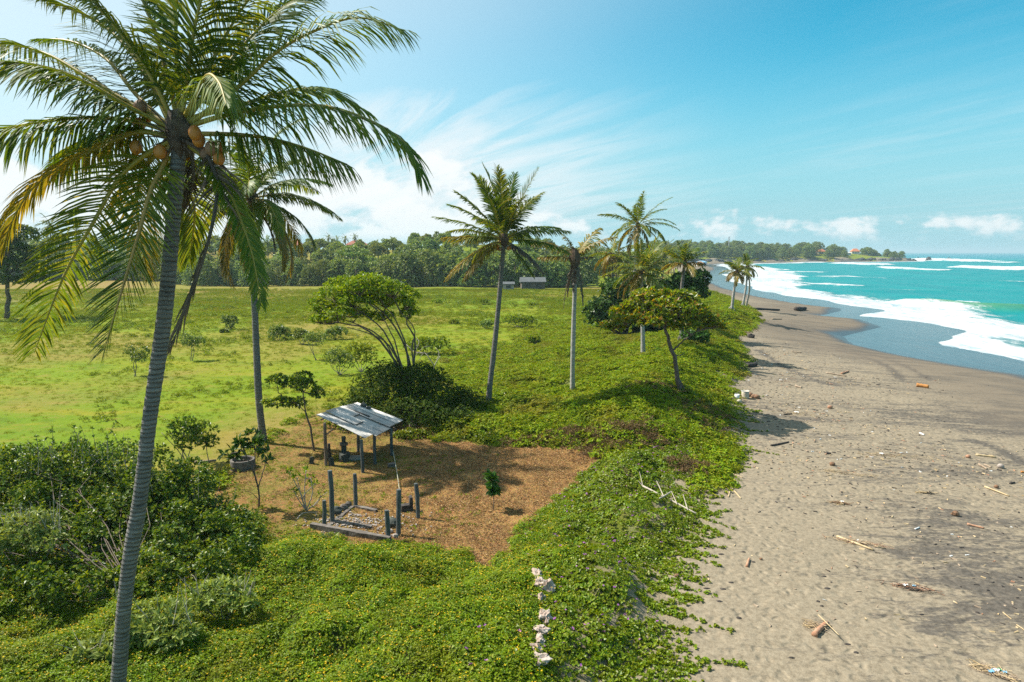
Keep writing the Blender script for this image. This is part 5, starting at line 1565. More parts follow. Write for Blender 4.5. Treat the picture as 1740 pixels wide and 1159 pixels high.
# ---------------------------------------------------------------- things in the clearing
M_POST = rough_mat('weathered_post', [(0.038, 0.044, 0.043), (0.078, 0.088, 0.085), (0.14, 0.145, 0.135)], 5.0, 0.9, 0.5, (1, 1, 0.25))
M_POSTW = rough_mat('weathered_wood', [(0.075, 0.055, 0.040), (0.15, 0.115, 0.085), (0.23, 0.185, 0.145)], 5.0, 0.9, 0.5, (1, 1, 0.25))
M_CONC = rough_mat('old_concrete', [(0.060, 0.050, 0.042), (0.125, 0.105, 0.088), (0.215, 0.19, 0.16)], 5.0, 0.95, 0.6)
M_CONCP = rough_mat('pale_concrete', [(0.20, 0.16, 0.13), (0.34, 0.29, 0.25), (0.44, 0.40, 0.36)], 6.0, 0.95, 0.5)
M_MOSS = rough_mat('mossy_stone', [(0.022, 0.030, 0.026), (0.055, 0.062, 0.052), (0.10, 0.10, 0.085)], 7.0, 0.95, 0.7)
m_sheet, t = new_mat('fibre_cement')
tcs = t.n('ShaderNodeTexCoord').outputs['Object']
sn1 = t.noise(tcs, 2.2, 8, 0.7, 0.6)
sn2 = t.noise(tcs, 17.0, 5, 0.7)
c = t.ramp(t.m('ADD', t.m('MULTIPLY', sn1, 0.65), t.m('MULTIPLY', sn2, 0.35)), [(0.32, (0.16, 0.155, 0.145)), (0.44, (0.38, 0.37, 0.345)), (0.56, (0.50, 0.485, 0.45)), (0.72, (0.58, 0.56, 0.52))])
orr = t.n('ShaderNodeObjectInfo').outputs['Random']
c = t.n('ShaderNodeHueSaturation', None, Value=t.m('ADD', 0.78, t.m('MULTIPLY', orr, 0.4)), Color=c).outputs[0]
M_SHEET = finish(m_sheet, t, t.n('ShaderNodeBsdfPrincipled', None, Base_Color=c, Roughness=0.9, Normal=t.n('ShaderNodeBump', None, Strength=0.4, Distance=0.02, Height=sn2)))
M_CORAL = rough_mat('white_coral_rock', [(0.20, 0.12, 0.08), (0.40, 0.31, 0.25), (0.55, 0.50, 0.45)], 7.0, 0.9, 0.9)
M_BAMBOO = rough_mat('bamboo', [(0.32, 0.22, 0.10), (0.46, 0.34, 0.18), (0.52, 0.42, 0.26)], 5.0, 0.6, 0.2)
M_DRIFT = rough_mat('driftwood', [(0.16, 0.115, 0.075), (0.30, 0.225, 0.155), (0.42, 0.335, 0.245)], 6.0, 0.9, 0.5)
M_DARKW = rough_mat('charred_wood', [(0.018, 0.015, 0.013), (0.045, 0.036, 0.030), (0.085, 0.068, 0.055)], 6.0, 0.9, 0.5)
M_REDW = rough_mat('reddish_wood', [(0.22, 0.10, 0.055), (0.36, 0.19, 0.11), (0.45, 0.28, 0.18)], 6.0, 0.85, 0.4)
M_ORANGE = rough_mat('orange_log', [(0.34, 0.13, 0.03), (0.52, 0.24, 0.06)], 5.0, 0.8, 0.4)
M_PLASW = rough_mat('white_plastic', [(0.60, 0.60, 0.58), (0.74, 0.74, 0.72)], 3.0, 0.45, 0.05)
M_PLASB = rough_mat('blue_plastic', [(0.10, 0.28, 0.42), (0.25, 0.45, 0.58)], 3.0, 0.45, 0.05)
M_PLASG = rough_mat('green_plastic', [(0.01, 0.25, 0.08), (0.02, 0.34, 0.14)], 3.0, 0.45, 0.05)
M_BUCKET = rough_mat('sandy_drum', [(0.40, 0.34, 0.25), (0.55, 0.48, 0.37)], 2.0, 0.7, 0.15)
M_HUSK = rough_mat('old_husk', [(0.10, 0.055, 0.03), (0.20, 0.11, 0.06), (0.30, 0.19, 0.12)], 8.0, 0.95, 0.6)
M_ROPE = rough_mat('pale_pole', [(0.30, 0.30, 0.22), (0.42, 0.40, 0.30)], 8.0, 0.8, 0.2)


def post(name, b, top_z, w_, mat, parent=None, org=None, lean=(0, 0)):
    """a squared post with worn edges, standing 0.2 m in the ground"""
    mb = MB()
    h_ = top_z - b[2]
    n = 7
    zs = np.linspace(-0.2, h_, n)
    wob_ = np.cumsum(rng.normal(0, 0.007, (n, 2)), 0)
    pth = np.stack((wob_[:, 0] + b[0] + lean[0] * zs / max(h_, .1), wob_[:, 1] + b[1] + lean[1] * zs / max(h_, .1), b[2] + zs), -1)
    a = np.array((0.35, 1.22, 1.92, 2.79, 3.49, 4.36, 5.06, 5.93))
    ring = []
    for i, p_ in enumerate(pth):
        k_ = w_ / 2 * 1.06 * (1 + rng.normal(0, 0.03)) * (0.9 if i == n - 1 else 1)
        ring.append(np.stack((p_[0] + np.cos(a) * k_, p_[1] + np.sin(a) * k_, np.full(8, p_[2])), -1))
    v = np.concatenate(ring + [pth[-1:] + np.array((0, 0, 0.01))])
    q = [(i * 8 + j, i * 8 + (j + 1) % 8, (i + 1) * 8 + (j + 1) % 8, (i + 1) * 8 + j) for i in range(n - 1) for j in range(8)]
    t_ = [(n * 8, (n - 1) * 8 + j, (n - 1) * 8 + (j + 1) % 8) for j in range(8)]
    mb.add(v, q, t_)
    return mb.obj(name, mat, parent, False, org if org is not None else b)


# ---- shelter
PA, PB_, PC, PD, PE = G(555, 791), G(616, 803), G(666, 774), G(637, 789), G(609, 768)
tA, tB, tC = at(553, 718, PA[1])[2], at(615, 747, PB_[1])[2], at(666, 727, PC[1])[2]
q1, q2_, q3 = np.array((*PA[:2], tA)), np.array((*PB_[:2], tB)), np.array((*PC[:2], tC))
nrm = unit(np.cross(q2_ - q1, q3 - q1))
nrm = nrm * np.sign(nrm[2])


def on_roof(px, py, dz=0.05):
    d = ray(px, py)
    o_ = np.array((0, 0, CAM_H))
    k_ = np.dot(q1 + nrm * dz - o_, nrm) / np.dot(d, nrm)
    return o_ + d * k_


def roof_z(x, y):
    return q1[2] - (nrm[0] * (x - q1[0]) + nrm[1] * (y - q1[1])) / nrm[2]


shelter = tag(empty('shelter', PA), 'open shelter with a tilted grey sheet roof on thin dark posts', 'shelter')
for P_, m_ in ((PA, M_POSTW), (PB_, M_POST), (PC, M_POST), (PD, M_POST), (PE, M_POSTW)):
    post('post', P_, roof_z(P_[0], P_[1]) - 0.01, 0.13, m_, shelter, PA)
kL, kT, kR, kB = on_roof(536, 706), on_roof(606, 684.5), on_roof(682, 715.5), on_roof(622, 747)
e1 = unit(kB - kL)                                   # down the long side
e2 = unit(np.cross(nrm, e1))
if np.dot(e2, kT - kL) < 0:
    e2 = -e2
# battens under the sheets
for f_ in (0.12, 0.5, 0.9):
    a_, b_ = kL + (kB - kL) * f_, kT + (kR - kT) * f_
    MB().tube([a_ - nrm * 0.065, b_ - nrm * 0.065], 0.03, 6).obj('batten', M_POSTW, shelter, False, PA)
a_ = np.array((PA[0], PA[1], tA - 0.55))
MB().tube([a_, a_ + (q2_ - q1) * 0.22 + np.array((0, 0, 0.42))], 0.03, 6).obj('brace', M_POSTW, shelter, False, PA)
NS = 5
for s_ in range(NS):
    f0, f1 = s_ / NS, (s_ + 1) / NS + 0.03
    brk = (0.42, 0.58, 0.35, 0.62, 0.5)[s_]
    for i, (g0, g1) in enumerate(((0.0, brk + 0.03), (brk, 1.0))):
        lo0, hi0 = kL + (kT - kL) * f0, kL + (kT - kL) * min(f1, 1.02)
        lo1, hi1 = kB + (kR - kB) * f0, kB + (kR - kB) * min(f1, 1.02)
        end = rng.uniform(-0.03, 0.05) if i else 0.0
        nx, ny = 26, 5
        V = []
        for sgn in (1, -1):
            for a in range(nx):
                for b in range(ny):
                    fa, fb = a / (nx - 1), g0 + (g1 - g0 + (end if b == ny - 1 else 0)) * b / (ny - 1)
                    p_ = (lo0 + (hi0 - lo0) * fa) * (1 - fb) + (lo1 + (hi1 - lo1) * fa) * fb
                    lift = 0.028 * ((s_ * 3 + i * 2) % 4) * 0.5 + 0.025 * (1 - i) + 0.012 * math.cos(a * 2 * math.pi / 4.0) + 0.012 * math.sin(fb * 4 + s_)
                    V.append(p_ + nrm * (lift + sgn * 0.004))
        m_ = nx * ny
        q = []
        for a in range(nx - 1):
            for b in range(ny - 1):
                k_ = a * ny + b
                q.append((k_, k_ + 1, k_ + ny + 1, k_ + ny))
                q.append((m_ + k_, m_ + k_ + ny, m_ + k_ + ny + 1, m_ + k_ + 1))
        for a in range(nx - 1):
            for k_ in (a * ny, a * ny + ny - 1):
                q.append((k_, k_ + ny, m_ + k_ + ny, m_ + k_))
        MB().add(V, q).obj('roof_sheet', M_SHEET, shelter, True, PA)
# things lying on the roof
r0_, r1_ = on_roof(586, 692, 0.1), on_roof(628, 708, 0.1)
tag(MB().tube(np.linspace(r0_, r1_, 6) + rng.normal(0, 0.005, (6, 3)), 0.035, 6).obj('timber_pole', M_DARKW, None, False, r0_), 'dark thin timber lying along the shelter roof', 'pole')
for (x, y), sz, lb in (((618, 689), 0.16, 'larger dark stone weighing down the upper roof sheet of the shelter'), ((626.5, 693), 0.12, 'smaller dark stone near the upper roof corner of the shelter')):
    c_ = on_roof(x, y, 0.12)
    tag(MB().blob((0, 0, 0), (sz, sz, sz * 0.8), 10, 7, 0.3, int(x)).obj('stone', M_MOSS, None, False, c_, True), lb, 'stone', 'stones on the shelter roof')
# thin pole leaning from the roof corner to the ground
a_, b_ = at(668, 768, PC[1] - 0.2), G(682, 862)
mid_ = (a_ + b_) / 2 + np.array((0.05, 0, 0.1))
tag(MB().tube(bez(a_, mid_, b_, 10), np.linspace(0.018, 0.012, 10), 6).obj('thin_pole', M_ROPE, None, False, b_), 'thin pale pole leaning from the right shelter post to the ground', 'pole')
# shrine stones and blocks under the roof
BL = [((586, 783), 0.42, 0.34, 0.40, M_MOSS, 'dark mossy stone block under the shelter', 'stone'), ((603, 781), 0.52, 0.34, 0.20, M_CONCP, 'pale flat stone slab under the shelter', 'stone'), ((563, 791), 0.18, 0.16, 0.36, M_MOSS, 'small upright stone beside the left shelter post', 'stone'), ((530, 788), 0.16, 0.14, 0.34, M_MOSS, 'short stone stub in the grass left of the shelter', 'stone'), ((665, 794), 0.30, 0.16, 0.20, M_CONC, 'grey lump of concrete in the shelter shadow', 'stone')]
for (x, y), sx, sy, sz, m_, lb, ct in BL:
    c_ = G(x, y)
    tag(MB().box((0, 0, sz / 2 - 0.04), (sx, sy, sz), rng.uniform(0, 1), jitter=0.02).obj('stone_block', m_, None, False, c_, True), lb, ct)
# small carved shrine post
c_ = G(585, 779)
root = tag(empty('shrine_post', c_), 'small stepped stone shrine post standing under the shelter', 'shrine')
for i, (w_, z0, z1) in enumerate(((0.34, -0.05, 0.18), (0.22, 0.18, 0.62), (0.34, 0.62, 0.70), (0.18, 0.70, 0.98))):
    MB().box((0, 0, (z0 + z1) / 2), (w_, w_, z1 - z0), 0.3, jitter=0.008).obj(('base', 'shaft', 'ledge', 'finial')[i], M_MOSS if i % 2 else M_CONC, root, False, c_, True)
P_ = G(560, 782)
tag(post('timber_stub', P_, P_[2] + 0.75, 0.12, M_DARKW), 'short dark timber stub just behind the left shelter post', 'post')

# ---- roofless post enclosure
EP = [((565, 887), 799, 0.15, 'tallest grey post of the enclosure, at its left front corner'), ((604, 861), 806, 0.14, 'grey post at the back corner of the enclosure, nearest the shelter'), ((550, 897), 850, 0.13, 'short grey post at the far left of the enclosure kerb'),
      ((677, 909), 832, 0.15, 'tall grey post with a narrowed top at the right of the enclosure'), ((659, 917), 867, 0.15, 'short grey post at the right end of the enclosure kerb'), ((710, 880), 822, 0.14, 'grey post standing apart on the mulch right of the enclosure')]
for (bx, by), ty, w_, lb in EP:
    P_ = G(bx, by)
    o = post('enclosure_post', P_, at(bx, ty, P_[1])[2], w_, M_POST, lean=(rng.normal(0, 0.03), rng.normal(0, 0.03)))
    tag(o, lb, 'post', 'posts of the old enclosure')


def beam(name, a, b, hgt, wd, mat, label, cat='kerb', n=9):
    d = unit(b - a)
    s_ = unit(np.cross(d, UP))
    V = []
    for i in range(n):
        c_ = a + (b - a) * i / (n - 1)
        j = rng.normal(0, 0.008, 4)
        for k_, (u_, h_) in enumerate(((-0.5, -0.12), (0.5, -0.12), (0.5, hgt), (-0.5, hgt))):
            V.append(c_ + s_ * (u_ * wd + j[k_]) + UP * (h_ + (j[(k_ + 1) % 4] if h_ > 0 else 0)))
    q = [(i * 4 + j, i * 4 + (j + 1) % 4, (i + 1) * 4 + (j + 1) % 4, (i + 1) * 4 + j) for i in range(n - 1) for j in range(4)] + [(3, 2, 1, 0), ((n - 1) * 4, (n - 1) * 4 + 1, (n - 1) * 4 + 2, (n - 1) * 4 + 3)]
    return tag(MB().add(V, q).obj(name, mat, None, False, a), label, cat)


beam('kerb_beam', G(529, 897), G(663, 921), 0.17, 0.16, M_CONC, 'long cracked concrete kerb along the front of the enclosure')
beam('kerb_beam', G(567, 888), G(632, 897), 0.07, 0.12, M_CONC, 'low strip laid as the shadow of the tallest enclosure post')  # not a real kerb: strip added where the tallest post's shadow falls
beam('kerb_beam', G(604, 862), G(640, 870), 0.08, 0.14, M_CONC, 'short kerb stub at the foot of the back enclosure post')
beam('kerb_beam', G(556, 897), G(600, 862), 0.06, 0.12, M_CONC, 'half-buried kerb along the left side of the enclosure')
for (x, y), s_, m_, lb in (((573, 872), 0.30, M_MOSS, 'dark rounded block beside the tallest enclosure post'), ((584, 866), 0.26, M_CONC, 'broken concrete lump at the back left of the enclosure'), ((592, 861), 0.22, M_CONC, 'smaller concrete lump next to the back enclosure post'), ((668, 894), 0.34, M_MOSS, 'mossy block between the two right enclosure posts'), ((672, 913), 0.16, M_CONCP, 'pale rubble stone at the foot of the tall right enclosure post'), ((664, 905), 0.14, M_CONCP, 'small pale rubble stone by the short right enclosure post')):
    c_ = G(x, y)
    tag(MB().blob((0, 0, s_ * 0.3), (s_ * 0.6, s_ * 0.5, s_ * 0.55), 10, 7, 0.3, int(x + y)).obj('rubble_block', m_, None, False, c_, True), lb, 'stone')
c_ = G(691, 868)
root = tag(empty('tree_stump', c_), 'dark chair-shaped stump on the mulch behind the right posts', 'stump')
MB().box((0, 0, 0.11), (0.42, 0.26, 0.28), 0.2, jitter=0.02).obj('base', M_DARKW, root, False, c_, True)
MB().box((0.16, 0.02, 0.36), (0.12, 0.22, 0.28), 0.2, jitter=0.02).obj('upright', M_DARKW, root, False, c_, True)
# pebbles and shell grit on the enclosure floor
cx_, cy_ = G(605, 888)[:2]
x_ = rng.normal(cx_, 0.85, 420)
y_ = rng.normal(cy_, 0.45, 420)
mb = MB()
for a, b, z in zip(x_, y_, height(x_, y_)):
    mb.box((a, b, z + 0.012), rng.uniform(0.02, 0.07, 3), rng.uniform(0, 3), jitter=0.006)
tag(mb.obj('gravel', M_CONCP), 'pale shell grit and pebbles on the enclosure floor', 'gravel', kind='stuff')

# ---- concrete well ring
c_ = G(413, 795)
root = tag(empty('well_ring', c_), 'low grey concrete well ring in the grass by the sapling', 'well ring')
n = 36
V, q = [], []
prof = [(0.50, -0.08), (0.50, 0.36), (0.485, 0.385), (0.415, 0.385), (0.40, 0.36), (0.40, -0.05)]
for i in range(n):
    a = i * 2 * math.pi / n
    for r_, z_ in prof:
        V.append((math.cos(a) * r_ * (1 + 0.01 * math.sin(3 * a)), math.sin(a) * r_, z_))
m_ = len(prof)
for i in range(n):
    for j in range(m_ - 1):
        q.append((i * m_ + j, ((i + 1) % n) * m_ + j, ((i + 1) % n) * m_ + j + 1, i * m_ + j + 1))
MB().add(V, q).obj('ring_wall', M_CONC, root, False, c_, True)
a = np.linspace(0, 2 * math.pi, 24, endpoint=False)
MB().add(np.vstack((np.stack((np.cos(a) * 0.401, np.sin(a) * 0.401, 0 * a + 0.08), -1), (0, 0, 0.10))), None, [(24, i, (i + 1) % 24) for i in range(24)]).obj('soil_fill', M_HUSK, root, False, c_, True)
c_ = G(350, 788)
tag(MB().tube([c_ + np.array((-0.5, 0, 0.06)), c_ + np.array((0.35, 0.2, 0.08))], [0.07, 0.05], 8).obj('log', M_DRIFT, None, True, c_), 'short log at the foot of the upright shrubs', 'log')

# ---- line of white coral rocks in the vine carpet
RK = [((914, 982), 0.20, 0.16, 'topmost white rock of the line in the vine carpet'), ((918, 999), 0.17, 0.15, 'white rock second from the top of the line'), ((932, 1005), 0.14, 0.20, 'white rock standing right of the line of rocks'), ((921, 1026), 0.16, 0.16, 'white rock just below the one set apart on the right'), ((927, 1056), 0.16, 0.22, 'white rock with a deep shadow in the middle of the line'), ((920, 1080), 0.15, 0.14, 'white rock below the middle of the line'), ((917, 1098), 0.16, 0.13, 'white rock third from the bottom of the line'), ((911, 1110), 0.11, 0.10, 'small white rock second from the bottom of the line'), ((915, 1130), 0.16, 0.14, 'lowest brownish white rock of the line'), ((929, 1062), 0.08, 0.14, 'thin bluish white stone leaning on the middle rock')]
for i, ((x, y), r_, h_, lb) in enumerate(RK):
    c_ = G(x, y)
    c_[2] += 0.12
    tag(MB().blob((0, 0, 0), (r_ * (0.7 + 0.3 * (i % 3)), r_ * 1.25, h_ * (0.6 + 0.12 * (i % 4))), 16, 11, 0.8, 100 + 3 * i).obj('coral_rock', M_CORAL, None, False, c_, True), lb, 'rock', 'line of white rocks in the vine carpet')

# ---------------------------------------------------------------- driftwood and litter on the beach


def stick(name, a, b, r_, mat, label, cat='driftwood', group=None, bend=0.03, knots=True, lift=0.0):
    A, B = G(*a), G(*b)
    A[2] += r_ * 0.7 + lift
    B[2] += r_ * 0.7 + lift
    ln = np.linalg.norm(B - A)
    n = 9
    p_ = bez(A, (A + B) / 2 + rng.normal(0, bend, 3) * ln * np.array((1, 1, 0.2)), B, n)
    rr = np.linspace(r_, r_ * 0.75, n) * (1 + (rng.normal(0, 0.09, n) if knots else 0))
    o = MB().tube(p_, rr, 7).obj(name, mat, None, True, A)
    return tag(o, label, cat, group)


GD = 'sticks and driftwood strewn on the beach'
stick('fallen_branch', (1092, 842), (1182, 890), 0.035, M_DEAD, 'long pale fallen branch lying across the vines above the sand', 'branch', bend=0.02, lift=0.34)
root = [o for o in COL.objects if o.name.startswith('fallen_branch')][0]
for a, b, r_ in (((1128, 862), (1115, 838), 0.02), ((1150, 874), (1140, 856), 0.018), ((1168, 884), (1160, 862), 0.02), ((1092, 842), (1086, 822), 0.016), ((1092, 842), (1084, 838), 0.015)):
    A, B = G(*a), G(*b)
    A[2] += 0.36
    B[2] += 0.48
    MB().tube(np.linspace(A, B, 5), np.linspace(r_, r_ * 0.5, 5), 5).obj('side_twig', M_DEAD, root, False, np.array(root.location))
stick('bamboo_stick', (1120, 868), (1140, 855), 0.028, M_DEAD, 'short pale stick lying crosswise on the fallen branch', 'stick', GD, lift=0.42)
stick('bamboo_stick', (1238, 845), (1246, 820), 0.03, M_BAMBOO, 'upper pale bamboo of the crossed pair at the vine edge', 'stick', GD)
stick('bamboo_stick', (1240, 826), (1259, 848), 0.028, M_BAMBOO, 'lower yellowish bamboo of the crossed pair at the vine edge', 'stick', GD)
stick('bamboo_stick', (1236, 802), (1262, 812), 0.02, M_BAMBOO, 'thin stick on the sand just above the crossed bamboo pair', 'stick', GD)
DW = [((1422, 913), (1484, 936), 0.045, M_BAMBOO, 'long straw-coloured bamboo in the tangle in mid beach'), ((1517, 994), (1545, 997), 0.04, M_DRIFT, 'brown branch at the left of the dark litter tangle'), ((1643, 892), (1672, 899), 0.045, M_REDW, 'reddish driftwood stick on the dark sand at right'),
      ((1658, 774), (1692, 778), 0.055, M_BAMBOO, 'yellow stick with a dark end near the right edge'), ((1663, 790), (1677, 798), 0.05, M_DRIFT, 'whitish stick, lower of two parallel ones at right'), ((1672, 790), (1684, 795), 0.04, M_DRIFT, 'whitish stick, upper of two parallel ones at right'),
      ((1673, 828), (1715, 844), 0.04, M_BAMBOO, 'long yellow bamboo stick pointing at the right edge'), ((1704, 1041), (1719, 1053), 0.014, M_BAMBOO, 'upper thin straw at the lower right edge'), ((1727, 1062), (1742, 1072), 0.014, M_BAMBOO, 'lower thin straw at the lower right edge'),
      ((1563, 737), (1570, 740), 0.05, M_PLASW, 'small white stick alone on the smooth sand'), ((1310, 758), (1340, 752), 0.05, M_DARKW, 'dark curved stick in the middle beach litter'), ((1404, 771), (1412, 772), 0.06, M_DARKW, 'short dark wood chunk on the bare sand'), ((1332, 705), (1346, 704), 0.05, M_DARKW, 'dark stick beside the dark sand drift in mid beach'),
      ((1352, 657), (1362, 660), 0.08, M_DRIFT, 'pale brown driftwood left of the forked pieces'), ((1403, 634), (1438, 640), 0.06, M_DRIFT, 'long pale stick in the upper beach litter'), ((1430, 636), (1442, 632), 0.09, M_REDW, 'reddish driftwood lump at the end of the upper litter line'), ((1345, 598), (1362, 600), 0.07, M_DRIFT, 'pale driftwood piece near the tyre tracks'),
      ((1312, 543), (1328, 543), 0.10, M_DRIFT, 'pale driftwood by the dune tip'), ((1716, 823), (1724, 821), 0.05, M_DARKW, 'short black stick right of the long yellow bamboo'), ((1735, 803), (1745, 804), 0.05, M_ORANGE, 'orange stick cut by the right edge'), ((1555, 900), (1562, 897), 0.03, M_PLASW, 'white scrap stick on the sand above the dark tangle')]
for a, b, r_, m_, lb in DW:
    stick('driftwood', a, b, r_, m_, lb, 'driftwood', GD)
# logs by the surf
stick('log', (1275, 526), (1324, 528), 0.22, M_DARKW, 'long dark log lying near the dune tip', 'log', bend=0.05)
stick('log', (1352, 528), (1369, 527), 0.42, M_DARKW, 'thick dark log beside the tide pool', 'log')
stick('log', (1557, 657), (1578, 660), 0.17, M_ORANGE, 'orange-brown log alone on the smooth sand', 'log')
stick('log', (1270, 624), (1285, 622), 0.2, M_DARKW, 'dark log at the vine edge left of the drum', 'log')
for (x, y), lb in (((1276, 574), 'dark stump-like wood lump on the sand below the dune tip'), ((1623, 876), 'reddish brown husk on the dark sand at right')):
    c_ = G(x, y)
    s_ = 0.36 if y < 600 else 0.13
    tag(MB().blob((0, 0, s_ * 0.5), (s_, s_ * 0.8, s_ * 0.75), 10, 7, 0.6, int(x)).obj('driftwood_stump', M_HUSK if y > 600 else M_DARKW, None, False, c_, True), lb, 'driftwood')
# drum, bucket and husks at the vine edge
c_ = G(1266, 677)
k_ = c_[1] / F
root = tag(empty('drum', c_), 'sand-coloured upright drum at the vine edge', 'drum')
V, q, n = [], [], 24
rr = 6.2 * k_
hh_ = 13 * k_
prof = [(0.02, 0.0), (rr, -0.03), (rr * 1.02, hh_ * 0.3), (rr, hh_ * 0.33), (rr * 1.02, hh_ * 0.66), (rr, hh_ * 0.7), (rr * 1.03, hh_), (rr * 0.94, hh_), (rr * 0.92, hh_ - 0.05), (0.02, hh_ - 0.06)]
for i in range(n):
    a = i * 2 * math.pi / n
    V += [(math.cos(a) * r_, math.sin(a) * r_, z_) for r_, z_ in prof]
m_ = len(prof)
q = [(i * m_ + j, ((i + 1) % n) * m_ + j, ((i + 1) % n) * m_ + j + 1, i * m_ + j + 1) for i in range(n) for j in range(m_ - 1)]
MB().add(V, q).obj('body', M_BUCKET, root, True, c_, True)
MB().tube([(math.cos(a) * rr * 1.04, math.sin(a) * rr * 1.04, hh_) for a in np.linspace(0, 6.283, 25)], 0.015, 5, cap=False).obj('rim', M_PLASW, root, True, c_, True)
c_ = G(1252, 680)
root = tag(empty('bucket', c_), 'small white bucket left of the sand-coloured drum', 'bucket')
V = []
prof = [(0.02, 0.0), (0.12, 0.0), (0.15, 0.36), (0.14, 0.36), (0.115, 0.05)]
for i in range(16):
    a = i * 2 * math.pi / 16
    V += [(math.cos(a) * r_, math.sin(a) * r_, z_) for r_, z_ in prof]
q = [(i * 5 + j, ((i + 1) % 16) * 5 + j, ((i + 1) % 16) * 5 + j + 1, i * 5 + j + 1) for i in range(16) for j in range(4)]
MB().add(V, q).obj('body', M_PLASW, root, True, c_, True)
MB().tube([(math.cos(a) * 0.152, 0.02, 0.34 + math.sin(a) * 0.1) for a in np.linspace(0, 3.14, 9)], 0.006, 4).obj('handle', M_PLASW, root, False, c_, True)
for (x, y), s_, m_, lb in (((1256, 684), 0.16, M_BUCKET, 'pale coconut husk in front of the white bucket'), ((1274, 674), 0.22, M_HUSK, 'dark husk touching the right side of the drum'), ((1281, 676), 0.20, M_HUSK, 'brown husk second to the right of the drum'), ((1286, 677), 0.2, M_HUSK, 'brown husk farthest right of the drum'), ((1410, 694), 0.16, M_REDW, 'reddish round husk in mid beach'), ((1645, 778), 0.12, M_REDW, 'small brown husk left of the yellow stick'), ((1700, 795), 0.15, M_CONCP, 'pale round husk right of the parallel sticks'), ((1414, 791), 0.13, M_HUSK, 'dark husk at the head of the litter streak'), ((1150, 980), 0.07, M_HUSK, 'brown husk at the vine edge on the lower sand'), ((1293, 951), 0.05, M_HUSK, 'little dark husk right of the brown bark piece'), ((1693, 829), 0.10, M_HUSK, 'dark husk above the long yellow bamboo')):
    c_ = G(x, y)
    tag(MB().blob((0, 0, s_ * 0.5), (s_, s_ * 0.85, s_ * 0.75), 10, 8, 0.2, int(x)).obj('coconut_husk', m_, None, True, c_, True), lb, 'coconut husk', 'husks on the beach')
# bark piece and the broken bamboo with its straw tuft
stick('bark_piece', (1269, 964), (1273, 951), 0.045, M_REDW, 'brown bark piece beside the vines on the lower sand', 'driftwood')
stick('bamboo_log', (1384, 1082), (1406, 1062), 0.075, M_REDW, 'thick pinkish bamboo log on the sand at bottom', 'log')
stick('bamboo_stick', (1390, 1053), (1425, 1088), 0.014, M_BAMBOO, 'thin straw lying over the pinkish bamboo log', 'stick', GD, lift=0.12)


def tangle(name, label, px, py, n, lx, ly, ang, mats, plastic=()):
    """a matted heap of straws"""
    c_ = G(px, py)
    root = tag(empty(name, c_), label, 'debris heap')
    for gi, m_ in enumerate(mats):
        mb = MB()
        for i in range(n // len(mats)):
            o_ = np.array((rng.normal(0, lx), rng.normal(0, ly)))
            o_ = np.array((o_[0] * math.cos(ang) - o_[1] * math.sin(ang), o_[0] * math.sin(ang) + o_[1] * math.cos(ang)))
            a = ang + rng.normal(0, 0.55)
            ln = rng.uniform(0.06, 0.22)
            z = rng.uniform(0.01, 0.07)
            d = np.array((math.cos(a) * ln, math.sin(a) * ln, rng.normal(0, 0.02)))
            p_ = np.array((o_[0], o_[1], z))
            mb.tube([p_ - d, p_ + rng.normal(0, 0.01, 3), p_ + d], 0.007, 4, cap=False)
        mb.obj('straw', m_, root, False, c_, True)['kind'] = 'stuff'
    for m_, ox, oy, s_ in plastic:
        g_ = 5
        V = [((i - 2) * s_ * 0.5, (j - 2) * s_ * 0.35, 0.05 + rng.uniform(0, 0.05)) for i in range(g_) for j in range(g_)]
        q = [(i * g_ + j, (i + 1) * g_ + j, (i + 1) * g_ + j + 1, i * g_ + j + 1) for i in range(g_ - 1) for j in range(g_ - 1)]
        MB().add(np.array(V) + np.array((ox, oy, 0.01)), q).obj('plastic_scrap', m_, root, True, c_, True)
    return root


tangle('straw_tuft', 'straw tuft caught under the pinkish bamboo log', 1385, 1064, 60, 0.13, 0.09, -0.6, [M_BAMBOO, M_DRIFT])
tangle('debris_heap', 'straw heap with torn blue and white plastic at the lower right corner', 1688, 1143, 130, 0.22, 0.09, -0.7, [M_BAMBOO, M_DRIFT], [(M_PLASW, 0.05, -0.02, 0.06), (M_PLASB, -0.1, -0.06, 0.06), (M_PLASG, 0.12, 0.0, 0.04), (M_PLASB, 0.18, -0.1, 0.05)])
tangle('debris_heap', 'long narrow straw heap in mid beach', 1452, 922, 110, 0.36, 0.06, -0.45, [M_BAMBOO, M_DRIFT, M_REDW], [(M_PLASW, 0.1, 0.02, 0.04)])
tangle('debris_heap', 'dark litter tangle with plastic scraps on the right sand', 1550, 1000, 100, 0.28, 0.07, -0.35, [M_DARKW, M_DRIFT, M_REDW], [(M_PLASW, -0.16, 0.06, 0.06), (M_PLASB, 0.05, 0, 0.04)])
tangle('debris_heap', 'small straw and plastic heap above the long straw heap', 1427, 856, 46, 0.18, 0.06, -0.2, [M_BAMBOO, M_HUSK], [(M_PLASW, 0.1, 0.03, 0.05)])
tangle('debris_heap', 'little yellow straw heap at upper right of the beach', 1577, 839, 40, 0.2, 0.05, -0.2, [M_BAMBOO, M_DARKW])
tangle('debris_heap', 'scattered straw line in the middle beach', 1440, 805, 80, 0.8, 0.10, -0.35, [M_BAMBOO, M_DRIFT])
tangle('debris_heap', 'matted straw and plastic near the dark shore patch', 1510, 774, 90, 0.9, 0.14, -0.2, [M_BAMBOO, M_DRIFT], [(M_PLASW, -0.3, 0.05, 0.1)])
tangle('debris_heap', 'whitish litter mat below the forked driftwood', 1325, 648, 70, 0.7, 0.3, 0.3, [M_DRIFT, M_CONCP, M_REDW], [(M_PLASW, 0.1, 0.1, 0.1)])
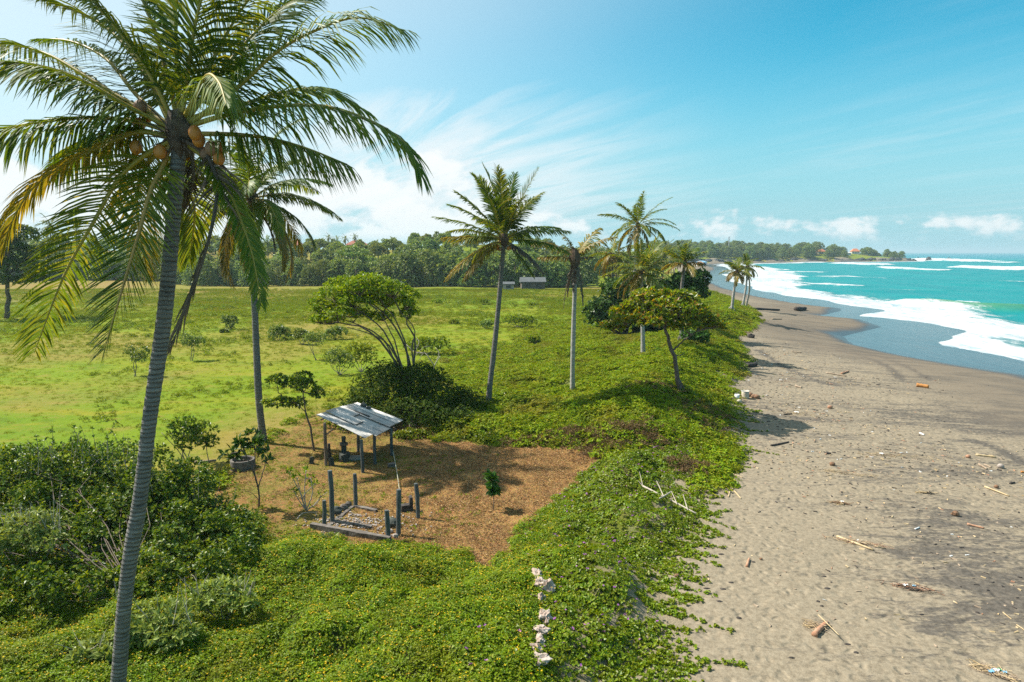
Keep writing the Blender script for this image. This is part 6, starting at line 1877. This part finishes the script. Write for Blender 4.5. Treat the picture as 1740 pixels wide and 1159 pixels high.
tangle('debris_heap', 'pale litter mat right of the drum', 1352, 703, 60, 0.7, 0.25, -0.3, [M_DRIFT, M_BAMBOO], [(M_PLASW, 0.1, 0.1, 0.12)])
# fine litter nobody could count
mb = MB()
pts = []
for (px, py, sx, sy, n_) in ((1310, 690, 3.2, 3.5, 420), (1380, 640, 5.0, 4.0, 320), (1480, 770, 3.6, 1.5, 260), (1300, 600, 3.2, 8.0, 260), (1600, 800, 2.8, 1.6, 150), (1400, 720, 3.5, 2.0, 200), (1560, 860, 3.5, 2.5, 110), (1420, 980, 3.0, 3.0, 90), (1310, 800, 1.8, 2.0, 120), (1690, 1000, 1.0, 3.0, 70)):
    c_ = flat(px, py, -0.4)
    pts.append(np.stack((rng.normal(c_[0], sx, n_), rng.normal(c_[1], sy, n_)), -1))
pts = np.concatenate(pts)
ok = (sdist(pts[:, 0], pts[:, 1], VEG) < -0.2) & (sdist(pts[:, 0], pts[:, 1], WAT) > 6)
pts = pts[ok]
zz_ = height(pts[:, 0], pts[:, 1])
for (a, b), z in zip(pts, zz_):
    k_ = rng.random()
    big_ = 0.8 + b / 60.0
    mb.box((a, b, z + 0.01), np.array((rng.uniform(0.03, 0.14), rng.uniform(0.012, 0.04), rng.uniform(0.01, 0.03))) * big_, rng.uniform(0, 3.1), int(rng.choice(5, p=[0.38, 0.24, 0.28, 0.04, 0.06])), jitter=0.006)
tag(mb.obj('beach_litter', [M_DRIFT, M_BAMBOO, M_DARKW, M_PLASW, M_REDW]), 'fine scattered twigs and litter on the sand', 'litter', kind='stuff')
# small dark lumps and dead leaves on the near sand
mb = MB()
for (x, y) in ((1263, 938), (1200, 1000), (1228, 1001), (1242, 990), (1390, 1022), (1396, 1030), (1340, 863), (1345, 866), (1400, 980), (1255, 1050), (1455, 1109), (1222, 1022), (1280, 955), (1225, 942), (1211, 945), (1345, 1118), (1168, 1140), (1440, 1095), (1170, 1108), (1405, 1000)):
    c_ = G(x, y)
    mb.blob(c_ + np.array((0, 0, -0.005)), (rng.uniform(0.05, 0.11), rng.uniform(0.03, 0.06), 0.03), 8, 6, 0.4, int(x))
tag(mb.obj('seaweed_scrap', M_DARKW), 'dark dried seaweed scraps on the near sand', 'litter', kind='stuff')

# ---------------------------------------------------------------- far treeline, hill wood and headland
L_FAR = leaf_mat('far_leaf_dark', [(0.060, 0.115, 0.020), (0.115, 0.185, 0.034), (0.190, 0.260, 0.056), (0.29, 0.34, 0.10)], 0.32, 0.5)
L_FARL = leaf_mat('far_leaf_light', [(0.070, 0.120, 0.014), (0.120, 0.180, 0.020), (0.170, 0.215, 0.028), (0.22, 0.24, 0.05)], 0.28, 0.5)
L_FARH = leaf_mat('far_leaf_hill', [(0.080, 0.130, 0.014), (0.140, 0.200, 0.020), (0.200, 0.255, 0.030), (0.26, 0.29, 0.05)], 0.32, 0.5)


def far_tree(name, lobes, ncl, k, L, leaf, h_trunk, r_tr):
    root = empty(name, (0, 0, 0))
    mb = MB()
    mb.tube([(0, 0, -0.6), (0.1, 0, h_trunk * 0.5), (0, 0.1, h_trunk)], [r_tr * 1.3, r_tr, r_tr * 0.6], 7)
    for c_, r_ in lobes[:6]:
        mb.tube([(0, 0, h_trunk * 0.6), (c_[0] * 0.5, c_[1] * 0.5, (h_trunk * 0.6 + c_[2]) / 2), (c_[0] * 0.85, c_[1] * 0.85, c_[2] * 0.92)], [r_tr * 0.5, r_tr * 0.35, r_tr * 0.15], 5, cap=False)
    mb.obj('trunk', M_BARK, root, True)
    pts, out, ids = crown_pts(lobes, ncl, (0.6, 1.05), -0.5)
    MB().rosettes(pts, out, k, L, L * 0.62, (25, 85)).obj('crown', leaf, root)
    KIDS[root.name] = list(root.children)
    return root


def rl(n, rx, rz, z0, z1, lr, lz, seed):
    r_ = random.Random(seed)
    out = []
    for i in range(n):
        a = i * 2.4 + r_.uniform(-.4, .4)
        f_ = math.sqrt((i + 0.5) / n)
        out.append((np.array((math.cos(a) * rx * f_, math.sin(a) * rx * f_, z1 - (z1 - z0) * f_ ** 1.6 + r_.uniform(-.4, .4))), np.array((lr, lr, lz)) * r_.uniform(0.75, 1.2)))
    return out


low_ring = lambda seed: [(np.array((math.cos(a) * 3.4, math.sin(a) * 3.4, 1.4)), np.array((1.9, 1.9, 1.9))) for a in np.linspace(0.3 * seed, 6.283 + 0.3 * seed, 7)[:-1]]
bpy.context.view_layer.update()
TPL = {
    'dense0': far_tree('treeline_tree', rl(13, 3.6, 3, 3.2, 8.0, 1.9, 1.5, 1) + low_ring(1), 1150, 3, 0.62, L_FAR, 6.0, 0.25),
    'dense1': far_tree('treeline_tree', rl(15, 4.0, 3, 3.0, 8.6, 1.7, 1.6, 2) + low_ring(2), 1250, 3, 0.58, L_FAR, 6.0, 0.25),
    'dense2': far_tree('treeline_tree', rl(11, 3.2, 3, 3.4, 7.6, 2.0, 1.6, 3) + low_ring(3), 1050, 3, 0.66, L_FAR, 6.0, 0.25),
    'light0': far_tree('treeline_tree', rl(14, 3.8, 3, 2.8, 8.0, 1.5, 1.3, 4) + low_ring(4), 1150, 3, 0.52, L_FARL, 6.0, 0.2),
    'light1': far_tree('treeline_tree', rl(10, 3.2, 3, 3.0, 7.0, 1.7, 1.4, 5) + low_ring(5), 950, 3, 0.54, L_FARL, 5.0, 0.2),
    'hill0': far_tree('hill_tree', rl(9, 3.6, 3, 3.0, 6.6, 2.0, 1.6, 6), 620, 3, 0.80, L_FARH, 5.0, 0.25),
    'hill1': far_tree('hill_tree', rl(10, 4.2, 3, 3.4, 7.4, 2.0, 1.7, 7), 680, 3, 0.80, L_FARH, 5.0, 0.25),
    'hill2': far_tree('hill_tree', rl(8, 3.4, 3, 3.0, 7.0, 1.9, 1.8, 8), 600, 3, 0.80, L_FAR, 5.0, 0.25),
    'layer': far_tree('layered_tree', [(np.array((math.cos(a) * r_, math.sin(a) * r_, z)), np.array((2.6, 2.6, 0.55))) for a, r_, z in ((0, 3.8, 6.4), (1.2, 3.0, 8.2), (2.4, 4.2, 7.0), (3.5, 3.2, 9.2), (4.5, 4.4, 6.2), (5.5, 2.6, 8.8), (0.6, 1.0, 10.0), (3.0, 4.8, 5.0), (5.9, 4.8, 5.0))], 900, 3, 0.6, L_FAR, 8.5, 0.3),
}
used_t = set()


def put(kind, x, y, s_, label, cat='tree', group=None, sz=None, z=None, name=None):
    src = TPL[kind]
    sc3 = (s_, s_, s_ * (sz or 1.0))
    loc = (x, y, (ground_z(x, y) if z is None else z) - 0.15)
    if kind not in used_t:
        used_t.add(kind)
        o = src
        o.location = loc
        o.rotation_euler = (0, 0, random.uniform(0, 6.28))
        o.scale = sc3
    else:
        o = copy_thing(src, loc, random.uniform(0, 6.28), sc3)
    if name:
        o.name = name
    return tag(o, label, cat, group)


random.seed(5)
LBD = 'bushy dark green tree in the front of the treeline across the field'
LBL = 'lighter yellow-green tree among the treeline across the field'
GT = 'trees of the treeline across the field'
xs_px = -70
while xs_px < 985:
    py = np.interp(xs_px, [-70, 250, 330, 960, 1000], [480, 481, 488, 490, 489])
    c_ = flat(xs_px, py)
    s_ = np.interp(xs_px, [-70, 300, 450, 560, 720, 800, 985], [0.95, 0.85, 0.66, 0.78, 0.98, 1.06, 0.78]) * random.uniform(0.88, 1.1)
    kd = random.choice(['dense0', 'dense1', 'dense2'] if not (430 < xs_px < 560) else ['light0', 'light1', 'dense0'])
    put(kd, c_[0], c_[1] + random.uniform(0, 4) + 4, s_, LBL if 'light' in kd else LBD, 'tree', GT)
    xs_px += 5.4 * s_ / c_[1] * F * random.uniform(0.85, 1.15)
for row, (dy, smin, smax) in enumerate(((15, 0.8, 1.05), (29, 0.8, 1.1))):
    xp = -60
    while xp < 1010:
        py = np.interp(xp, [-70, 250, 330, 960, 1000], [480, 481, 488, 490, 489])
        Yy = flat(xp, py)[1] + dy + random.uniform(-3, 3)
        x_ = (xp - CX) / F * Yy
        s_ = random.uniform(smin, smax) * np.interp(xp, [400, 470, 560, 720], [1.0, 0.85, 0.85, 1.0])
        kd = random.choice(['dense0', 'dense1', 'light0', 'light1', 'dense2'])
        put(kd, x_, Yy, s_, LBL if 'light' in kd else 'dark green tree rising behind the front of the treeline', 'tree', GT)
        xp += 7.5 * s_ / Yy * F * random.uniform(0.85, 1.2)
# hillside wood
n_h = 0
yy_ = 214.0
while yy_ < 318:
    xx_ = -0.46 * yy_
    while xx_ < 0.19 * yy_:
        jx, jy = xx_ + random.uniform(-2.5, 2.5), yy_ + random.uniform(-3, 3)
        if sdist(np.array([jx]), np.array([jy]), VEG)[0] > 6:
            kd = random.choice(['hill0', 'hill1', 'hill2', 'hill0'])
            pxh = CX + F * jx / jy
            s_ = random.uniform(0.7, 1.05) * np.interp(jy, [220, 310], [1.0, 0.68]) * (0.8 if (560 < pxh < 680 and jy > 280) else 1.0)
            put(kd, jx, jy, s_, 'rounded tree in the wood on the hillside beyond the treeline', 'tree', 'trees of the hillside wood')
            n_h += 1
        xx_ += random.uniform(8.6, 11.8)
    yy_ += random.uniform(11.0, 14.5)
# layered tree standing out of the treeline
c_ = flat(592, 486)
put('layer', c_[0], c_[1] + 6, 1.0, 'layered dark tree with flat tiers standing out of the treeline', 'tree')
c_ = flat(958, 484)
put('layer', c_[0], c_[1] + 10, 0.8, 'layered green tree at the right of the treeline behind the central palm crown', 'tree')
# left distance, behind the lawn
for px_, Yy, s_ in ((70, 250, 1.15), (105, 246, 1.35), (135, 262, 1.0), (165, 255, 1.1), (30, 262, 1.2), (200, 268, 1.1), (235, 262, 1.0), (270, 270, 1.0), (330, 280, 0.9), (370, 285, 0.9), (405, 290, 0.85)):
    put(random.choice(['hill1', 'hill2']), (px_ - CX) / F * Yy, Yy, s_, 'tall hazy tree in the distance beyond the left of the lawn', 'tree', 'distant trees beyond the lawn')
# coast wood between the treeline and the headland
for i in range(90):
    yy_ = random.uniform(195, 560)
    xv = np.interp(yy_, VEG[:, 1], VEG[:, 0])
    xx_ = xv - 10 - random.random() ** 1.5 * 75
    px_ = CX + F * xx_ / yy_
    if px_ < 985 or (yy_ < 230 and px_ > 1100):
        continue
    kd = random.choice(['hill0', 'hill1', 'hill2'])
    put(kd, xx_, yy_, random.uniform(0.7, 1.05), 'tree in the coastal wood between the palms and the headland', 'tree', 'trees of the coastal wood', name='coast_tree')
# headland
GH = 'trees on the headland across the bay'
for i in range(290):
    t_ = random.random()
    xx_ = 125 + 352 * t_
    yv = np.interp(xx_, [128, 168, 310, 430, 486], [560, 640, 742, 797, 838])
    back = random.random() ** 1.3 * (110 if t_ < 0.75 else 50) + 6
    yy_ = yv + back
    px_ = CX + F * xx_ / yy_
    if (t_ > 0.74 and back < 30 - 30 * (t_ > 0.93)) or (back < 62 and min(abs(px_ - 1395), abs(px_ - 1453), abs(px_ - 1437)) < 5.5):
        continue
    s_ = random.choice((0.9, 1.05, 1.2, 1.3, 1.45)) * (1.0 if t_ < 0.7 else np.interp(t_, [0.7, 1.0], [0.9, 0.62]))
    put(random.choice(['hill0', 'hill1', 'light1', 'light0'] if back > 30 else ['dense0', 'dense1', 'light0', 'dense2', 'light1']), xx_, yy_, s_, 'rounded tree on the low headland across the bay', 'tree', GH, name='headland_tree')

# far palms showing over the treeline
def far_palm(seed, L_):
    root = empty('distant_palm', (0, 0, 0))
    trunk_geo([(0, 0, -0.5), (0.3, 0, 5), (0.1, 0, 10)], 0.22, 0.15, 8, 6).obj('trunk', M_TRUNK, root, True)
    mb = MB()
    for pth, fm, g_, sm in gen_fronds(15, L_, (-45, 80), (50, 90), [F_GREEN], seed):
        frond_geo(mb, pth + np.array((0.1, 0, 10)), 12, 1.0, 0.26, g_, r0=0.05, segs=2, rmi=0, lmi=0)
    mb.obj('crown', F_GREEN, root)
    KIDS[root.name] = list(root.children)
    return root


bpy.context.view_layer.update()
TPL['fp0'] = far_palm(3, 3.8)
TPL['fp1'] = far_palm(9, 3.4)
for o_ in (TPL['fp0'], TPL['fp1']):
    KIDS[o_.name] = list(o_.children)
FP = [(438, 404, 260), (454, 410, 250), (479, 399, 255), (491, 404, 262), (559, 403, 330), (573, 408, 320), (587, 405, 325), (603, 402, 345), (86, 384, 235), (131, 392, 245), (150, 398, 260), (668, 412, 250), (680, 418, 252), (640, 416, 270), (1012, 425, 230), (1120, 428, 420), (1148, 430, 400)]
for i, (px_, py_c, Yy) in enumerate(FP):
    top_ = at(px_, py_c, Yy)
    gz = ground_z(top_[0], Yy)
    s_ = max((top_[2] - gz) / 10.0, 0.4)
    put('fp%d' % (i % 2), top_[0], Yy, min(max(s_, 0.75), 1.35), 'small distant palm rising above the wooded skyline', 'palm tree', 'distant palms on the skyline', z=top_[2] - 10.0 * min(max(s_, 0.75), 1.35))

# ---------------------------------------------------------------- houses far behind
M_TILE = rough_mat('red_tile', [(0.20, 0.055, 0.030), (0.33, 0.105, 0.060), (0.40, 0.16, 0.10)], 1.2, 0.85, 0.3)
M_ORTILE = rough_mat('orange_tile', [(0.45, 0.13, 0.05), (0.55, 0.20, 0.09)], 1.2, 0.85, 0.3)
M_WALL = rough_mat('white_wall', [(0.50, 0.48, 0.45), (0.66, 0.65, 0.62)], 0.6, 0.9, 0.1)
M_GREYR = rough_mat('grey_roof', [(0.06, 0.068, 0.07), (0.11, 0.12, 0.125)], 1.2, 0.9, 0.3)
M_PANE = rough_mat('dark_pane', [(0.02, 0.025, 0.03), (0.04, 0.05, 0.06)], 2.0, 0.2, 0.0)
M_STEEL = rough_mat('steel', [(0.25, 0.26, 0.27), (0.36, 0.37, 0.38)], 3.0, 0.5, 0.05)


def house(label, px, py_base, Y, wd, dp, hw, hr, roof, wall, rz=0.0, nwin=3, storeys=1, cat='house', z=None, hip=True, eave=0.6):
    c_ = at(px, py_base, Y)
    c_[2] = (ground_z(c_[0], Y) if z is None else z)
    root = tag(empty('house', c_, rz), label, cat)
    MB().box((0, 0, hw / 2 - 0.5), (wd, dp, hw + 1.0)).obj('wall', wall, root)
    ex, ey = wd / 2 + eave, dp / 2 + eave
    rx_ = wd * 0.22 if hip else ex
    V = [(-ex, -ey, hw), (ex, -ey, hw), (ex, ey, hw), (-ex, ey, hw), (-rx_, 0, hw + hr), (rx_, 0, hw + hr), (-ex, -ey, hw - 0.2), (ex, -ey, hw - 0.2), (ex, ey, hw - 0.2), (-ex, ey, hw - 0.2)]
    MB().add(V, [(0, 1, 5, 4), (2, 3, 4, 5), (6, 7, 1, 0), (7, 8, 2, 1), (8, 9, 3, 2), (9, 6, 0, 3), (9, 8, 7, 6)], [(1, 2, 5), (3, 0, 4)]).obj('roof', roof, root)
    for st in range(storeys):
        for i in range(nwin):
            x_ = (i - (nwin - 1) / 2) * wd / (nwin + 0.3)
            zc = hw * (st + 0.55) / storeys
            f_ = MB().box((x_, -dp / 2 - 0.03, zc), (wd / nwin * 0.5, 0.08, hw / storeys * 0.45)).obj('window', wall, root)
            MB().box((x_, -dp / 2 - 0.08, zc), (wd / nwin * 0.42, 0.06, hw / storeys * 0.38)).obj('pane', M_PANE, f_)
    if storeys > 1:
        MB().box((0, -dp / 2 - 0.6, hw / 2), (wd * 0.96, 1.2, 0.16)).obj('balcony', wall, root)
    return root


house('low white house with a wide red tiled roof on the far hill', 607, 420, 345, 10.0, 7, 2.8, 2.2, M_TILE, M_WALL, 0.15, 3)
house('small red roofed house left of the wide red roof on the far hill', 502, 418, 320, 5.5, 5, 2.4, 2.2, M_TILE, M_WALL, -0.2, 2)
house('two-storey house with a brown hipped roof behind the dying palm', 1022, 424, 330, 10, 8, 5.0, 2.6, M_TILE, M_WALL, 0.1, 4, 2)
house('low building with a long grey roof at the foot of the treeline', 905, 488, 166, 5.6, 4.5, 1.9, 1.0, M_GREYR, M_CONC, 0.05, 2, hip=False, eave=0.3)
house('white flat-fronted building half hidden behind the dying palm crown', 950, 470, 186, 4.2, 4, 4.2, 0.5, M_WALL, M_WALL, 0.0, 1)
house('tiny white hut with a dark doorway behind the central palm trunk', 864, 490, 162, 2.6, 2, 1.4, 0.5, M_GREYR, M_CONCP, 0.0, 1, hip=False, eave=0.2)
house('pale house glimpsed below the tall trees at far left', 98, 440, 236, 4.5, 4, 3.0, 1.4, M_GREYR, M_WALL, 0.2, 2)
house('orange roofed house in the middle of the headland', 1395, 424, 806, 9, 6, 2.6, 3.0, M_ORTILE, M_WALL, 0.2, 3)
house('orange roofed house near the tip of the headland', 1453, 424, 838, 9, 6, 2.8, 3.4, M_ORTILE, M_WALL, -0.1, 3)
house('white house on the open slope near the headland tip', 1437, 430, 815, 10, 6, 2.2, 1.2, M_WALL, M_WALL, 0.0, 3)
house('pinkish roofed house left of the mast behind the coastal wood', 1190, 420, 520, 5, 5, 1.6, 1.8, M_REDW, M_WALL, 0.0, 3)
house('pale blue beach hut under the trees at the far end of the beach', 1192, 446, 560, 7, 5, 2.4, 1.2, M_PLASB, M_PLASB, 0.0, 2)
# mast
c_ = at(1238, 424, 690)
c_[2] = ground_z(c_[0], 690)
root = tag(empty('mast', c_), 'thin radio mast above the headland trees', 'mast')
hm_ = at(1238, 402, 690)[2] - c_[2]
for i in range(3):
    a = i * 2.094
    MB().tube([(math.cos(a) * 0.7, math.sin(a) * 0.7, -0.5), (math.cos(a) * 0.4, math.sin(a) * 0.4, hm_)], 0.16, 5).obj('leg', M_STEEL, root)
mb = MB()
for k in range(14):
    z0, z1 = hm_ * k / 14, hm_ * (k + 1) / 14
    for i in range(3):
        a, b = i * 2.094, (i + 1) * 2.094
        mb.tube([(math.cos(a) * 0.6, math.sin(a) * 0.6, z0), (math.cos(b) * 0.6, math.sin(b) * 0.6, z1)], 0.07, 4, cap=False)
mb.obj('lattice', M_STEEL, root)
# rocks off the headland tip
M_ROCK = rough_mat('sea_rock', [(0.030, 0.028, 0.028), (0.07, 0.066, 0.062)], 0.3, 0.8, 0.5)
for (x, y, w_, h_), lb in (((1578, 444, 11, 6), 'largest dark sea rock just off the headland tip'), ((1612, 443, 9, 4), 'dark sea rock farther out beyond the headland tip'), ((1560, 443, 7, 4), 'dark rock ledge touching the headland tip')):
    c_ = flat(x, y, SEA)
    k_ = c_[1] / F
    tag(MB().blob((0, 0, h_ * k_ * 0.2), (w_ * k_ / 2, w_ * k_ / 2, h_ * k_), 12, 8, 0.6, int(x)).obj('sea_rock', M_ROCK, None, False, c_, True), lb, 'rock', 'rocks off the headland')
# low dark cliff along the headland foot: boulders
mb = MB()
for i in range(150):
    t_ = random.random()
    xx_ = 150 + 340 * t_
    yv = np.interp(xx_, [128, 168, 310, 430, 486], [560, 640, 742, 797, 838])
    r_ = random.uniform(1.2, 3.2)
    mb.blob((xx_, yv + random.uniform(-4.5, 1.5), SEA + random.uniform(0.2, 1.6)), (r_ * 1.3, r_, r_), 8, 6, 0.5, i)
tag(mb.obj('shore_rocks', M_ROCK), 'dark boulders along the foot of the headland', 'rock', kind='stuff')

# ---------------------------------------------------------------- thin sea haze
m_haze = bpy.data.materials.new('sea_haze')
m_haze.use_nodes = True
m_haze.node_tree.nodes.clear()
t = NT(m_haze.node_tree)
pv_ = t.n('ShaderNodeVolumePrincipled', None, Color=(0.66, 0.88, 0.97), Density=0.00020, Anisotropy=0.2)
om = t.n('ShaderNodeOutputMaterial')
m_haze.node_tree.links.new(pv_.outputs[0], om.inputs['Volume'])
hz = MB().box((0, 0, 0), (64000, 64000, 75)).obj('haze', m_haze)
hz.location = (0, 0, 75 / 2 - 30)
tag(hz, 'thin pale sea haze', 'haze', kind='stuff')
